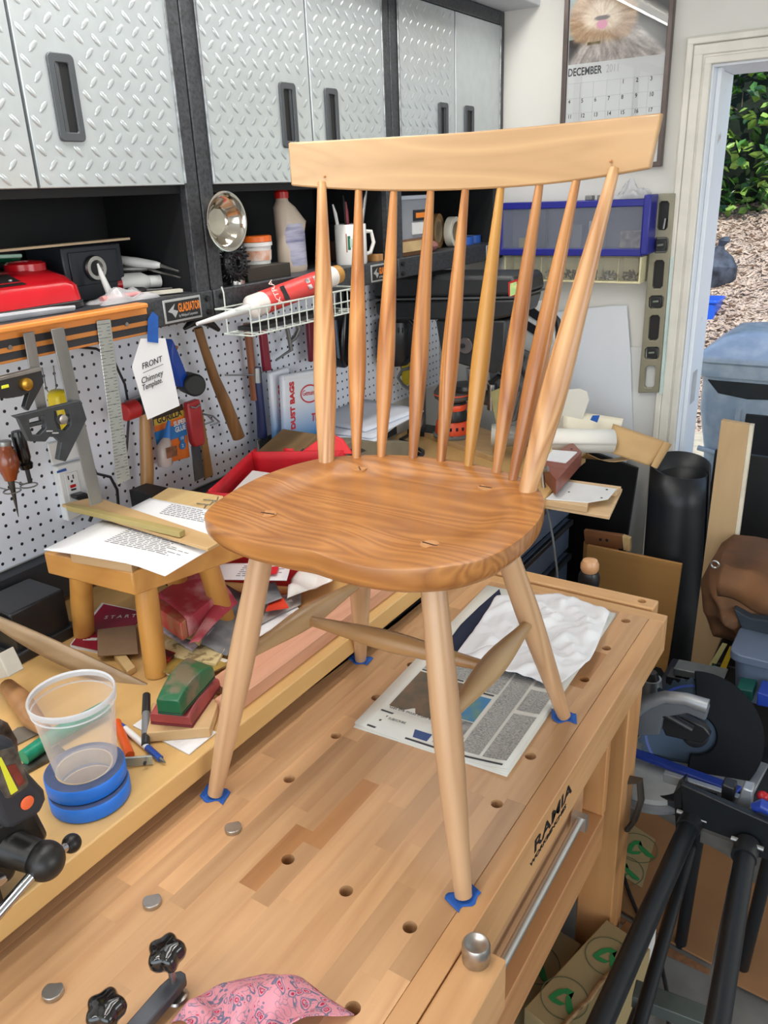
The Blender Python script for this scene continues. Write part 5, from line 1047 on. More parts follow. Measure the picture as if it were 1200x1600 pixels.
build(MB().prism([(-1.065,.818,.94),(-.973,.823,.94),(-.954,.9,.94),(-1.094,.891,.94)], (0, 0, .0006)), 'cover', mat('cover_ochre', (176, 146, 70), .5, var=.4, vs=25, col2=(60, 44, 36)), bo)
tag(build(MB().prism([(-1.084,.843,.942),(-1.056,.843,.942),(-1.062,.87,.942),(-1.091,.87,.942)], (0, 0, .006)), 'red_card', mat('black_red_card', (40, 20, 24), .4, var=.5, vs=40, col2=(190, 30, 40))), 'small black and red card on the book behind the green block', 'card')
# magazine, papers and offcuts right of the stool
mgz = sheet('magazine', 'thin magazine lying flat above the wrapped block, its edge towards the viewer', [(-1.218,1.005,.995),(-1.009,1.141,.995),(-1.05,1.207,.995),(-1.233,1.091,.995)], bend=lambda a, b: .004 * math.sin(4 * a), lines=(.55, .95, .2, .9, 6), cat='magazine')
tag(build(MB().prism([(-1.052,1.131,1),(-1.037,1.142,1),(-1.054,1.171,1),(-1.069,1.163,1)], (0, 0, .001)), 'printed_block', m_redp), 'red printed square on the magazine beside the chair leg', 'print')
curl('paper_scrap', 'grey stained sheet of paper lying behind the chair leg', [(-1.005,1.021,.935),(-.986,1.153,.935),(-1.032,1.211,.935),(-1.068,1.124,.935)], mat('stained_paper', (178, 170, 164), .7, var=.3, vs=20), .010, 4, 'paper', None)
tag(build(MB().prism([(-1.007,1.066,.955),(-.975,1.101,.955),(-1.01,1.126,.955),(-1.027,1.104,.955)], (0, 0, .003)), 'orange_card', mat('red_orange_card', (216, 62, 34), .5, var=.1)), 'small red orange card between chair leg and side stretcher', 'card')
sheet('paper_sheet', 'white sheet lying on the bench below the side stretcher', [(-.983,.977,.931),(-.974,1.136,.931),(-1.018,1.16,.931),(-1.03,1.03,.931)], bend=lambda a, b: .006 * b)
def rag(a, b):
    q = Vector((-.998,1.125,.945)) + (Vector((-.961,1.234,.945)) - Vector((-.998,1.125,.945))) * a + V(-.05, .075, 0) * b
    return q + V(0, 0, .014 * math.sin(7 * a + 3 * b) * math.sin(5 * b) + .016)
tag(build(MB().grid(14, 12, rag), 'crumpled_paper', mat('crumpled_white', (222, 218, 212), .7, var=.1), sol=.001), 'crumpled white paper with torn edge above the side stretcher', 'paper')
sheet('paper_sheet', 'corner of a white sheet right of the side stretcher near the far leg', [(-.909,1.143,.93),(-.866,1.164,.93),(-.907,1.223,.93),(-.947,1.241,.93)])
m_pinkw = wood('pinkish_board', (216, 164, 134), (178, 124, 98), 'Y', .9, .5, .3)
for a, b, wd, h, z, lab in (((-.868, .79), (-.868, 1.55), .034, .028, BT + .0002, 'long pinkish board lying along the front of the back bench'), ((-.915, .83), (-.915, 1.62), .05, .022, BT + .0002, 'second pinkish board lying just behind the first')):
    tag(build(MB().bar((a[0], a[1], z + h / 2), (b[0], b[1], z + h / 2), wd, h), 'wood_board', m_pinkw, bev=.0015), lab, 'board', 'pinkish boards on the back bench')
tag(build(MB().bx(-1.02, -.945, 1.3, 1.98, BT, BT + .02), 'wood_board', m_pine, bev=.001), 'pale pine board lying behind the pinkish boards', 'board')
# ---------------------------------------------------------------- vise with a lamp on it, far left foreground
m_viseb = mat('black_cast_iron', (40, 39, 38), .38, .3, var=.25, vs=40)
vi = root('bench_vise', 'black cast iron vise with round ball knobs on the left edge of the back bench', 'vise', (-.88, .36, BT))
build(MB().prism([(-.83,.345,1.048),(-.83,.38,1.045),(-.83,.426,1.03),(-.83,.435,.978),(-.83,.416,.968),(-.83,.393,.972),(-.83,.374,.952),(-.83,.327,.974)], (-.06, 0, 0)), 'body', m_viseb, vi, bev=.008)
bc = Vector((-.79,.399,.987)); build(MB().ell(bc, .0245, nu=28, nv=16), 'ball', m_viseb, vi)
build(MB().tube([bc + V(-.055, -.016, .012), bc + V(-.03, -.009, .007), bc], [.026, .022, .019], 20), 'neck', m_viseb, vi)
b2 = Vector((-.8,.443,.973)); build(MB().ell(b2, .0125, nu=20, nv=12), 'ball', m_viseb, vi)
r0 = Vector((-.78,.294,.964)); build(MB().tube([r0, bc.lerp(r0, .15)], .0068, 14), 'handle_rod', mat('chrome', (190, 192, 196), .12, 1, var=0), vi)
build(MB().tube([bc, b2], .006, 12), 'handle_rod', MATS['chrome'], vi)
build(MB().prism([(-.84,.398,1.137),(-.84,.417,1.166),(-.84,.423,1.158),(-.84,.429,1.13),(-.84,.426,1.109)], (-.03, 0, 0)), 'jaw', mat('worn_iron', (120, 100, 88), .5, .5, var=.4, vs=30), vi, bev=.002)
build(MB().prism([(-.79,.299,1.022),(-.79,.352,1.005),(-.79,.352,.997),(-.79,.291,.991)], (-.02, 0, 0)), 'slide', MATS['chrome'], vi, bev=.002)
build(MB().bx(-.90, -.832, .28, .36, BT, .975), 'mount', m_viseb, vi, bev=.004)
lm = root('work_light', 'black handheld work light with a yellow strip behind its window and an orange button', 'lamp', (-.81,.403,1.079))
lo = [(-.8,.367,1.183),(-.8,.393,1.172),(-.8,.405,1.159),(-.8,.409,1.117),(-.8,.427,1.07),(-.8,.426,1.056),(-.8,.415,1.043),(-.8,.379,1.049),(-.8,.371,1.055),(-.8,.366,1.069),(-.8,.36,1.152)]
m_lampb = mat('soft_black_rubber', (40, 46, 54), .55, var=.05)
build(MB().prism(lo, (-.03, 0, 0)), 'body', m_lampb, lm, bev=.008, seg=3)
build(MB().prism([(-.799,.371,1.165),(-.799,.402,1.154),(-.799,.405,1.143),(-.799,.408,1.097),(-.799,.405,1.093),(-.799,.382,1.092),(-.799,.377,1.098),(-.799,.367,1.148)], (-.0012, 0, 0)), 'window', mat('lamp_window', (120, 122, 122), .15, .6, var=.4, vs=40), lm, bev=.0005)
build(MB().prism([(-.798,.38,1.153),(-.798,.384,1.151),(-.798,.393,1.097),(-.798,.384,1.097)], (-.001, 0, 0)), 'led_strip', mat('yellow_led', (226, 226, 60), .4, var=0), lm)
build(MB().prism([(-.798,.387,1.136),(-.798,.398,1.132),(-.798,.404,1.101),(-.798,.395,1.1)], (-.0008, 0, 0)), 'painted_reflection', mat('red_reflection', (150, 70, 62), .3, .3, var=.3, vs=50), lm)  # red reflection in the window, put in as a coloured patch
p = Vector((-.799,.4,1.073)); build(MB().lathe([(.001, 0), (.0085, 0), (.0085, .0015), (.007, .0022), (.001, .0022)], p, (1, 0, 0)), 'button', mat('orange_button', (236, 106, 62), .4, var=0), lm)

# ================================================================ far end of the back bench
m_kraft = mat('kraft_card', (176, 142, 98), .75, var=.06); m_brbox = mat('brown_carton', (142, 112, 74), .75, var=.1)
kb = root('carton', 'open brown carton with a yellow printed label behind the red tote bag', 'box', (-1.35, 1.6, BT))
build(MB().prism([(-1.27,1.467,1.107),(-1.27,1.613,1.151),(-1.27,1.632,1.118),(-1.27,1.609,1.042),(-1.27,1.478,1.074)], (-.12, 0, 0)), 'carton', m_brbox, kb, bev=.002)
build(MB().prism([(-1.27,1.489,1.107),(-1.27,1.506,1.116),(-1.27,1.552,1.083),(-1.27,1.548,1.052),(-1.27,1.507,1.065)], (.001, 0, 0)), 'label', mat('yellow_label', (206, 178, 70), .6), kb, smooth=False)
build(MB().prism([(-1.27,1.514,1.12),(-1.27,1.547,1.131),(-1.27,1.59,1.08),(-1.27,1.563,1.085)], (.001, 0, 0)), 'label', mat('slate_label', (64, 68, 68), .6), kb, smooth=False)
text('lettering', '0SO', .030, (-1.268,1.493,1.109), Vector((-1.268,1.542,1.063)) - Vector((-1.268,1.493,1.109)), (0, .3, 1), m_ink, kb, .8, bold=.001)
tag(build(MB().bx(-1.455, -1.29, 1.74, 1.97, BT, 1.085), 'wooden_box', wood('walnut_box', (104, 72, 54), (66, 44, 34), 'Z', 1, .5, .4), bev=.002), 'dark walnut box under a stack of papers behind the first spindles', 'box')
for i, (z, dx, dy) in enumerate(((1.0855, 0, 0), (1.092, .01, .02), (1.099, -.01, .05))):
    c = V(-1.36 + dx, 1.93 + dy, z)
    f = MB(); cs, sn = math.cos(R(12 - 9 * i)), math.sin(R(12 - 9 * i))
    def gg(a, b):
        x = (a - .5) * .235; y = (b - .5) * (.36 - .04 * i); return c + V(x * cs - y * sn, x * sn + y * cs, .003 + (.010 * max(0, b - .5) * max(0, .6 - a) if i == 2 else 0))
    tag(build(f.grid(8, 8, gg), 'paper_stack', mat('stack_white', (214, 218, 228), .7, var=.02), sol=.005), ['bottom sheaf of papers on the walnut box', 'middle sheaf of papers on the walnut box', 'top sheaf of papers with a lifted corner on the walnut box'][i], 'paper', 'sheaves of paper on the walnut box')
tag(build(MB().prism([(-1.2,1.601,1.105),(-1.2,1.652,1.128),(-1.2,1.959,1.044),(-1.2,1.986,.984),(-1.2,1.955,.965),(-1.2,1.603,1.072)], (-.1, 0, 0)), 'flat_carton', mat('olive_grey_card', (126, 118, 98), .75, var=.08), bev=.002), 'flat olive grey carton lying behind the seat of the chair', 'box')
tag(build(MB().prism([(-1.199,1.62,1.11),(-1.199,1.693,1.103),(-1.199,1.729,1.082),(-1.199,1.662,1.085)], (.001, 0, 0)), 'carton_label', mat('dark_label', (52, 52, 46), .6)), 'dark label on the flat olive grey carton', 'label')
f = MB()
for k in range(4): f.tube([V(-1.27 + (.05 + .006 * k) * math.cos(t), 2.02 + (.06 + .005 * k) * math.sin(t), BT + .010 + .014 * k) for t in [j * math.pi / 8 for j in range(16)]], .006, 8, True)
tag(build(f, 'coiled_cord', m_blk, kind='stuff'), 'coil of black cord on the bench behind the middle spindles', 'cord')
# drill press
dp = root('drill_press', 'black benchtop drill press behind the chair spindles in the corner', 'drill press', (-1.22, 2.3, BT))
m_dpb = mat('drill_press_black', (44, 46, 48), .38, .1, var=.08, vs=40)
Y2 = 2.2
build(MB().prism([(-1.472,2.2,1.421),(-1.466,2.2,1.48),(-1.449,2.2,1.491),(-.989,2.2,1.499),(-.973,2.2,1.489),(-.967,2.2,1.443)], (0, .20, 0)), 'belt_cover', m_dpb, dp, bev=.012, seg=3)
build(MB().prism([(-1.479,2.196,1.413),(-1.479,2.196,1.419),(-.966,2.196,1.443),(-.966,2.196,1.438)], (0, .206, 0)), 'cover_seam', mat('seam_grey', (84, 86, 88), .4), dp)
build(MB().prism([(-1.467,2.2,1.409),(-.971,2.2,1.436),(-.986,2.2,1.386),(-1.047,2.2,1.372),(-1.382,2.2,1.356),(-1.46,2.2,1.369)], (0, .19, 0)), 'pulley_case', m_dpb, dp, bev=.008)
build(MB().tube([(-1.427,2.26,1.346),(-1.429,2.26,1.315),(-1.432,2.26,1.224),(-1.433,2.26,1.202)], [.055, .062, .062, .045], 24), 'motor', m_blk, dp)
build(MB().prism([(-1.248,2.21,1.361),(-1.011,2.21,1.372),(-1.013,2.21,1.259),(-1.046,2.21,1.208),(-1.159,2.21,1.229),(-1.227,2.21,1.244)], (0, .13, 0)), 'head_casting', m_dpb, dp, bev=.006)
c = Vector((-1.141,2.208,1.29)); build(MB().cyl(c, c + V(0, -.006, 0), .0245, n=28), 'spring_cap', mat('gunmetal', (120, 114, 112), .35, .6), dp, bev=.001)
build(MB().cyl(c + V(-.006, -.006, 0), c + V(-.006, -.014, 0), .007, n=12), 'nut', m_blk, dp)
build(MB().cyl((-1.421,2.4,1.195), (-1.43,2.4,.861), .024, n=20), 'column', m_alu, dp)
build(MB().tube([(-1.359,2.24,1.352),(-1.331,2.24,1.323),(-1.333,2.24,1.262),(-1.363,2.24,1.224),(-1.401,2.24,1.204)], .007, 8), 'cord', m_blk, dp)
build(MB().lathe([(.001, 0), (.05, 0), (.055, .01), (.05, .022), (.001, .024)], (-1.207,2.345,1.114), n=28), 'table', m_blk, dp)
build(MB().tube([(-1.145,2.26,1.21),(-1.145,2.26,1.175),(-1.145,2.26,1.151)], [.02, .017, .008], 14), 'chuck', m_steel, dp)
build(MB().bx(-1.455, -1.34, 2.36, 2.448, BT + .0003, BT + .02), 'foot', m_dpb, dp, bev=.003)
build(MB().prism([(-1,2.199,1.481),(-.972,2.199,1.491),(-.965,2.199,1.445),(-.997,2.199,1.435)], (0, .0012, 0)), 'sticker', mat('red_sticker', (206, 40, 44), .4), dp, smooth=False)
build(MB().prism([(-.993,2.197,1.478),(-.973,2.197,1.484),(-.97,2.197,1.45),(-.992,2.197,1.442)], (0, .001, 0)), 'sticker', mat('green_sticker', (170, 214, 140), .4, var=.5, vs=120, col2=(230, 230, 150)), dp, smooth=False)
for k in range(3): build(MB().prism([q + V(0, -.0005, 0) for q in [Vector(p) for p in [(-1.377,2.198,1.333),(-1.372,2.198,1.333),(-1.373,2.198,1.317),(-1.378,2.198,1.317)]]] if k == 0 else [Vector(p) + V(.014 * k, -.0005, 0) for p in [(-1.377,2.198,1.333),(-1.372,2.198,1.333),(-1.373,2.198,1.317),(-1.378,2.198,1.317)]], (0, .001, 0)), 'vent', m_ink, dp)
tag(build(MB().prism([(-1.535,2.4,1.168),(-1.461,2.4,1.178),(-1.458,2.4,1.101),(-1.534,2.4,1.08)], (0, .02, 0)), 'yellow_case', mat('safety_yellow', (222, 196, 40), .4)), 'yellow plastic thing behind the third spindle', 'case')
tag(build(MB().tube([(-1.425,2.34,1.172),(-1.456,2.34,1.163),(-1.473,2.34,1.135),(-1.453,2.34,1.11),(-1.414,2.34,1.091)], .006, 8), 'bent_rod', m_alu), 'bent grey rod curling below the drill press motor', 'rod')
# sander on a plywood board
tag(build(MB().prism([(-1.402,2.368,.926),(-1.413,2.434,.926),(-1.253,2.509,.926),(-1.095,2.437,.926),(-1.048,2.213,.926),(-1.077,2.227,.926)], (0, 0, .018)), 'plywood_board', wood('birch_ply', (206, 172, 126), (170, 134, 90), 'X', 1, .5, .3), bev=.001), 'plywood board under the orange sander', 'board')
sa = root('orbital_sander', 'orange and black random orbit sander behind the spindles', 'sander', (-1.24, 2.25, .9448))
P0 = Vector((-1.274,2.369,.945)); m_sor = mat('sander_orange', (236, 84, 46), .4, var=.06)
build(MB().lathe([(.001, 0), (.068, 0), (.070, .006), (.062, .012), (.001, .012)], P0, n=32), 'pad', mat('sander_pad_grey', (120, 118, 114), .8, var=.1), sa)
build(MB().lathe([(.001, .0125), (.060, .0125), (.062, .02), (.058, .05), (.052, .056), (.001, .056)], P0, n=32), 'skirt', m_sor, sa)
build(MB().lathe([(.001, .057), (.050, .057), (.052, .07), (.046, .09), (.045, .12), (.001, .122)], P0, n=28), 'body', m_blk, sa)
build(MB().lathe([(.001, .123), (.046, .123), (.062, .135), (.064, .155), (.05, .175), (.02, .185), (.001, .186)], P0, n=28), 'grip', mat('sander_grip', (90, 88, 84), .6), sa)
build(MB().lathe([(.047, .094), (.0485, .096), (.0485, .112), (.047, .114)], P0, n=28, cap=False), 'band', m_sor, sa)
build(MB().lathe([(.0645, .146), (.0655, .148), (.0645, .151)], P0, n=28, cap=False), 'trim_ring', m_sor, sa)
build(MB().tube([P0 + V(.06, .0, .15), P0 + V(.12, .05, .13), P0 + V(.14, .06, .11)], [.022, .026, .02], 12), 'dust_spout', mat('sander_spout', (84, 86, 74), .6), sa)
for t in range(5): build(MB().box(P0 + V(.061 * math.cos(-1.9 + .35 * t), .061 * math.sin(-1.9 + .35 * t), .036), (.006, .006, .01)), 'vent', m_ink, sa)
tag(build(MB().tube([(-1.39, 2.30, .96), (-1.37, 2.18, .968), (-1.31, 2.14, .975), (-1.285, 2.17, 1.03), (-1.29, 2.2, 1.06)], .006, 8), 'sander_cord', m_blk), 'black cord leading to the orange sander', 'cord')
# clear dust canister and other shop things right of the sander
dcn = root('dust_canister', 'clear plastic dust canister lying on its side right of the sander', 'canister', (-1.073,2.362,.95))
a, b = Vector((-1.071,2.25,1.002)), Vector((-.952,2.3,1))
build(MB().tube([a, a.lerp(b, .12)], [.036, .037], 24), 'collar', mat('frosted_grey', (176, 172, 160), .4), dcn)
build(MB().tube([a.lerp(b, .12), a.lerp(b, .2), b], [.034, .035, .033], 24), 'canister', mat('smoky_clear', (150, 146, 138), .2, alpha=.7), dcn)
jg = root('mitre_gauge', 'jumble of grey metal gauge with a black lever and knobs behind the right spindles', 'gauge', (-1.246,2.739,.95))
build(MB().prism([(-1.16,2.4,1.214),(-1.073,2.4,1.251),(-.996,2.4,1.225),(-.957,2.4,1.062),(-1.068,2.4,1.007),(-1.139,2.4,1.043)], (0, .05, 0)), 'bracket', mat('cast_zinc', (150, 154, 158), .4, .6, var=.4, vs=20), jg, bev=.004)
build(MB().bar((-1.132,2.38,1.236), (-1.072,2.36,1.176), .02, .02), 'lever', m_blk, jg); build(MB().bar((-1.06,2.37,1.243), (-1.009,2.37,1.169), .012, .012), 'lever', m_blk, jg)
build(MB().tube([(-1.137,2.37,1.141),(-1.108,2.37,1.164),(-1.067,2.37,1.159),(-1.044,2.37,1.124)], .008, 8), 'hose', m_blk, jg)
build(MB().cyl((-1.135,2.38,1.134), (-1.134,2.38,1.048), .014, n=14), 'post', m_steel, jg)
for p in ((-1.086,2.36,1.105), (-1.052,2.36,1.079), (-1.101,2.36,1.065)): build(MB().ell(p, (.012, .012, .012), nu=12, nv=8), 'knob', m_blk, jg)
build(MB().prism([(-1.12,2.34,1.119),(-1.084,2.34,1.135),(-1.064,2.34,1.033),(-1.096,2.34,1.008),(-1.11,2.34,1.06)], (0, .004, 0)), 'flap', mat('olive_plastic', (196, 186, 132), .4), jg, bev=.001)
for k in range(4): build(MB().bar(Vector((-1.026,2.36,1.124)) + V(.012 * k, 0, .006 * k), Vector((-1.051,2.36,1.03)) + V(.012 * k, 0, .006 * k), .006, .006), 'wire', m_alu, jg)
tag(build(MB().prism([(-1.068,2.45,1.215),(-1.006,2.45,1.236),(-.994,2.45,1.154),(-1.059,2.45,1.118)], (0, .06, 0)), 'blue_case', mat('navy_plastic', (30, 46, 110), .4), bev=.003), 'navy blue plastic case behind the right spindles', 'case')
pn = root('strapped_panel', 'white panel with two black straps behind the right spindles', 'panel', (-1.093,2.6,1.269))
build(MB().prism([(-1.199,2.62,1.352),(-1.07,2.62,1.374),(-1.03,2.62,1.333),(-1.003,2.62,1.14),(-1.17,2.62,1.127)], (0, .012, 0)), 'panel', m_white, pn, bev=.001)
for q in ([(-1.116,2.615,1.365),(-1.06,2.615,1.329),(-1.063,2.615,1.299),(-1.12,2.615,1.33)], [(-1.129,2.615,1.313),(-1.062,2.615,1.279),(-1.066,2.615,1.247),(-1.128,2.615,1.282)]): build(MB().prism(q, (0, .004, 0)), 'strap', m_blk, pn)
tag(build(MB().tube([(-1.037,2.662,1.323),(-1.022,2.662,1.306),(-1.016,2.662,1.264),(-1.027,2.662,1.208)], [.012, .014, .012, .008], 10), 'curved_lever', m_blk), 'black curved lever just left of the white board on the wall', 'handle')
# white board and cut sheets leaning on the back wall
tag(build(MB().prism([(-1.044,2.655,1.332),(-.844,2.655,1.361),(-.79,2.655,1.365),(-.764,2.655,1.195),(-.733,2.655,.891),(-.787,2.655,.742),(-1.025,2.655,.753)], (0, .008, 0)), 'white_board', mat('white_board', (216, 220, 226), .35, var=.01), bev=.001), 'tall smooth white board leaning on the back wall under the organizer', 'board')
tag(build(MB().prism([(-.775,2.666,1.23),(-.681,2.666,1.232),(-.661,2.666,.898),(-.745,2.666,.886)], (0, .006, 0)), 'white_card', mat('white_card', (208, 208, 206), .5, var=.02), bev=.0005), 'lower white card on the wall between the white board and the level', 'board')
tag(build(MB().prism([(-.98,2.44,.94),(-.97,2.44,1.09),(-.949,2.44,1.113),(-.857,2.44,1.132),(-.832,2.44,1.124),(-.824,2.44,1.098),(-.842,2.44,1.034),(-.859,2.44,.956)], (0, .004, 0)), 'cutting_mat', mat('cream_plastic', (226, 224, 214), .4, var=.01), bev=.0008), 'cream plastic sheet with rounded corners behind the paper roll', 'sheet')
# paper rolls
pr = root('paper_roll', 'thick roll of white paper lying on the bench end', 'paper roll', (-.827,2.35,.985))
a, b = Vector((-.913,2.22,1.014)), Vector((-.715,2.36,.997)); d = (b - a).normalized(); e1 = d.cross(V(0, 0, 1)).normalized(); e2 = e1.cross(d)
N_ = 44; rs = []
for end in (0, 1):
    rs.append([])
f = MB()
def spiral(a_, b_):
    th = 2 * math.pi * 2.6 * b_; r = .0385 - .010 * b_ ; p = a.lerp(b, a_)
    return p + e1 * (r * math.cos(th)) + e2 * (r * math.sin(th))
build(MB().grid(2, 70, spiral), 'rolled_sheet', mat('roll_paper', (232, 228, 218), .7, var=.01), pr, sol=.0008)
def dr2(a_, b_):
    p = Vector((-.903,2.363,1.052)).lerp(Vector((-.691,2.363,1.052)), a_); q = Vector((-.85,2.231,1.035)).lerp(Vector((-.671,2.148,1.035)), a_)
    return p.lerp(q, b_) + V(0, .03 * (1 - b_), .01 * math.sin(2.5 * a_ + 2 * b_))
tp2 = root('paper_sheet', 'cream paper with two bits of blue tape hanging over the paper roll', 'paper', (-.792,2.356,1.05))
def drp(a_, b_):
    p = Vector((-.915,2.46,1.053)).lerp(Vector((-.716,2.46,1.045)), a_); q = Vector((-.89,2.4,1.01)).lerp(Vector((-.716,2.4,.965)), a_)
    return p.lerp(q, b_)
build(MB().grid(10, 6, drp), 'sheet', mat('cream_paper', (236, 228, 206), .7, var=.02), tp2, sol=.0008)
build(MB().prism([(-.806,2.41,1.043),(-.799,2.41,1.058),(-.776,2.41,1.061),(-.783,2.41,1.037)], (0, .0012, 0)), 'tape', m_tapeb, tp2)
build(MB().prism([(-.715,2.385,.97),(-.712,2.385,.98),(-.69,2.385,.979),(-.691,2.385,.96)], (0, .0012, 0)), 'tape', m_tapeb, tp2)
def kraft(a_, b_):
    p = Vector((-.735,2.42,1.036)).lerp(Vector((-.555,2.4,1.003)), a_); q = Vector((-.725,2.34,.969)).lerp(Vector((-.594,2.34,.942)), a_)
    return p.lerp(q, b_) + V(0, -.015 * math.sin(math.pi * b_), 0)
kp = root('kraft_paper', 'brown kraft paper curled over the right end of the paper rolls', 'paper', (-.643,2.4,.996))
build(MB().grid(12, 10, kraft), 'sheet', mat('brown_kraft_paper', (206, 168, 116), .65, var=.08, vs=6), kp, sol=.001)
a, b = Vector((-.551,2.36,1.015)), Vector((-.579,2.34,.941)); 
build(MB().tube([a, a.lerp(b, .5), b], [.014, .013, .012], 14, flat=.6), 'curled_edge', MATS['brown_kraft_paper'], kp)
def under(a_, b_):
    p = Vector((-.838,2.42,.91)).lerp(Vector((-.627,2.42,.972)), a_); q = Vector((-.785,2.34,.956)).lerp(Vector((-.642,2.34,.96)), a_); return p.lerp(q, b_) + V(0, 0, -.02 * math.sin(math.pi * a_))
build(MB().grid(8, 4, under), 'under_fold', MATS['brown_kraft_paper'], kp, sol=.001)
# red brown box, envelope, wood blocks, clamp and router jig at the bench end
rb = root('wooden_box', 'red brown wooden box with a white envelope on top at the bench end', 'box', (-.783,2.127,.975))
m_rbx = wood('red_brown_box', (146, 78, 60), (104, 50, 40), 'X', 1, .4, .4)
build(MB().prism([(-.817,2.047,.966),(-.725,1.921,.966),(-.751,2.187,.966),(-.81,2.267,.966)], (0, 0, .044)), 'box', m_rbx, rb, bev=.0015)
c = Vector((-.785,2.196,1.01)); build(MB().cyl(c, c + V(0, 0, .001), .0035, n=10), 'screw_hole', m_ink, rb)
tag(build(MB().prism([(-.864,2.129,1.01),(-.851,2.156,1.01),(-.759,2.172,1.01),(-.753,2.064,1.01),(-.833,2.064,1.01)], (0, 0, .0025)), 'envelope', m_paper), 'white envelope lying on the red brown box', 'envelope')
tag(build(MB().prism([(-.859,2.053,.99),(-.814,2.038,.99),(-.829,2.153,.99),(-.863,2.178,.99)], (0, 0, .028)), 'wood_block', m_pine, bev=.001), 'square end of a pale wood block left of the red brown box', 'block')
tag(build(MB().prism([(-.804,1.913,.927),(-.744,1.875,.927),(-.764,2.044,.927),(-.825,2.091,.927)], (0, 0, .038)), 'wood_block', m_plank, bev=.002), 'thick tan block between the chair seat and the router jig', 'block')
jb = root('router_jig', 'wooden jig with a white top plate sticking out past the bench end', 'jig', (-.652,1.976,.95))
m_ply = wood('ply_jig', (226, 194, 150), (190, 152, 108), 'X', 1, .5, .3)
build(MB().prism([(-.763,1.915,.927),(-.575,1.916,.927),(-.609,2.132,.927),(-.785,2.139,.927)], (0, 0, .009)), 'base', m_ply, jb, bev=.001)
build(MB().prism([(-.79,2.089,.937),(-.603,2.1,.937),(-.605,2.06,.937),(-.766,2.047,.937)], (0, 0, .017)), 'rail', m_ply, jb, bev=.001)
build(MB().prism([(-.761,1.91,.937),(-.634,1.913,.937),(-.661,2.01,.937),(-.776,1.996,.937)], (0, 0, .017)), 'rail', m_ply, jb, bev=.001)
build(MB().prism([(-.748,1.909,.955),(-.642,1.937,.954),(-.602,1.983,.955),(-.606,2.069,.954),(-.746,2.063,.955)], (0, 0, .003)), 'top_plate', m_white, jb, bev=.0006)
for p in ((-.627,2.048,.958), (-.711,1.984,.958), (-.619,1.981,.958)): build(MB().cyl(p, Vector(p) + V(0, 0, .0006), .003, n=10), 'screw', m_ink, jb)
cl = root('cable_lever', 'small bright lever with a grey cable hanging at the bench end', 'clamp', (-.783,1.98,.992))
build(MB().cyl((-.785,1.97,1.01), (-.777,1.97,.953), .006, n=12), 'lever', m_steel, cl); build(MB().cyl((-.794,1.97,1.012), (-.768,1.97,1.02), .008, n=12), 'pivot', m_alu, cl)
build(MB().tube([(-.775,1.965,.955),(-.762,1.965,.897),(-.744,1.965,.823),(-.728,1.965,.728),(-.722,1.965,.668)], .0035, 8), 'cable', mat('grey_cable', (110, 112, 114), .4), cl)
# tool chest under the bench end
tcst = root('tool_chest', 'slate blue tool chest with black edged drawers under the far end of the bench', 'tool chest', (-1.0, 2.2, 0))
build(MB().bx(-1.3, -.87, 1.7, 2.44, 0, .85), 'body', m_blk, tcst, bev=.004)
m_slate = mat('slate_blue_steel', (98, 112, 134), .35, .3, var=.05)
for i in range(6):
    z0 = .72 - .125 * i
    d_ = build(MB().bx(-.869, -.852, 1.72, 2.40, z0, z0 + .105), 'drawer', m_slate, tcst, bev=.003)
    build(MB().bx(-.853, -.838, 1.72, 2.40, z0 + .088, z0 + .106), 'handle', m_blk, d_, bev=.003)
# ================================================================ on the back wall: calendar, organizer, level
cl_ = root('framed_calendar', 'framed wall calendar with a dog picture above a December page', 'calendar', (-.87, 2.67, 1.8))
fx0, fx1, fz0, fz1 = -1.04, -.716, 1.775, 2.46
m_cf = mat('bronze_frame', (92, 80, 76), .35, .5)
def fl(x0, x1, z0, z1, y): return [(x0, y, z0), (x1, y, z0), (x1, y, z1), (x0, y, z1)]
build(MB().loop(fl(fx0, fx1, fz0, fz1, 2.652), fl(fx0 + .014, fx1 - .014, fz0 + .014, fz1 - .014, 2.652), (0, .022, 0)), 'frame', m_cf, cl_, bev=.002)
build(MB().bx(fx0 + .01, fx1 - .01, 2.664, 2.674, fz0 + .01, fz1 - .01), 'page', mat('calendar_page', (222, 224, 224), .6, var=0), cl_, smooth=False)
pz = 2.1 - .026
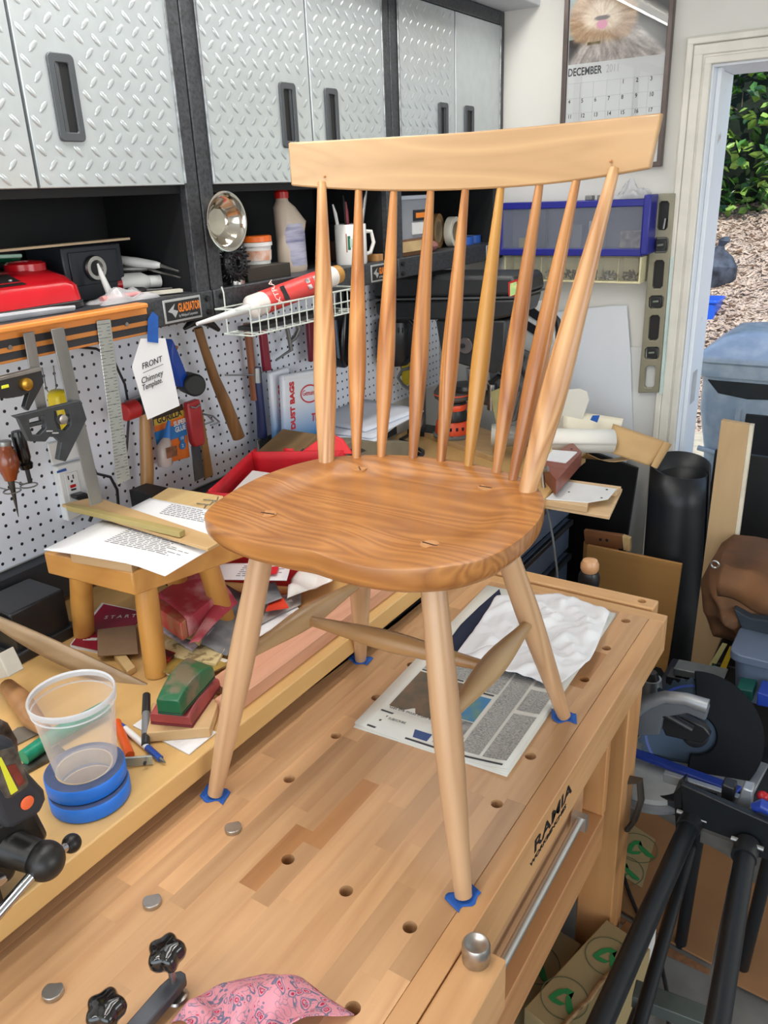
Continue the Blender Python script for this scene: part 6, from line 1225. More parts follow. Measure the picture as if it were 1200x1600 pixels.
# printed photograph of a dog, coloured per vertex
f = MB(); x0, x1, z0, z1 = fx0 + .016, fx1 - .016, pz, fz1 - .02
def ss(x, a, b):
    t = max(0, min(1, (x - a) / (b - a))); return t * t * (3 - 2 * t)
def mixt(p, q, t): return tuple(p[i] + (q[i] - p[i]) * t for i in range(3))
def dogcol(a, b):
    # a: 0 left - 1 right, b: 0 bottom - 1 top of the print; a shaggy tan and grey terrier with its tongue out
    an = math.atan2((b - .60) * .8, a - .34); r = math.hypot((b - .60) * .8, a - .34)
    stk = max(0, min(1, .5 + .55 * noise.noise(V(an * 7, r * 5, 0)) + .45 * noise.noise(V(an * 22, r * 9, 3)) + .25 * noise.noise(V(a * 60, b * 40, 5))))
    bg = mixt((58, 60, 58), (128, 122, 116), .5 + .5 * math.sin(3.2 * a + 2.1 * b))
    bg = mixt((150, 176, 182), bg, ss(a, .02, .16)) if b > .35 else mixt(bg, (52, 46, 44), 1 - ss(a, .1, .5))
    chest = mixt((128, 118, 112), (228, 222, 216), stk)
    cw = .16 + .62 * max(0, .5 - b)
    col = mixt(bg, chest, (1 - ss(abs(a - .46 - .1 * (.5 - b)), cw, cw + .1)) * (1 - ss(b, .45, .6)))
    side = mixt((150, 116, 84), (214, 186, 152), stk); col = mixt(col, side, (1 - ss(r, .30 + .04 * stk, .40)) * ss(b, .22, .34))
    muz = mixt((206, 180, 148), (240, 228, 210), stk); col = mixt(col, muz, (1 - ss(r, .14, .24)) * ss(b, .38, .5))
    t_ = math.hypot((a - .34) / .062, (b - .515) / .075); col = mixt((214, 140, 168), col, ss(t_, .8, 1.05))
    m_ = math.hypot((a - .34) / .085, (b - .60) / .035); col = mixt((86, 70, 68), col, ss(m_, .75, 1.1))
    g_ = min(math.hypot((a - .215) / .022, (b - .265) / .026), math.hypot((a - .315) / .022, (b - .27) / .026), max(abs(a - .265) / .05, abs(b - .267) / .015)); col = mixt((104, 88, 44), col, ss(g_, .85, 1.1))
    return srgb(*[max(0, min(255, c)) for c in col])
nu, nv = 100, 130
f.grid(nu, nv, lambda a, b: (x0 + (x1 - x0) * a, 2.6635, z0 + (z1 - z0) * b))
ph = build(f, 'printed_photo', mat('photo_print', (200, 190, 180), .5, var=0), cl_, smooth=False)
ca = ph.data.color_attributes.new('print', 'FLOAT_COLOR', 'POINT'); org_ = wloc(ph)
for v in ph.data.vertices:
    p = v.co + org_; ca.data[v.index].color = dogcol((p.x - x0) / (x1 - x0), min(1, (p.z - z0) / .19))
n = MATS['photo_print'].node_tree; an = n.nodes.new('ShaderNodeVertexColor'); an.layer_name = 'print'; n.links.new(an.outputs[0], n.nodes['Principled BSDF'].inputs['Base Color'])
yt = 2.6632
text('lettering', 'DECEMBER', .030, (fx0 + .016, yt, pz - .031), (1, 0, 0), (0, 0, 1), mat('calendar_ink', (52, 50, 52), .6, var=0), cl_, .72, bold=.0006)
text('lettering', '2011', .030, (fx0 + .135, yt, pz - .031), (1, 0, 0), (0, 0, 1), mat('calendar_grey', (190, 192, 194), .6, var=0), cl_, .7)
cw = (fx1 - fx0 - .034) / 7; rh = .0415; m_line = mat('calendar_line', (186, 190, 192), .6, var=0)
for r in range(5):
    build(MB().bx(fx0 + .016, fx1 - .016, yt, yt + .0004, pz - .052 - rh * r - .0004, pz - .052 - rh * r + .0004), 'ruled_line', m_line, cl_, smooth=False)
    for c in range(7):
        dnum = 7 * r + c - 3
        if 1 <= dnum <= 31: text('lettering', str(dnum), .016, (fx0 + .018 + cw * c + .003, yt, pz - .068 - rh * r + .003), (1, 0, 0), (0, 0, 1), MATS['calendar_ink'], cl_, .85, bold=.0003)
for c in range(1, 7): build(MB().bx(fx0 + .016 + cw * c - .0003, fx0 + .016 + cw * c + .0003, yt, yt + .0004, pz - .052 - rh * 5, pz - .052), 'ruled_line', m_line, cl_, smooth=False)
m_pane = bpy.data.materials.new('picture_glass'); m_pane.use_nodes = True
n = m_pane.node_tree.nodes; L = m_pane.node_tree.links; gl_ = n.new('ShaderNodeBsdfGlossy'); gl_.inputs['Roughness'].default_value = .01; tr = n.new('ShaderNodeBsdfTransparent'); mxs = n.new('ShaderNodeMixShader'); fz_ = n.new('ShaderNodeFresnel'); fz_.inputs[0].default_value = 1.5
L.new(fz_.outputs[0], mxs.inputs[0]); L.new(tr.outputs[0], mxs.inputs[1]); L.new(gl_.outputs[0], mxs.inputs[2]); L.new(mxs.outputs[0], n['Material Output'].inputs[0])
build(MB().bx(fx0 + .012, fx1 - .012, 2.6595, 2.6608, fz0 + .012, fz1 - .012), 'glass_pane', m_pane, cl_, smooth=False)
# blue organizer with clear tilt bins
og = root('blue_organizer', 'dark blue wall organizer with a grey translucent front on the back wall', 'organizer', (-1.0, 2.6, 1.56))
m_navy = mat('royal_blue_plastic', (36, 40, 138), .35, var=.04)
oy0, oy1 = 2.585, 2.674; Q = [Vector(p) for p in [(-1.219,2.585,1.516),(-.733,2.585,1.529),(-.737,2.585,1.695),(-1.231,2.585,1.678)]]
ox0, ox1, oz0, oz1 = Q[0].x, Q[1].x, (Q[0].z + Q[1].z) / 2, (Q[2].z + Q[3].z) / 2
build(MB().loop(fl(ox0, ox1, oz0, oz1, oy0), fl(ox0 + .02, ox1 - .008, oz0 + .022, oz1 - .02, oy0), (0, oy1 - oy0, 0)), 'frame', m_navy, og, bev=.002)
build(MB().bx(ox1 - .004, ox1 + .018, oy0 - .012, oy1, oz0 + .005, oz1 + .012), 'end_bracket', m_navy, og, bev=.004)
build(MB().bx(ox0 + .02, ox1 - .01, oy1 - .006, oy1 - .002, oz0 + .02, oz1 - .02), 'back', mat('organizer_back', (110, 112, 128), .5), og)
build(MB().bx(ox0 + .02, ox1 - .008, oy0 + .004, oy0 + .007, oz0 + .022, oz1 - .02), 'front_panel', mat('smoky_panel', (150, 156, 172), .2, alpha=.3, var=0), og)
build(MB().bx((ox0 + ox1) / 2 - .004, (ox0 + ox1) / 2 + .004, oy0 + .001, oy0 + .01, oz0 + .02, oz1 - .02), 'divider', mat('pale_divider', (170, 176, 190), .4), og)
for i, (cx_, w_, h_, m_) in enumerate(((.20, .012, .12, m_white), (.26, .03, .12, m_dark), (.62, .05, .08, mat('pale_grid', (190, 190, 196), .5)), (.83, .08, .05, mat('beige_hardware', (170, 156, 134), .6, var=.4, vs=60)), (.13, .05, .03, mat('dull_yellow', (190, 170, 70), .5)), (.45, .06, .07, m_alu))):
    x_ = ox0 + (ox1 - ox0) * cx_; build(MB().bx(x_, x_ + w_, 2.62, 2.65, oz0 + .0225, oz0 + .0225 + h_), 'contents', m_, og, bev=.002)
tagz = oz1 + .0005
hg_ = root('hardware_bag', 'clear bag of screws lying on top of the blue organizer', 'bag', (ox1 - .06, 2.63, tagz))
build(MB().grid(12, 10, crumple((ox1 - .055, 2.632, tagz), .055, .036, .055, 1, 9)), 'bag', m_clear, hg_, sol=.0005)
for i in range(14): build(MB().bar((ox1 - .095 + .006 * i, 2.62 + .002 * (i % 5), tagz + .006 + .002 * (i % 4)), (ox1 - .085 + .006 * i, 2.645 - .002 * (i % 3), tagz + .008), .004, .004), 'screw', m_alu, hg_)
for x_ in (.60, .68): tag(build(MB().bx(ox0 + (ox1 - ox0) * x_, ox0 + (ox1 - ox0) * x_ + .022, 2.60, 2.63, tagz, tagz + .014), 'metal_clip', m_alu, bev=.002), ['left of two small metal clips on top of the blue organizer', 'right of two small metal clips on top of the blue organizer'][x_ > .65], 'clip', 'metal clips on the organizer')
bn = root('bin_rack', 'cream rack of clear tilt bins full of screws below the blue organizer', 'bin rack', (-1.0, 2.6, 1.48))
m_cream = mat('cream_rack', (226, 218, 176), .4); m_bin = mat('clear_bin', (214, 210, 200), .15, alpha=.16, var=0)
bz0, bz1 = 1.4395, oz0 - .003
build(MB().bx(ox0 + .02, ox1 - .004, 2.600, 2.674, bz0, bz0 + .006).bx(ox1 - .010, ox1 - .004, 2.6, 2.674, bz0 + .0062, bz1).bx(ox0 + .02, ox0 + .026, 2.6, 2.674, bz0 + .0062, bz1).bx(ox0 + .0262, ox1 - .0102, 2.668, 2.674, bz0 + .0062, bz1), 'rack', m_cream, bn, bev=.001, kind='stuff')
nb = 7; bw = (ox1 - .011 - ox0 - .027) / nb
for i in range(nb):
    x_ = ox0 + .027 + bw * i
    b_ = build(MB().prism([(x_ + .001, 2.602, bz0 + .007), (x_ + .001, 2.664, bz0 + .007), (x_ + .001, 2.664, bz1 - .003), (x_ + .001, 2.594, bz1 - .003)], (bw - .003, 0, 0)), 'bin', m_bin, bn, bev=.002)
    build(MB().bx(x_ - .0005, x_ + .0005, 2.599, 2.602, bz0 + .007, bz1 - .004), 'divider', m_cream, bn)
    f = MB(); rnd = random.Random(i)
    for k in range(26): f.box((x_ + .008 + rnd.random() * (bw - .018), 2.612 + rnd.random() * .03, bz0 + .011 + rnd.random() * .022), (.014, .004, .004), (rnd.random() * 90, rnd.random() * 90, rnd.random() * 180))
    build(f, 'hardware', m_alu if i % 3 else mat('dark_screws', (84, 80, 74), .4, .6), b_, kind='stuff', smooth=False)
# spirit level
lv = root('spirit_level', 'long olive grey spirit level hanging upright beside the door casing', 'level', (-.69, 2.66, 1.08))
T0, T1, B1, B0 = [Vector(p) for p in [(-.728,2.648,1.699),(-.666,2.648,1.698),(-.662,2.648,1.093),(-.729,2.648,1.084)]]
def lvp(s, t): return T0.lerp(T1, s).lerp(B0.lerp(B1, s), t)
def slot_(t0, t1, s0=.26, s1=.76):
    c = []
    for s, t in ((s0, t0 + .012), (s0 + .1, t0), (s1 - .1, t0), (s1, t0 + .012), (s1, t1 - .012), (s1 - .1, t1), (s0 + .1, t1), (s0, t1 - .012)): c.append(lvp(s, t))
    return c
m_lev = mat('olive_grey_alloy', (146, 142, 122), .4, .4, var=.06)
build(MB().holed([lvp(0, 0), lvp(1, 0), lvp(1, 1), lvp(0, 1)], [slot_(.035, .17), slot_(.205, .28, .16, .86), slot_(.315, .455), slot_(.49, .555, .16, .86), slot_(.59, .72), slot_(.755, .82, .16, .86), slot_(.855, .975)], (0, .018, 0)), 'body', m_lev, lv, bev=.0015)
for t0, t1 in ((.035, .17), (.315, .455), (.59, .72)): build(MB().prism(slot_(t0 - .002, t1 + .002, .24, .78), (0, .004, 0)).bm and MB().prism([p + V(0, .0135, 0) for p in slot_(t0 - .002, t1 + .002, .24, .78)], (0, .004, 0)), 'slot_back', m_dark, lv)
for t in (.243, .522, .787):
    c = lvp(.51, t) + V(0, .006, 0); build(MB().box(c, (.032, .010, .034), (0, -3, 0)), 'vial_block', m_blk, lv, bev=.002)
    build(MB().cyl(c + V(0, -.0055, 0), c + V(0, -.0075, 0), .0115, n=20), 'vial_ring', m_dark, lv)
    build(MB().cyl(c + V(-.009, -.007, 0), c + V(.009, -.007, .002), .004, n=10), 'vial', mat('vial_glass', (120, 130, 120), .1, .2), lv)
build(MB().prism([lvp(1.03, .3), lvp(1.14, .3), lvp(1.16, 1.01), lvp(1.04, 1.01)], (0, .016, 0)), 'edge_strip', mat('pale_aqua_edge', (200, 222, 218), .3), lv)
build(MB().cyl(lvp(.6, .115) + V(0, .008, 0), lvp(.55, .165) + V(0, .008, 0), .005, n=10), 'nail', m_alu, lv)

# ================================================================ on the workbench
hc = root('hold_down_clamp', 'dark grey bench clamp with two black star knobs at the bottom of the picture', 'clamp', (-.60, .38, .86))
F0 = V(-.598, .414, .86)
m_arm = mat('grey_enamel_arm', (84, 86, 92), .4, .3, var=.05)
build(MB().lathe([(.001, 0), (.0125, 0), (.0135, .002), (.012, .005), (.006, .007), (.001, .007)], F0, n=28), 'foot', m_steel, hc)
build(MB().cyl(F0 + V(0, 0, .006), F0 + V(-.004, 0, .066), .0042, n=14), 'screw', m_steel, hc)
A0 = F0 + V(-.001, 0, .020)
build(MB().rings([[A0 + V(.0, -.105, -.008) + V(.011 * sx, 0, .007 * sz) for sx, sz in ((-1, -1), (1, -1), (1, 1), (-1, 1))], [A0 + V(.011 * sx, -.012, .007 * sz) for sx, sz in ((-1, -1), (1, -1), (1, 1), (-1, 1))], [A0 + V(.0085 * sx, .010, .007 * sz) for sx, sz in ((-1, -1), (1, -1), (1, 1), (-1, 1))], [A0 + V(.004 * sx, .015, .007 * sz) for sx, sz in ((-1, -1), (1, -1), (1, 1), (-1, 1))]]), 'arm', m_arm, hc, bev=.002)
def star(c, ax, nm='star_knob'):
    c = Vector(c); ax = Vector(ax).normalized(); e = ax.orthogonal().normalized(); f_ = ax.cross(e); rs = []
    for z, s in ((-.016, .35), (-.015, .5), (-.010, .88), (-.003, 1), (.005, .98), (.0095, .88), (.0115, .7), (.0122, .2)):
        rs.append([c + ax * z + (e * math.cos(t) + f_ * math.sin(t)) * s * (.0205 + .0024 * math.cos(5 * t)) for t in [k * math.pi / 30 for k in range(60)]])
    return build(MB().rings(rs), nm, mat('black_gloss_knob', (14, 14, 15), .12, var=0, coat=.5), hc, ang=70)
star(F0 + V(-.005, 0, .070), (-.05, -.1, 1)); star((-.619,.337,.915), (-.05, -.1, 1))
kb2 = Vector((-.619,.337,.915)); build(MB().cyl(kb2 + V(0, 0, -.06), kb2 + V(0, 0, -.009), .0045, n=14), 'screw', m_steel, hc)
# pink paisley cloth
m_pais = bpy.data.materials.new('pink_paisley'); m_pais.use_nodes = True
n = m_pais.node_tree.nodes; L = m_pais.node_tree.links; b = n['Principled BSDF']; b.inputs['Roughness'].default_value = .85
tc = n.new('ShaderNodeTexCoord'); nz = n.new('ShaderNodeTexNoise'); nz.inputs['Scale'].default_value = 28; L.new(tc.outputs['Object'], nz.inputs['Vector'])
mxv = n.new('ShaderNodeMixRGB'); mxv.inputs[0].default_value = .045; L.new(tc.outputs['Object'], mxv.inputs[1]); L.new(nz.outputs['Color'], mxv.inputs[2])
def vor(scale, lo, hi):
    v = n.new('ShaderNodeTexVoronoi'); v.inputs['Scale'].default_value = scale; L.new(mxv.outputs[0], v.inputs['Vector'])
    r = n.new('ShaderNodeValToRGB'); e = r.color_ramp.elements; e[0].position = lo; e[0].color = (0, 0, 0, 1); e[1].position = lo + .02; e[1].color = (1, 1, 1, 1)
    q = e.new(hi); q.color = (1, 1, 1, 1); q = e.new(hi + .02); q.color = (0, 0, 0, 1); L.new(v.outputs['Distance'], r.inputs[0]); return r.outputs[0]
def mixc(a, fac, col):
    x = n.new('ShaderNodeMixRGB'); x.inputs[2].default_value = srgb(*col); L.new(fac, x.inputs[0])
    if isinstance(a, tuple): x.inputs[1].default_value = srgb(*a)
    else: L.new(a, x.inputs[1])
    return x.outputs[0]
c_ = mixc((226, 152, 166), vor(62, .34, .44), (112, 112, 140)); c_ = mixc(c_, vor(62, .14, .24), (190, 40, 80)); c_ = mixc(c_, vor(130, .0, .14), (200, 60, 96)); c_ = mixc(c_, vor(105, .40, .46), (150, 130, 150)); c_ = mixc(c_, vor(62, .0, .07), (90, 92, 126))
L.new(c_, b.inputs['Base Color'])
CL = [Vector(q) for q in [(-.58,.387,.86),(-.579,.419,.86),(-.565,.453,.86),(-.527,.491,.86),(-.488,.51,.86),(-.446,.505,.86),(-.405,.504,.86)]]
cen = V(-.47, .36, .86)
def cloth(a, b_):
    t = a * (len(CL) - 1); i = min(int(t), len(CL) - 2); p = CL[i].lerp(CL[i + 1], t - i); e = V(p.x, p.y, .8605)
    q = e.lerp(cen, b_); fold = .5 + .5 * math.sin(11 * a + 4 * b_); h = .034 * min(1, b_ * 2.6) ** .7 + .016 * fold * min(1, b_ * 4) + .005 * math.sin(23 * a - 7 * b_) * min(1, b_ * 5)
    return q + V(0, 0, max(.0015, h))
tag(build(MB().grid(44, 24, cloth), 'paisley_cloth', m_pais, sol=.0015, ang=180), 'bunched pink paisley cloth at the bottom edge of the picture', 'cloth')
# newspaper with cleaning cloths
m_news = mat('newsprint', (222, 220, 211), .8, var=.03, vs=9)
m_col = mat('news_columns', (186, 184, 178), .8, var=.4, vs=420, st=(.6, 2.2, 1), col2=(128, 128, 128), lo=.42, hi=.6)
nw = root('newspaper', 'folded newspaper lying on the workbench behind the front right chair leg', 'newspaper', (-.58, 1.25, .86))
NP = [V(-.712, .945, 0), V(-.424, .962, 0), V(-.437, 1.552, 0), V(-.742, 1.54, 0)]
def npt(s, t, z): return NP[0].lerp(NP[1], s).lerp(NP[3].lerp(NP[2], s), t) + V(0, 0, z)
for k, (ds, dt, z) in enumerate(((.0, .0, .8602), (.006, .004, .8622), (.0, .008, .8642), (.008, .004, .8662))):
    g = lambda a, b_, ds=ds, dt=dt, z=z, k=k: npt(ds + (1 - ds) * a, dt + (1 - dt) * b_, z + .0018 * k * max(0, (a - .85) / .15) * (1 - b_) + .0012 * k * math.sin(4 * a + k) * (1 - b_))
    build(MB().grid(14, 10, g), 'page_section', m_news, nw, sol=.0016)
zt = lambda s, t: .8662 + .0054 * max(0, (s - .85) / .15) * (1 - t) + .0036 * math.sin(4 * s + 3) * (1 - t) + .0014
def block(s0, s1, t0, t1, m_, nm='printed_column'):
    return build(MB().grid(4, 4, lambda a, b_: npt(s0 + (s1 - s0) * a, t0 + (t1 - t0) * b_, zt(s0 + (s1 - s0) * a, t0 + (t1 - t0) * b_))), nm, m_, nw, smooth=False)
block(.10, .42, .13, .34, mat('news_photo', (120, 96, 76), .7, var=.6, vs=28, col2=(70, 82, 70)), 'printed_photo')
block(.50, .64, .17, .30, mat('news_photo_blue', (70, 130, 176), .7, var=.5, vs=30, col2=(120, 150, 90)), 'printed_photo')
block(.50, .64, .10, .165, mat('news_photo_grey', (110, 112, 112), .7, var=.5, vs=40, col2=(190, 190, 186)), 'printed_photo')
block(.345, .47, .03, .065, mat('news_blue_box', (66, 88, 140), .7), 'printed_box')
for s0, s1, t0, t1 in ((.67, .80, .035, .52), (.82, .965, .035, .26), (.82, .965, .28, .40), (.50, .655, .035, .09), (.44, .655, .33, .60), (.10, .42, .36, .62), (.82, .965, .42, .55)): block(s0, s1, t0, t1, m_col)
for s0, s1, t in ((.08, .33, .095), (.14, .30, .075), (.12, .28, .05), (.08, .96, .012), (.52, .64, .315), (.10, .40, .348)): block(s0, s1, t, t + .008, mat('news_headline', (70, 70, 72), .8, var=0), 'headline')
text('lettering', 'Get the most from the daily', .011, npt(.12, .112, .8705), NP[1] - NP[0], NP[3] - NP[0], m_ink, nw, .9)
text('lettering', 'SUBSCRIBE', .008, npt(.17, .062, .870), NP[1] - NP[0], NP[3] - NP[0], m_ink, nw, .9)
# white cloth and navy cloth on the newspaper
m_wc = mat('white_cotton', (234, 234, 236), .85, var=.02, vs=8); m_nc = mat('navy_cotton', (22, 30, 56), .9, var=.1)
NV = [Vector(q) for q in [(-.695,1.237,.872),(-.699,1.512,.872),(-.471,1.231,.872),(-.536,1.229,.872)]]
WC = [Vector(q) for q in [(-.648,1.21,.874),(-.688,1.478,.874),(-.572,1.559,.874),(-.44,1.53,.874),(-.416,1.313,.874),(-.439,1.207,.874),(-.521,1.214,.874)]]
def fan(P, cen, h, seed):
    rnd = random.Random(seed); ph = [rnd.uniform(0, 6) for _ in range(4)]
    def g(a, b_):
        t = a * len(P); i = int(t) % len(P); p = P[i].lerp(P[(i + 1) % len(P)], t - int(t)); p = p + (p - cen) * (.02 * math.sin(17 * a * 2 * math.pi / 3 + ph[0]))
        q = p.lerp(cen, b_); w_ = h * (.5 + .5 * math.sin(60 * q.x + 25 * q.y + ph[1] + 2.2 * math.sin(38 * q.y))) * (.25 + .75 * math.sin(35 * q.y - 20 * q.x + ph[2] + 1.8 * math.sin(44 * q.x + 1)) ** 2) + h * .22 * math.sin(140 * q.x - 90 * q.y + 3 * math.sin(50 * q.y))
        return V(q.x, q.y, P[0].z + h * .1 + abs(w_) * (.35 + .65 * min(1, b_ * 3)))
    return g
def polygrid(P, h, seed, nu=70, nv=16): 
    c = sum(P, Vector()) / len(P); return MB().grid(nu, nv, fan(P, c, h, seed))
tag(build(MB().prism([V(q.x, q.y, .8728) for q in [Vector(p) for p in [(-.69,1.239,.872),(-.702,1.333,.872),(-.703,1.422,.872),(-.7,1.522,.872),(-.639,1.425,.872),(-.638,1.303,.872),(-.659,1.229,.872)]]], (0, 0, .003)), 'navy_cloth', m_nc, bev=.001), 'strip of navy cloth on the newspaper left of the white cloth', 'cloth')
tag(build(MB().prism([V(q.x, q.y, .8725) for q in [Vector(p) for p in [(-.545,1.224,.872),(-.469,1.218,.872),(-.471,1.256,.872),(-.531,1.279,.872)]]], (0, 0, .0025)), 'navy_cloth', m_nc, bev=.001), 'edge of navy cloth peeking out below the white cloth near the rear right leg', 'cloth')
tag(build(polygrid([V(q.x, q.y, .8765) for q in WC], .017, 4, 110, 30), 'white_cloth', m_wc, sol=.0015, ang=180), 'crumpled white cotton cloth on the newspaper', 'cloth')
# knob handle beyond the bench end
kn = root('turned_post', 'rounded wooden knob on a black collar standing just beyond the bench end', 'knob', (-.6, 1.76, .0))
P0 = Vector((-.568,1.76,.809)); P0.z = .80
build(MB().lathe([(.001, .048), (.019, .048), (.0225, .056), (.0225, .068), (.018, .078), (.010, .081), (.001, .082)], P0, n=28), 'knob', wood('maple_knob', (222, 170, 122), (186, 132, 90), 'Z', 1, .3, .2, 0, .3), kn)
build(MB().lathe([(.001, 0), (.024, 0), (.026, .02), (.026, .036), (.021, .0478), (.001, .0478)], P0, n=28), 'collar', m_blk, kn)
build(MB().cyl((P0.x, P0.y, 0), (P0.x, P0.y, .80), .014, n=14), 'post', m_blk, kn)

# ================================================================ right hand side of the garage
m_rub = mat('black_rubber_mat', (30, 32, 36), .42, .0, var=.08, vs=30)
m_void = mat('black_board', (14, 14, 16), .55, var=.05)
# black boards leaning at the back wall
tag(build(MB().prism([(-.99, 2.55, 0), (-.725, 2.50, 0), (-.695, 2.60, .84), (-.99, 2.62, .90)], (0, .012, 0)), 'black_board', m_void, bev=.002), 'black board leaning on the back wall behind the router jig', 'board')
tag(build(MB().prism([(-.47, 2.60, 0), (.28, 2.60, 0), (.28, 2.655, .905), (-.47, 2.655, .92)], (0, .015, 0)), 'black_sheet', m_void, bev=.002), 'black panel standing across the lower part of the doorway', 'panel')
# rolled rubber mat
rmt = root('rolled_mat', 'black rubber mat rolled up and standing by the doorway', 'mat', (-.5, 2.4, 0))
a, b = V(-.475, 2.36, .0), Vector((-.527,2.44,.922)); d = (b - a); e1 = V(1, 0, 0); e2 = V(0, 1, .12)
def rmat(t, s):
    th = 2 * math.pi * 1.9 * s; r = (.088 if t > .5 else .100) * (1 - .14 * s) + .016 * (1 - t)
    hz = .02 * math.sin(th * .5) * t
    return a + d * t + e1 * (r * math.cos(th)) + e2 * (r * math.sin(th)) + V(0, 0, -.035 * s * t + hz)
build(MB().grid(10, 80, rmat), 'rolled_sheet', m_rub, rmt, sol=.005, ang=80)
# plywood panel, brown offcut, upright plank
m_plyp = wood('tan_ply_panel', (196, 146, 84), (164, 116, 62), 'X', .6, .5, .25)
tag(build(MB().prism([(-.749,2.28,.673),(-.458,2.28,.671),(-.469,2.28,.269),(-.51,2.28,-.235),(-.734,2.28,-.306)], (0, .012, 0)), 'plywood_sheet', m_plyp, bev=.001), 'tan plywood panel standing beyond the bench end', 'panel')
ob_ = root('drilled_offcut', 'brown offcut with two screw holes above the tan plywood panel', 'offcut', (-.712,2.34,.673))
build(MB().prism([(-.783,2.34,.694),(-.654,2.34,.7),(-.655,2.34,.655),(-.776,2.34,.648)], (0, .02, 0)), 'offcut', wood('brown_offcut', (150, 98, 58), (110, 68, 38), 'X', 1, .5, .3), ob_, bev=.001)
for p in ((-.726,2.339,.674), (-.705,2.339,.676)): build(MB().cyl(p, Vector(p) + V(0, .002, 0), .005, n=10), 'screw_hole', m_ink, ob_)
build(MB().bx(ob_.location.x - .07, ob_.location.x + .04, 2.345, 2.36, 0, ob_.location.z - .02), 'support', m_plyp, ob_)
tag(build(MB().prism([(-.655,2.33,.704),(-.631,2.33,.7),(-.627,2.33,.656),(-.648,2.33,.657)], (0, .02, 0)), 'wood_block', m_pine, bev=.001), 'small pale block right of the brown offcut', 'block')
pk2 = root('upright_plank', 'tall tan plank standing in front of the black doorway panel', 'plank', (-.364,2.4,.895))
T = [Vector(q) for q in [(-.4,2.3,1.116),(-.327,2.3,1.111),(-.31,2.3,.659),(-.384,2.3,.663)]]
B_ = [V(T[2].x + .005, 2.15, 0), V(T[3].x + .005, 2.15, 0)]
build(MB().prism([T[0], T[1], B_[0], B_[1]], (0, .022, 0)), 'plank', wood('dusty_plank', (190, 160, 118), (160, 130, 92), 'Z', .6, .6, .2), pk2, bev=.001)
build(MB().prism([T[1] + V(.0005, .001, 0), T[1] + V(.010, .001, 0), B_[0] + V(.010, .001, 0), B_[0] + V(.0005, .001, 0)], (0, .02, 0)), 'pale_edge', mat('pale_edge', (222, 212, 190), .6), pk2)
c = Vector((-.361,2.299,1.1)); build(MB().cyl(c, c + V(0, .003, 0), .0035, n=10), 'screw_hole', m_ink, pk2)
# brown canvas bag
m_canvas = mat('brown_canvas', (104, 68, 38), .8, var=.3, vs=8, bump=.3)
cbag = root('canvas_bag', 'brown canvas bag with a metal eyelet slumped at the right edge of the picture', 'bag', (-.18, 2.1, .6))
BO = [Vector(q) for q in [(-.321,2.1,.812),(-.266,2.1,.817),(-.181,2.1,.814),(-.133,2.1,.678),(-.182,2.1,.587),(-.26,2.1,.568),(-.315,2.1,.579),(-.353,2.1,.658),(-.367,2.1,.724),(-.349,2.1,.78)]]
bc_ = sum(BO, Vector()) / len(BO)
def bagf(a_, b_):
    t = a_ * len(BO); i = int(t) % len(BO); s = t - int(t); s = s * s * (3 - 2 * s); p = BO[i].lerp(BO[(i + 1) % len(BO)], s)
    q = p.lerp(bc_, b_ ** 1.3); dpt = .13 * (1 - (1 - b_) ** 2.4); w_ = .016 * math.sin(60 * q.x + 34 * q.z) * b_ + .012 * math.sin(90 * q.z - 30 * q.x) * b_ + .02 * max(0, math.sin(38 * (q.z + q.x * 1.2))) ** 3 * b_
    return q + V(0, -dpt - w_, 0)
f = MB().grid(60, 16, bagf)
build(f, 'bag', m_canvas, cbag, ang=180)
build(MB().grid(30, 4, lambda a_, b_: bagf(a_, 0) + V(0, .14 * b_, 0)), 'back', m_canvas, cbag, ang=180)
def flapf(a_, b_):
    p = Vector((-.298,1.95,.854)).lerp(Vector((-.169,1.95,.837)), a_); q = Vector((-.294,1.93,.772)).lerp(Vector((-.152,1.9,.761)), a_)
    return p.lerp(q, b_) + V(0, -.025 * math.sin(math.pi * b_) - .012 * math.sin(7 * a_ + 3 * b_), 0)
build(MB().grid(14, 10, flapf), 'flap', mat('brown_canvas_flap', (112, 74, 42), .8, var=.2, vs=10, bump=.3), cbag, sol=.004)
build(MB().prism([(-.258,1.955,.73),(-.217,1.955,.715),(-.155,1.955,.721),(-.149,1.955,.672),(-.215,1.955,.653),(-.24,1.955,.692)], (0, .03, 0)), 'lining', mat('slate_lining', (38, 48, 58), .7), cbag, bev=.004)
c = Vector((-.31,1.93,.853)); build(MB().tube([c + V(.009 * math.cos(t), 0, .009 * math.sin(t)) for t in [k * math.pi / 10 for k in range(20)]], .0025, 8, True), 'eyelet', m_steel, cbag)
tag(build(MB().bx(-.30, .12, 1.99, 2.25, 0, .545), 'black_crate', m_void, bev=.004), 'black crate in the shadow under the brown canvas bag', 'crate')
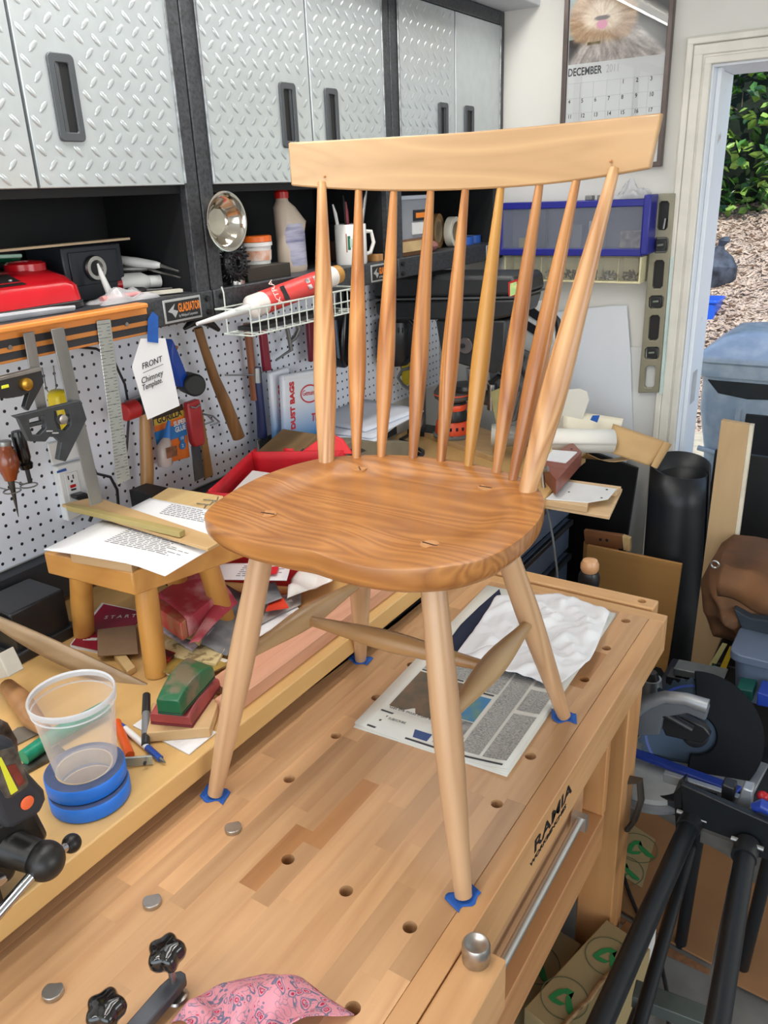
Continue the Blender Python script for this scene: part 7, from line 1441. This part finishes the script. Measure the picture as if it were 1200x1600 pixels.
# grey tote, folders
gt_ = root('storage_tote', 'slate grey plastic tote under the canvas bag at the right edge', 'tote', (-.12, 1.93, .55))
build(MB().rings([rprof(-.215, .1, 1.84, 1.965, .03, .548), rprof(-.23, .1, 1.83, 1.97, .03, .68)]), 'tote', mat('slate_plastic_tote', (92, 104, 124), .45, var=.03), gt_, bev=.004)
build(MB().rings([rprof(-.238, .105, 1.822, 1.978, .03, .66), rprof(-.238, .105, 1.822, 1.978, .03, .682)]), 'rim', MATS['slate_plastic_tote'], gt_, bev=.003)
for nm, q, m_, lab in (('folder', [(-.308,1.99,.517),(-.278,1.99,.605),(-.266,1.99,.605),(-.294,1.99,.513)], mat('cream_folder', (196, 190, 130), .6), 'cream folder leaning left of the grey tote'), ('folder', [(-.312,1.985,.507),(-.292,1.985,.537),(-.269,1.985,.532),(-.276,1.985,.506)], mat('teal_folder', (24, 104, 92), .6), 'teal folder at the foot of the cream folder'), ('folder', [(-.277,1.98,.525),(-.258,1.98,.608),(-.248,1.98,.6),(-.263,1.98,.517)], mat('yellow_folder', (206, 172, 40), .6), 'yellow folder against the left side of the grey tote')):
    tag(build(MB().prism(q, (0, .006, 0)), nm, m_), lab, 'folder')
# ---------------------------------------------------------------- black folding stand
m_tube = mat('black_powder_coat', (26, 30, 34), .38, .2, var=.05)
sd_ = root('tool_stand', 'black tubular folding stand carrying the mitre saw at lower right', 'stand', (-.15, 1.2, 0))
for a, b in (((-.212,1.424,.5), (-.23,.841,.5)), ((-.101,1.402,.5), (-.065,.908,.5))):
    build(MB().tube([a, b], .0195, 20), 'tube', m_tube, sd_, bev=.002)
    build(MB().cyl(Vector(a) + V(0, .012, 0), Vector(a) + V(0, -.03, 0), .024, n=20), 'sleeve', m_blk, sd_)
    build(MB().cyl(Vector(a) + V(-.03, 0, .012), Vector(a) + V(.03, 0, .012), .005, n=8), 'bolt', m_alu, sd_)
build(MB().tube([(-.213,1.465,.4), (-.192,.975,.36)], .013, 16), 'brace', m_tube, sd_)
build(MB().prism([(-.242,1.42,.585),(-.061,1.42,.562),(-.055,1.42,.475),(-.108,1.42,.465),(-.221,1.42,.469)], (0, .016, 0)), 'mount_plate', m_tube, sd_, bev=.003)
build(MB().prism([(-.189,1.41,.495),(-.124,1.41,.494),(-.123,1.41,.464),(-.188,1.41,.466)], (0, .01, 0)), 'hinge_plate', mat('zinc_dark', (110, 108, 104), .5, .4), sd_)
build(MB().bar((-.231,1.139,.3), (-.094,1.153,.3), .04, .03), 'crossbar', mat('olive_steel', (78, 84, 80), .5, .2), sd_, bev=.002)
build(MB().prism([(-.254,1.43,.547),(-.239,1.43,.574),(-.228,1.43,.457),(-.239,1.43,.438)], (0, .05, 0)), 'side_bracket', m_tube, sd_, bev=.003)
for x_, y_ in ((-.20, 1.46), (-.06, 1.46)): build(MB().tube([(x_, y_, .47), (x_ - .02, y_ + .1, .0)], .014, 14), 'leg', m_tube, sd_)
build(MB().tube([(-.21,1.109,.3), V(-.26, .8, 0)], .014, 12), 'leg', m_tube, sd_)
tag(build(MB().tube([(-.416,1.713,.012),(-.365,1.632,.012),(-.324,1.576,.012),(-.255,1.499,.012),(-.207,1.394,.012),(-.174,1.277,.012)], .005, 8), 'power_cable', m_blk), 'black cable running along the floor under the tubular stand', 'cable')
# ---------------------------------------------------------------- mitre saw
ms = root('mitre_saw', 'blue and grey mitre saw with a dark round blade guard at lower right', 'mitre saw', (-.25, 1.65, .47))
m_sblue = mat('saw_blue', (34, 60, 150), .35, var=.05); m_salu = mat('cast_aluminium', (168, 174, 180), .38, .6, var=.08)
hub = Vector((-.264,1.66,.544)); nb_ = V(.22, -.86, .46).normalized(); e = nb_.cross(V(0, 0, 1)).normalized(); f_ = e.cross(nb_)
def ringp(c, r, k): return [c + (e * math.cos(t) + f_ * math.sin(t)) * (r[i % len(r)] if hasattr(r, '__len__') else r) for i, t in enumerate([2 * math.pi * j / k for j in range(k)])]
m_blade = mat('blue_steel_blade', (38, 54, 70), .4, .5, var=.15, vs=8)
build(MB().prism(ringp(hub, (.127, .127, .119, .121), 160), nb_ * .002), 'blade', m_blade, ms, ang=20)
build(MB().loop(ringp(hub + nb_ * .0022, .112, 48), ringp(hub + nb_ * .0022, .106, 48), nb_ * .0004), 'blade_ring', m_sblue, ms)
build(MB().lathe([(.001, 0), (.03, 0), (.03, .012), (.02, .018), (.001, .018)], hub + nb_ * .0025, nb_), 'arbor', m_blk, ms)
c = hub + nb_ * .022 + V(-.012, 0, .03); build(MB().cyl(c - nb_ * .02, c, .006, n=12), 'bolt', m_steel, ms)
# upper guard covering the right side of the blade
gp = [hub + nb_ * .012 + (e * math.cos(R(t)) + f_ * math.sin(R(t))) * .145 for t in range(85, 281, 8)]
gi = [hub + nb_ * .012 + (e * math.cos(R(t)) + f_ * math.sin(R(t))) * .045 for t in range(280, 84, -8)]
build(MB().prism(gp + gi, nb_ * .012), 'blade_guard', mat('smoky_guard', (9, 13, 20), .7, var=.1, spec=.2), ms, bev=.003)
build(MB().prism([(-.333,1.6,.589),(-.313,1.6,.618),(-.277,1.6,.62),(-.237,1.6,.611),(-.222,1.6,.593),(-.235,1.6,.567),(-.265,1.6,.562),(-.316,1.6,.557)], (0, .02, 0)), 'guard_arm', m_blk, ms, bev=.003)
build(MB().tube([(-.378,1.58,.642),(-.317,1.58,.629),(-.257,1.58,.61)], .010, 12), 'lift_handle', m_blk, ms)
build(MB().tube([(-.382,1.56,.625),(-.354,1.56,.661),(-.317,1.56,.687),(-.274,1.56,.696),(-.229,1.56,.693)], [.016, .016, .014, .014, .016], 14), 'saw_arm', m_salu, ms)
build(MB().prism([(-.388,1.57,.624),(-.331,1.57,.661),(-.278,1.57,.682),(-.228,1.57,.684),(-.232,1.57,.646),(-.27,1.57,.652),(-.319,1.57,.624),(-.323,1.57,.574),(-.382,1.57,.551)], (0, .02, 0)), 'gear_housing', mat('grey_cast', (120, 126, 134), .4, .4, var=.05), ms, bev=.005)
build(MB().tube([(-.388,1.74,.54),(-.389,1.74,.579),(-.391,1.74,.606)], [.026, .026, .024], 18), 'motor', m_salu, ms)
build(MB().tube([(-.39,1.74,.599),(-.392,1.74,.624)], [.021, .013], 16), 'motor_cap', m_blk, ms)
for q, m_ in (([(-.355,1.8,.613),(-.236,1.8,.622),(-.24,1.8,.603),(-.353,1.8,.592)], m_salu), ([(-.371,1.8,.586),(-.248,1.8,.597),(-.245,1.8,.575),(-.369,1.8,.56)], m_blk), ([(-.366,1.79,.559),(-.261,1.79,.572),(-.259,1.79,.558),(-.364,1.79,.541)], m_salu)):
    build(MB().prism(q, (0, .05, 0)), 'slide_rail', m_ if m_ is not m_salu else mat('dull_rail', (112, 116, 116), .45, .5), ms, bev=.003)
build(MB().prism([(-.398,1.622,.47),(-.119,1.597,.47),(-.107,1.716,.47),(-.386,1.72,.47)], (0, 0, .012)), 'table', m_salu, ms, bev=.002)
build(MB().prism([(-.394,1.584,.483),(-.15,1.567,.483),(-.142,1.594,.483),(-.392,1.609,.483)], (0, 0, .010)), 'fence', m_sblue, ms, bev=.003)
build(MB().prism([(-.289,1.48,.55),(-.114,1.48,.551),(-.115,1.48,.535),(-.287,1.48,.526)], (0, .014, 0)), 'front_rail', m_salu, ms, bev=.002)
build(MB().prism([(-.221,1.475,.546),(-.177,1.475,.547),(-.178,1.475,.537),(-.22,1.475,.535)], (0, .004, 0)), 'scale_plate', m_blk, ms)
build(MB().prism([(-.17,1.47,.577),(-.145,1.47,.578),(-.143,1.47,.539),(-.168,1.47,.538)], (0, .03, 0)), 'clamp_block', m_blk, ms, bev=.003)
build(MB().prism([(-.131,1.465,.588),(-.111,1.465,.59),(-.109,1.465,.542),(-.137,1.465,.543)], (0, .03, 0)), 'end_bracket', m_salu, ms, bev=.003)
c = Vector((-.333,1.568,.455)); build(MB().lathe([(.001, 0), (.085, 0), (.09, .006), (.088, .022), (.07, .026), (.001, .026)], c + V(0, .0, -.012), n=40), 'turntable', mat('turntable_white', (190, 192, 190), .5, .2, var=.1), ms)
build(MB().lathe([(.091, -.004), (.105, -.002), (.105, .006), (.091, .010)], c + V(0, 0, -.012), n=40, cap=False), 'scale_ring', m_salu, ms)
build(MB().tube([(-.348,1.42,.551),(-.322,1.42,.559),(-.315,1.42,.511),(-.324,1.42,.454),(-.338,1.42,.419)], .010, 10, flat=.6), 'mitre_lever', mat('dark_bronze', (90, 84, 78), .4, .6), ms)
build(MB().bx(-.36, -.05, 1.50, 1.80, .43, .468), 'base', m_blk, ms, bev=.004)
tag(build(MB().bx(-.44, -.312, 2.02, 2.2, .0, .40), 'blue_bin', mat('navy_bin', (44, 54, 72), .5, var=.1), bev=.008), 'dark slate bin standing on the floor under the mitre saw', 'bin')
for nm, q, m_, lab in (('red_stud', (-.094,1.5,.558), m_red, 'small red knob right of the mitre saw'), ):
    tag(build(MB().ell(q, (.012, .012, .010), nu=14, nv=8).cyl(Vector(q) + V(0, 0, -.03), q, .005, n=8), nm, m_), lab, 'knob')
tag(build(MB().tube([(-.103,1.45,.563),(-.091,1.45,.575),(-.06,1.45,.567)], [.010, .014, .012], 12), 'plastic_tool', m_sblue), 'blue plastic handle at the right edge below the mitre saw', 'handle')
tag(build(MB().prism([(-.205,1.78,.615),(-.169,1.78,.62),(-.166,1.78,.593),(-.199,1.78,.588)], (0, .06, 0)), 'green_box', mat('teal_box', (20, 88, 80), .5), bev=.002), 'small teal box behind the blade guard', 'box')
tag(build(MB().prism([(-.157,1.76,.633),(-.114,1.76,.63),(-.111,1.76,.603),(-.155,1.76,.598)], (0, .06, 0)), 'blue_box', m_sblue, bev=.002), 'small blue box at the right edge behind the saw', 'box')
# ---------------------------------------------------------------- cardboard and cartons on the floor
m_cb = mat('corrugated_card', (146, 104, 66), .85, var=.08, vs=4, bump=.1); m_cbd = mat('corrugated_edge', (132, 90, 58), .9, var=.2, vs=60)
tag(build(MB().prism([(-.434,1.974,.004),(-.164,1.896,.004),(-.143,1.538,.004),(-.253,1.55,.004),(-.321,1.57,.004),(-.394,1.581,.004),(-.447,1.77,.004)], (0, 0, .006)), 'cardboard_sheet', m_cb, bev=.001), 'large flattened cardboard sheet on the floor under the tubular stand', 'cardboard')
tag(build(MB().prism([(-.145,1.83,.012),(-.022,1.835,.012),(.025,1.498,.012),(-.083,1.505,.012),(-.13,1.615,.012)], (0, 0, .006)), 'cardboard_sheet', m_cb, bev=.001), 'cardboard sheet on the floor at the right edge of the picture', 'cardboard')
tag(build(MB().prism([(-.395,1.57,.001),(-.318,1.557,.001),(-.25,1.538,.001),(-.143,1.525,.001),(-.142,1.51,.001),(-.251,1.513,.001),(-.319,1.535,.001),(-.39,1.554,.001)], (0, 0, .0025)), 'cardboard_strip', m_cbd), 'dark corrugated edge strip along the near side of the cardboard', 'cardboard')
m_green = mat('green_print', (40, 130, 70), .6, var=0); m_kp = mat('kraft_label', (158, 138, 98), .6, var=.04)
def emblem(c, u, v_, nrm, r, par, words=None):
    """circle with a green sweeping figure, as printed on the packing paper"""
    c, u, v_, nrm = Vector(c), Vector(u).normalized(), Vector(v_), Vector(nrm).normalized(); v_ = (v_ - u * v_.dot(u)).normalized()
    P = lambda x, y, h=.0006: c + u * (x * r) + v_ * (y * r) + nrm * h
    n_ = 36
    build(MB().loop([P(math.cos(2 * math.pi * k / n_), math.sin(2 * math.pi * k / n_)) for k in range(n_)], [P(.965 * math.cos(2 * math.pi * k / n_), .965 * math.sin(2 * math.pi * k / n_)) for k in range(n_)], nrm * .0003), 'printed_ring', mat('ring_print', (84, 96, 70), .6, var=0), par, smooth=False)
    for q in ([(-.5, -.3), (-.42, .12), (-.15, .46), (.15, .5), (.24, .14), (.04, .24), (-.12, .16), (-.24, -.12), (-.28, -.3)], [(.15, .5), (.24, .14), (.5, -.12), (.78, -.4), (.7, -.56), (.42, -.46), (.2, -.2), (.04, .06), (.04, .24)], [(-.5, -.3), (-.28, -.3), (.12, -.22), (.2, -.2), (.08, -.42), (-.25, -.52), (-.5, -.46)]):
        build(MB().prism([P(x, y) for x, y in q], nrm * .0003), 'printed_figure', m_green, par, smooth=False)
    if words: text('lettering', words, r * .2, P(-.62, -.1, .001), v_ * -1 if False else u, v_, MATS['ring_print'], par, .9)
lb = build(MB().prism([(-.441,1.815,.011),(-.438,1.885,.011),(-.364,1.86,.011),(-.347,1.673,.011),(-.412,1.689,.011)], (0, 0, .0008)), 'paper_label', m_kp)
tag(lb, 'packing paper with green emblems lying on the cardboard sheet', 'paper')
emblem((-.397,1.804,.012), (1, .3, 0), (-.2, 1, 0), (0, 0, 1), .055, lb); emblem((-.405,1.707,.012), (1, .3, 0), (-.2, 1, 0), (0, 0, 1), .052, lb)
def carton(nm, lab, c, sx_, sy_, sz_, rz, m_, z0=.001):
    t = root(nm, lab, 'carton', (c[0], c[1], z0)); m = Euler((0, 0, R(rz))).to_matrix()
    build(MB().box((c[0], c[1], z0 + sz_ / 2), (sx_, sy_, sz_), m), 'carton', m_, t, bev=.003); return t, m
ct1, mm = carton('parcel', 'kraft wrapped parcel with round green emblems under the bench rail', (-.335, 1.205), .11, .30, .20, -14, m_kp)
for i, (ox, oy) in enumerate(((.0, .07), (-.01, -.075))):
    emblem(V(-.335, 1.205, .2015) + mm @ V(ox, oy, 0), mm @ V(1, 0, 0), mm @ V(0, 1, 0), (0, 0, 1), .048, ct1)
build(MB().tube([V(-.275, 1.34, .205) + mm @ V(0, -.30 * k / 8, .006 * math.sin(k * 2.1)) for k in range(9)], .008, 8, flat=.5), 'packing_tape', mat('shiny_packing_tape', (196, 160, 120), .1, .2, var=.4, vs=30), ct1)
ct2, mm2 = carton('parcel', 'shorter kraft parcel with a green emblem deeper under the bench', (-.475, 1.22), .12, .26, .12, -8, m_kp)
emblem(V(-.465, 1.24, .1215), mm2 @ V(1, 0, 0), mm2 @ V(0, 1, 0), (0, 0, 1), .052, ct2)
ct3, _ = carton('carton', 'plain brown carton on the floor against the bench leg', (-.30, 1.40), .08, .10, .12, -10, m_cb)
tag(build(MB().prism([(-.272, 1.34, .123), (-.245, 1.36, .123), (-.262, 1.45, .16), (-.285, 1.44, .16)], (.002, 0, .001)), 'white_flap', m_white), 'white torn flap on the plain brown carton', 'flap')

# ================================================================ outside the doorway
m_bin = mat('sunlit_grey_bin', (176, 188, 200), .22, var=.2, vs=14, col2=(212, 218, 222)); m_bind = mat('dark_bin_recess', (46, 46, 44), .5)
wb_ = root('wheelie_bin', 'blue grey rubbish bin with a hinged lid standing outside the doorway', 'rubbish bin', (-.2, 3.5, -.08))
BX0, BX1, BY0, BY1 = -.735, -.13, 3.62, 4.2
def rp(x0, x1, y0, y1, z, r=.06): return rprof(x0, x1, y0, y1, r, z, 5)
build(MB().rings([rp(BX0 + .09, BX1 - .05, BY0 + .06, BY1 - .05, -.03), rp(BX0 + .03, BX1 - .02, BY0 + .02, BY1 - .02, .62), rp(BX0, BX1, BY0, BY1, .80), rp(BX0, BX1, BY0, BY1, 1.0)]), 'body', m_bin, wb_, bev=.006)
build(MB().rings([rp(BX0 - .02, BX1 + .02, BY0 - .02, BY1 + .02, .945), rp(BX0 - .025, BX1 + .025, BY0 - .025, BY1 + .02, .965), rp(BX0 - .02, BX1 + .02, BY0 - .02, BY1 + .02, 1.005)]), 'rim', m_bin, wb_, bev=.004)
build(MB().rings([rp(BX0 - .03, BX1 + .03, BY0 - .035, BY1 + .03, 1.008), rp(BX0 - .03, BX1 + .03, BY0 - .03, BY1 + .03, 1.03), rp(BX0 + .06, BX1 - .06, BY0 + .07, BY1 - .05, 1.10), rp(BX0 + .12, BX1 - .12, BY0 + .16, BY1 - .12, 1.115)]), 'lid', m_bin, wb_, bev=.006)
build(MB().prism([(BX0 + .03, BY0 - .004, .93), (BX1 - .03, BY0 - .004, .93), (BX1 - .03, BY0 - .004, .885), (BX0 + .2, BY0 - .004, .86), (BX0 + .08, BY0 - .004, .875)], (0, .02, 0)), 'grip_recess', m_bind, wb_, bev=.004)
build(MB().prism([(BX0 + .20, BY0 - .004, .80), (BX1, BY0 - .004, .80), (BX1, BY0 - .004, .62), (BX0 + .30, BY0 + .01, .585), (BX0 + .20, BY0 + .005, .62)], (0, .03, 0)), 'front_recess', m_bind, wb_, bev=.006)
build(MB().tube([(BX0 + .17, BY0 - .008, .815), (BX0 + .17, BY0 - .006, .60), (BX0 + .02, BY0 + .01, .62)], .012, 8), 'moulded_rib', m_bin, wb_)
build(MB().prism([(BX0 + .26, BY0 + .02, .44), (BX1, BY0 + .02, .44), (BX1, BY0 + .03, .40), (BX0 + .26, BY0 + .03, .40)], (0, -.03, 0)), 'catch_bar', m_salu, wb_, bev=.006)
build(MB().prism([(BX0 + .26, BY0 + .035, .38), (BX1 - .03, BY0 + .035, .38), (BX1 - .03, BY0 + .05, .0), (BX0 + .26, BY0 + .05, .0)], (0, -.012, 0)), 'front_label', mat('cream_sticker', (214, 206, 190), .5), wb_)
for x_ in (BX0 + .1, BX1 - .1): build(MB().cyl((x_ - .03, BY1 - .04, .05), (x_ + .03, BY1 - .04, .05), .10, n=24), 'wheel', m_blk, wb_)
bl = root('blue_crate', 'bright blue plastic crate on the slope outside behind the rubbish bin', 'crate', (-1.66, 8, gz(-1.66, 8)))
m_bb = mat('bright_blue_plastic', (34, 96, 216), .35, var=.05)
build(MB().rings([rprof(-1.91, -1.56, 7.9, 8.2, .03, .46), rprof(-1.93, -1.535, 7.88, 8.22, .03, .67)]), 'body', m_bb, bl, bev=.006)
build(MB().rings([rprof(-1.945, -1.52, 7.865, 8.235, .03, .672), rprof(-1.945, -1.52, 7.865, 8.235, .03, .70)]), 'rim', m_bb, bl, bev=.006)
tag(build(MB().lathe([(.08, -.05), (.16, -.05), (.16, .05), (.08, .05)], (-.70, 3.35, .12), (1, .15, 0), 28, False).lathe([(.08, .05), (.08, -.05)], (-.70, 3.35, .12), (1, .15, 0), 28, False), 'cart_wheel', mat('tyre_black', (30, 30, 32), .6)), 'black wheel standing beside the rubbish bin outside', 'wheel')
# hillside planting
m_leafs = [mat('ivy_leaf_dark', (38, 78, 34), .35, var=.3, vs=5, spec=.6), mat('ivy_leaf_mid', (74, 124, 50), .35, var=.25, vs=5, spec=.6), mat('ivy_leaf_light', (146, 182, 84), .35, var=.2, vs=5, spec=.6)]
random.seed(21)
def shrub(nm, lab, c, r, n_):
    t = root(nm, lab, 'shrub', (c[0], c[1], gz(c[0], c[1])), 'ivy shrubs on the slope outside')
    for k in range(3):
        f = MB()
        for i in range(n_ // 3):
            th, ph_ = random.random() * 6.28, math.acos(random.uniform(-.95, 1)); rr = random.uniform(.72, 1.05)
            p = V(c[0] + r[0] * rr * math.sin(ph_) * math.cos(th), c[1] + r[1] * rr * math.sin(ph_) * math.sin(th), c[2] + r[2] * rr * math.cos(ph_))
            m = Euler((random.uniform(-1, 1), random.uniform(-1, 1), random.random() * 6.28)).to_matrix(); s = random.uniform(.045, .085)
            f._add([p + m @ V(*q) * s for q in ((0, -1, 0), (.62, -.2, .12), (.4, .55, .05), (0, 1.1, -.1), (-.4, .55, .05), (-.62, -.2, .12))], [(0, 1, 2, 3), (0, 3, 4, 5)])
        build(f, 'foliage', m_leafs[k], t, kind='stuff', smooth=False)
    f = MB()
    for k in range(6): f.tube([(c[0] + random.uniform(-.2, .2), c[1], gz(c[0], c[1]) - .05), (c[0] + r[0] * random.uniform(-.4, .4), c[1] + r[1] * random.uniform(-.4, .2), c[2]), (c[0] + r[0] * random.uniform(-.8, .8), c[1] - r[1] * .4, c[2] + r[2] * .5)], [.018, .012, .005], 6)
    build(f, 'stems', mat('grey_bark', (110, 96, 84), .8), t, kind='stuff')
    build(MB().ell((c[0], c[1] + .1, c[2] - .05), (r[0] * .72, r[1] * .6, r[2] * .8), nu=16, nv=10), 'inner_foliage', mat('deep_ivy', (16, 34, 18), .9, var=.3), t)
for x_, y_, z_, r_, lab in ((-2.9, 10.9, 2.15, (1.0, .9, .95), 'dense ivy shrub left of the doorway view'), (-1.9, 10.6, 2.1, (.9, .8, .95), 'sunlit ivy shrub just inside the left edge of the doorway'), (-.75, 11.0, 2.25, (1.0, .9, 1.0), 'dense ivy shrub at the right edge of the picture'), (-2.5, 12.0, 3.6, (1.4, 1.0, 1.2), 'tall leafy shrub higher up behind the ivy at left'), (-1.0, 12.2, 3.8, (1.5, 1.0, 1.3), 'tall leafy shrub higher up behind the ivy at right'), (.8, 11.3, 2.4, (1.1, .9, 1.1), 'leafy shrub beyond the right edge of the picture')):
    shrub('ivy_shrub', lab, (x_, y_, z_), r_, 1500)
f = MB(); random.seed(33)
for i in range(3600):
    x_, y_ = random.uniform(-3.0, .1), random.uniform(6.3, 10.6); p = V(x_, y_, gz(x_, y_) + .012)
    m = Euler((random.uniform(-.6, .6), random.uniform(-.6, .6), random.random() * 6.28)).to_matrix(); a, b, s = random.uniform(.02, .06), random.uniform(.008, .022), 1
    f._add([p + m @ V(*q) for q in ((-a, -b, 0), (a, -b * .6, .004), (a * .8, b, 0), (-a * .9, b * .8, .006))], [(0, 1, 2, 3)])
tag(build(f, 'wood_chips', mat('pale_chips', (206, 184, 164), .8, var=.5, vs=3, col2=(120, 98, 84)), kind='stuff', smooth=False), 'loose pale wood chips and dry leaves scattered over the slope outside', 'wood chips')
sk = MB().lathe([(.001, -.06), (.16, -.05), (.18, .05), (.17, .16), (.12, .25), (.06, .31), (.04, .34), (.068, .39), (.03, .42), (.001, .42)], (-1.74, 8.7, gz(-1.74, 8.7)), (.12, 0, 1), 26)
for v in sk.bm.verts: v.co += V(noise.noise(v.co * 6), noise.noise(v.co * 6 + V(9, 0, 0)), 0) * .05
tag(build(sk, 'grey_sack', mat('slate_sack', (74, 82, 96), .7, var=.4, vs=10)), 'slate grey tied sack lying on the wood chip slope', 'sack')

flush_text()
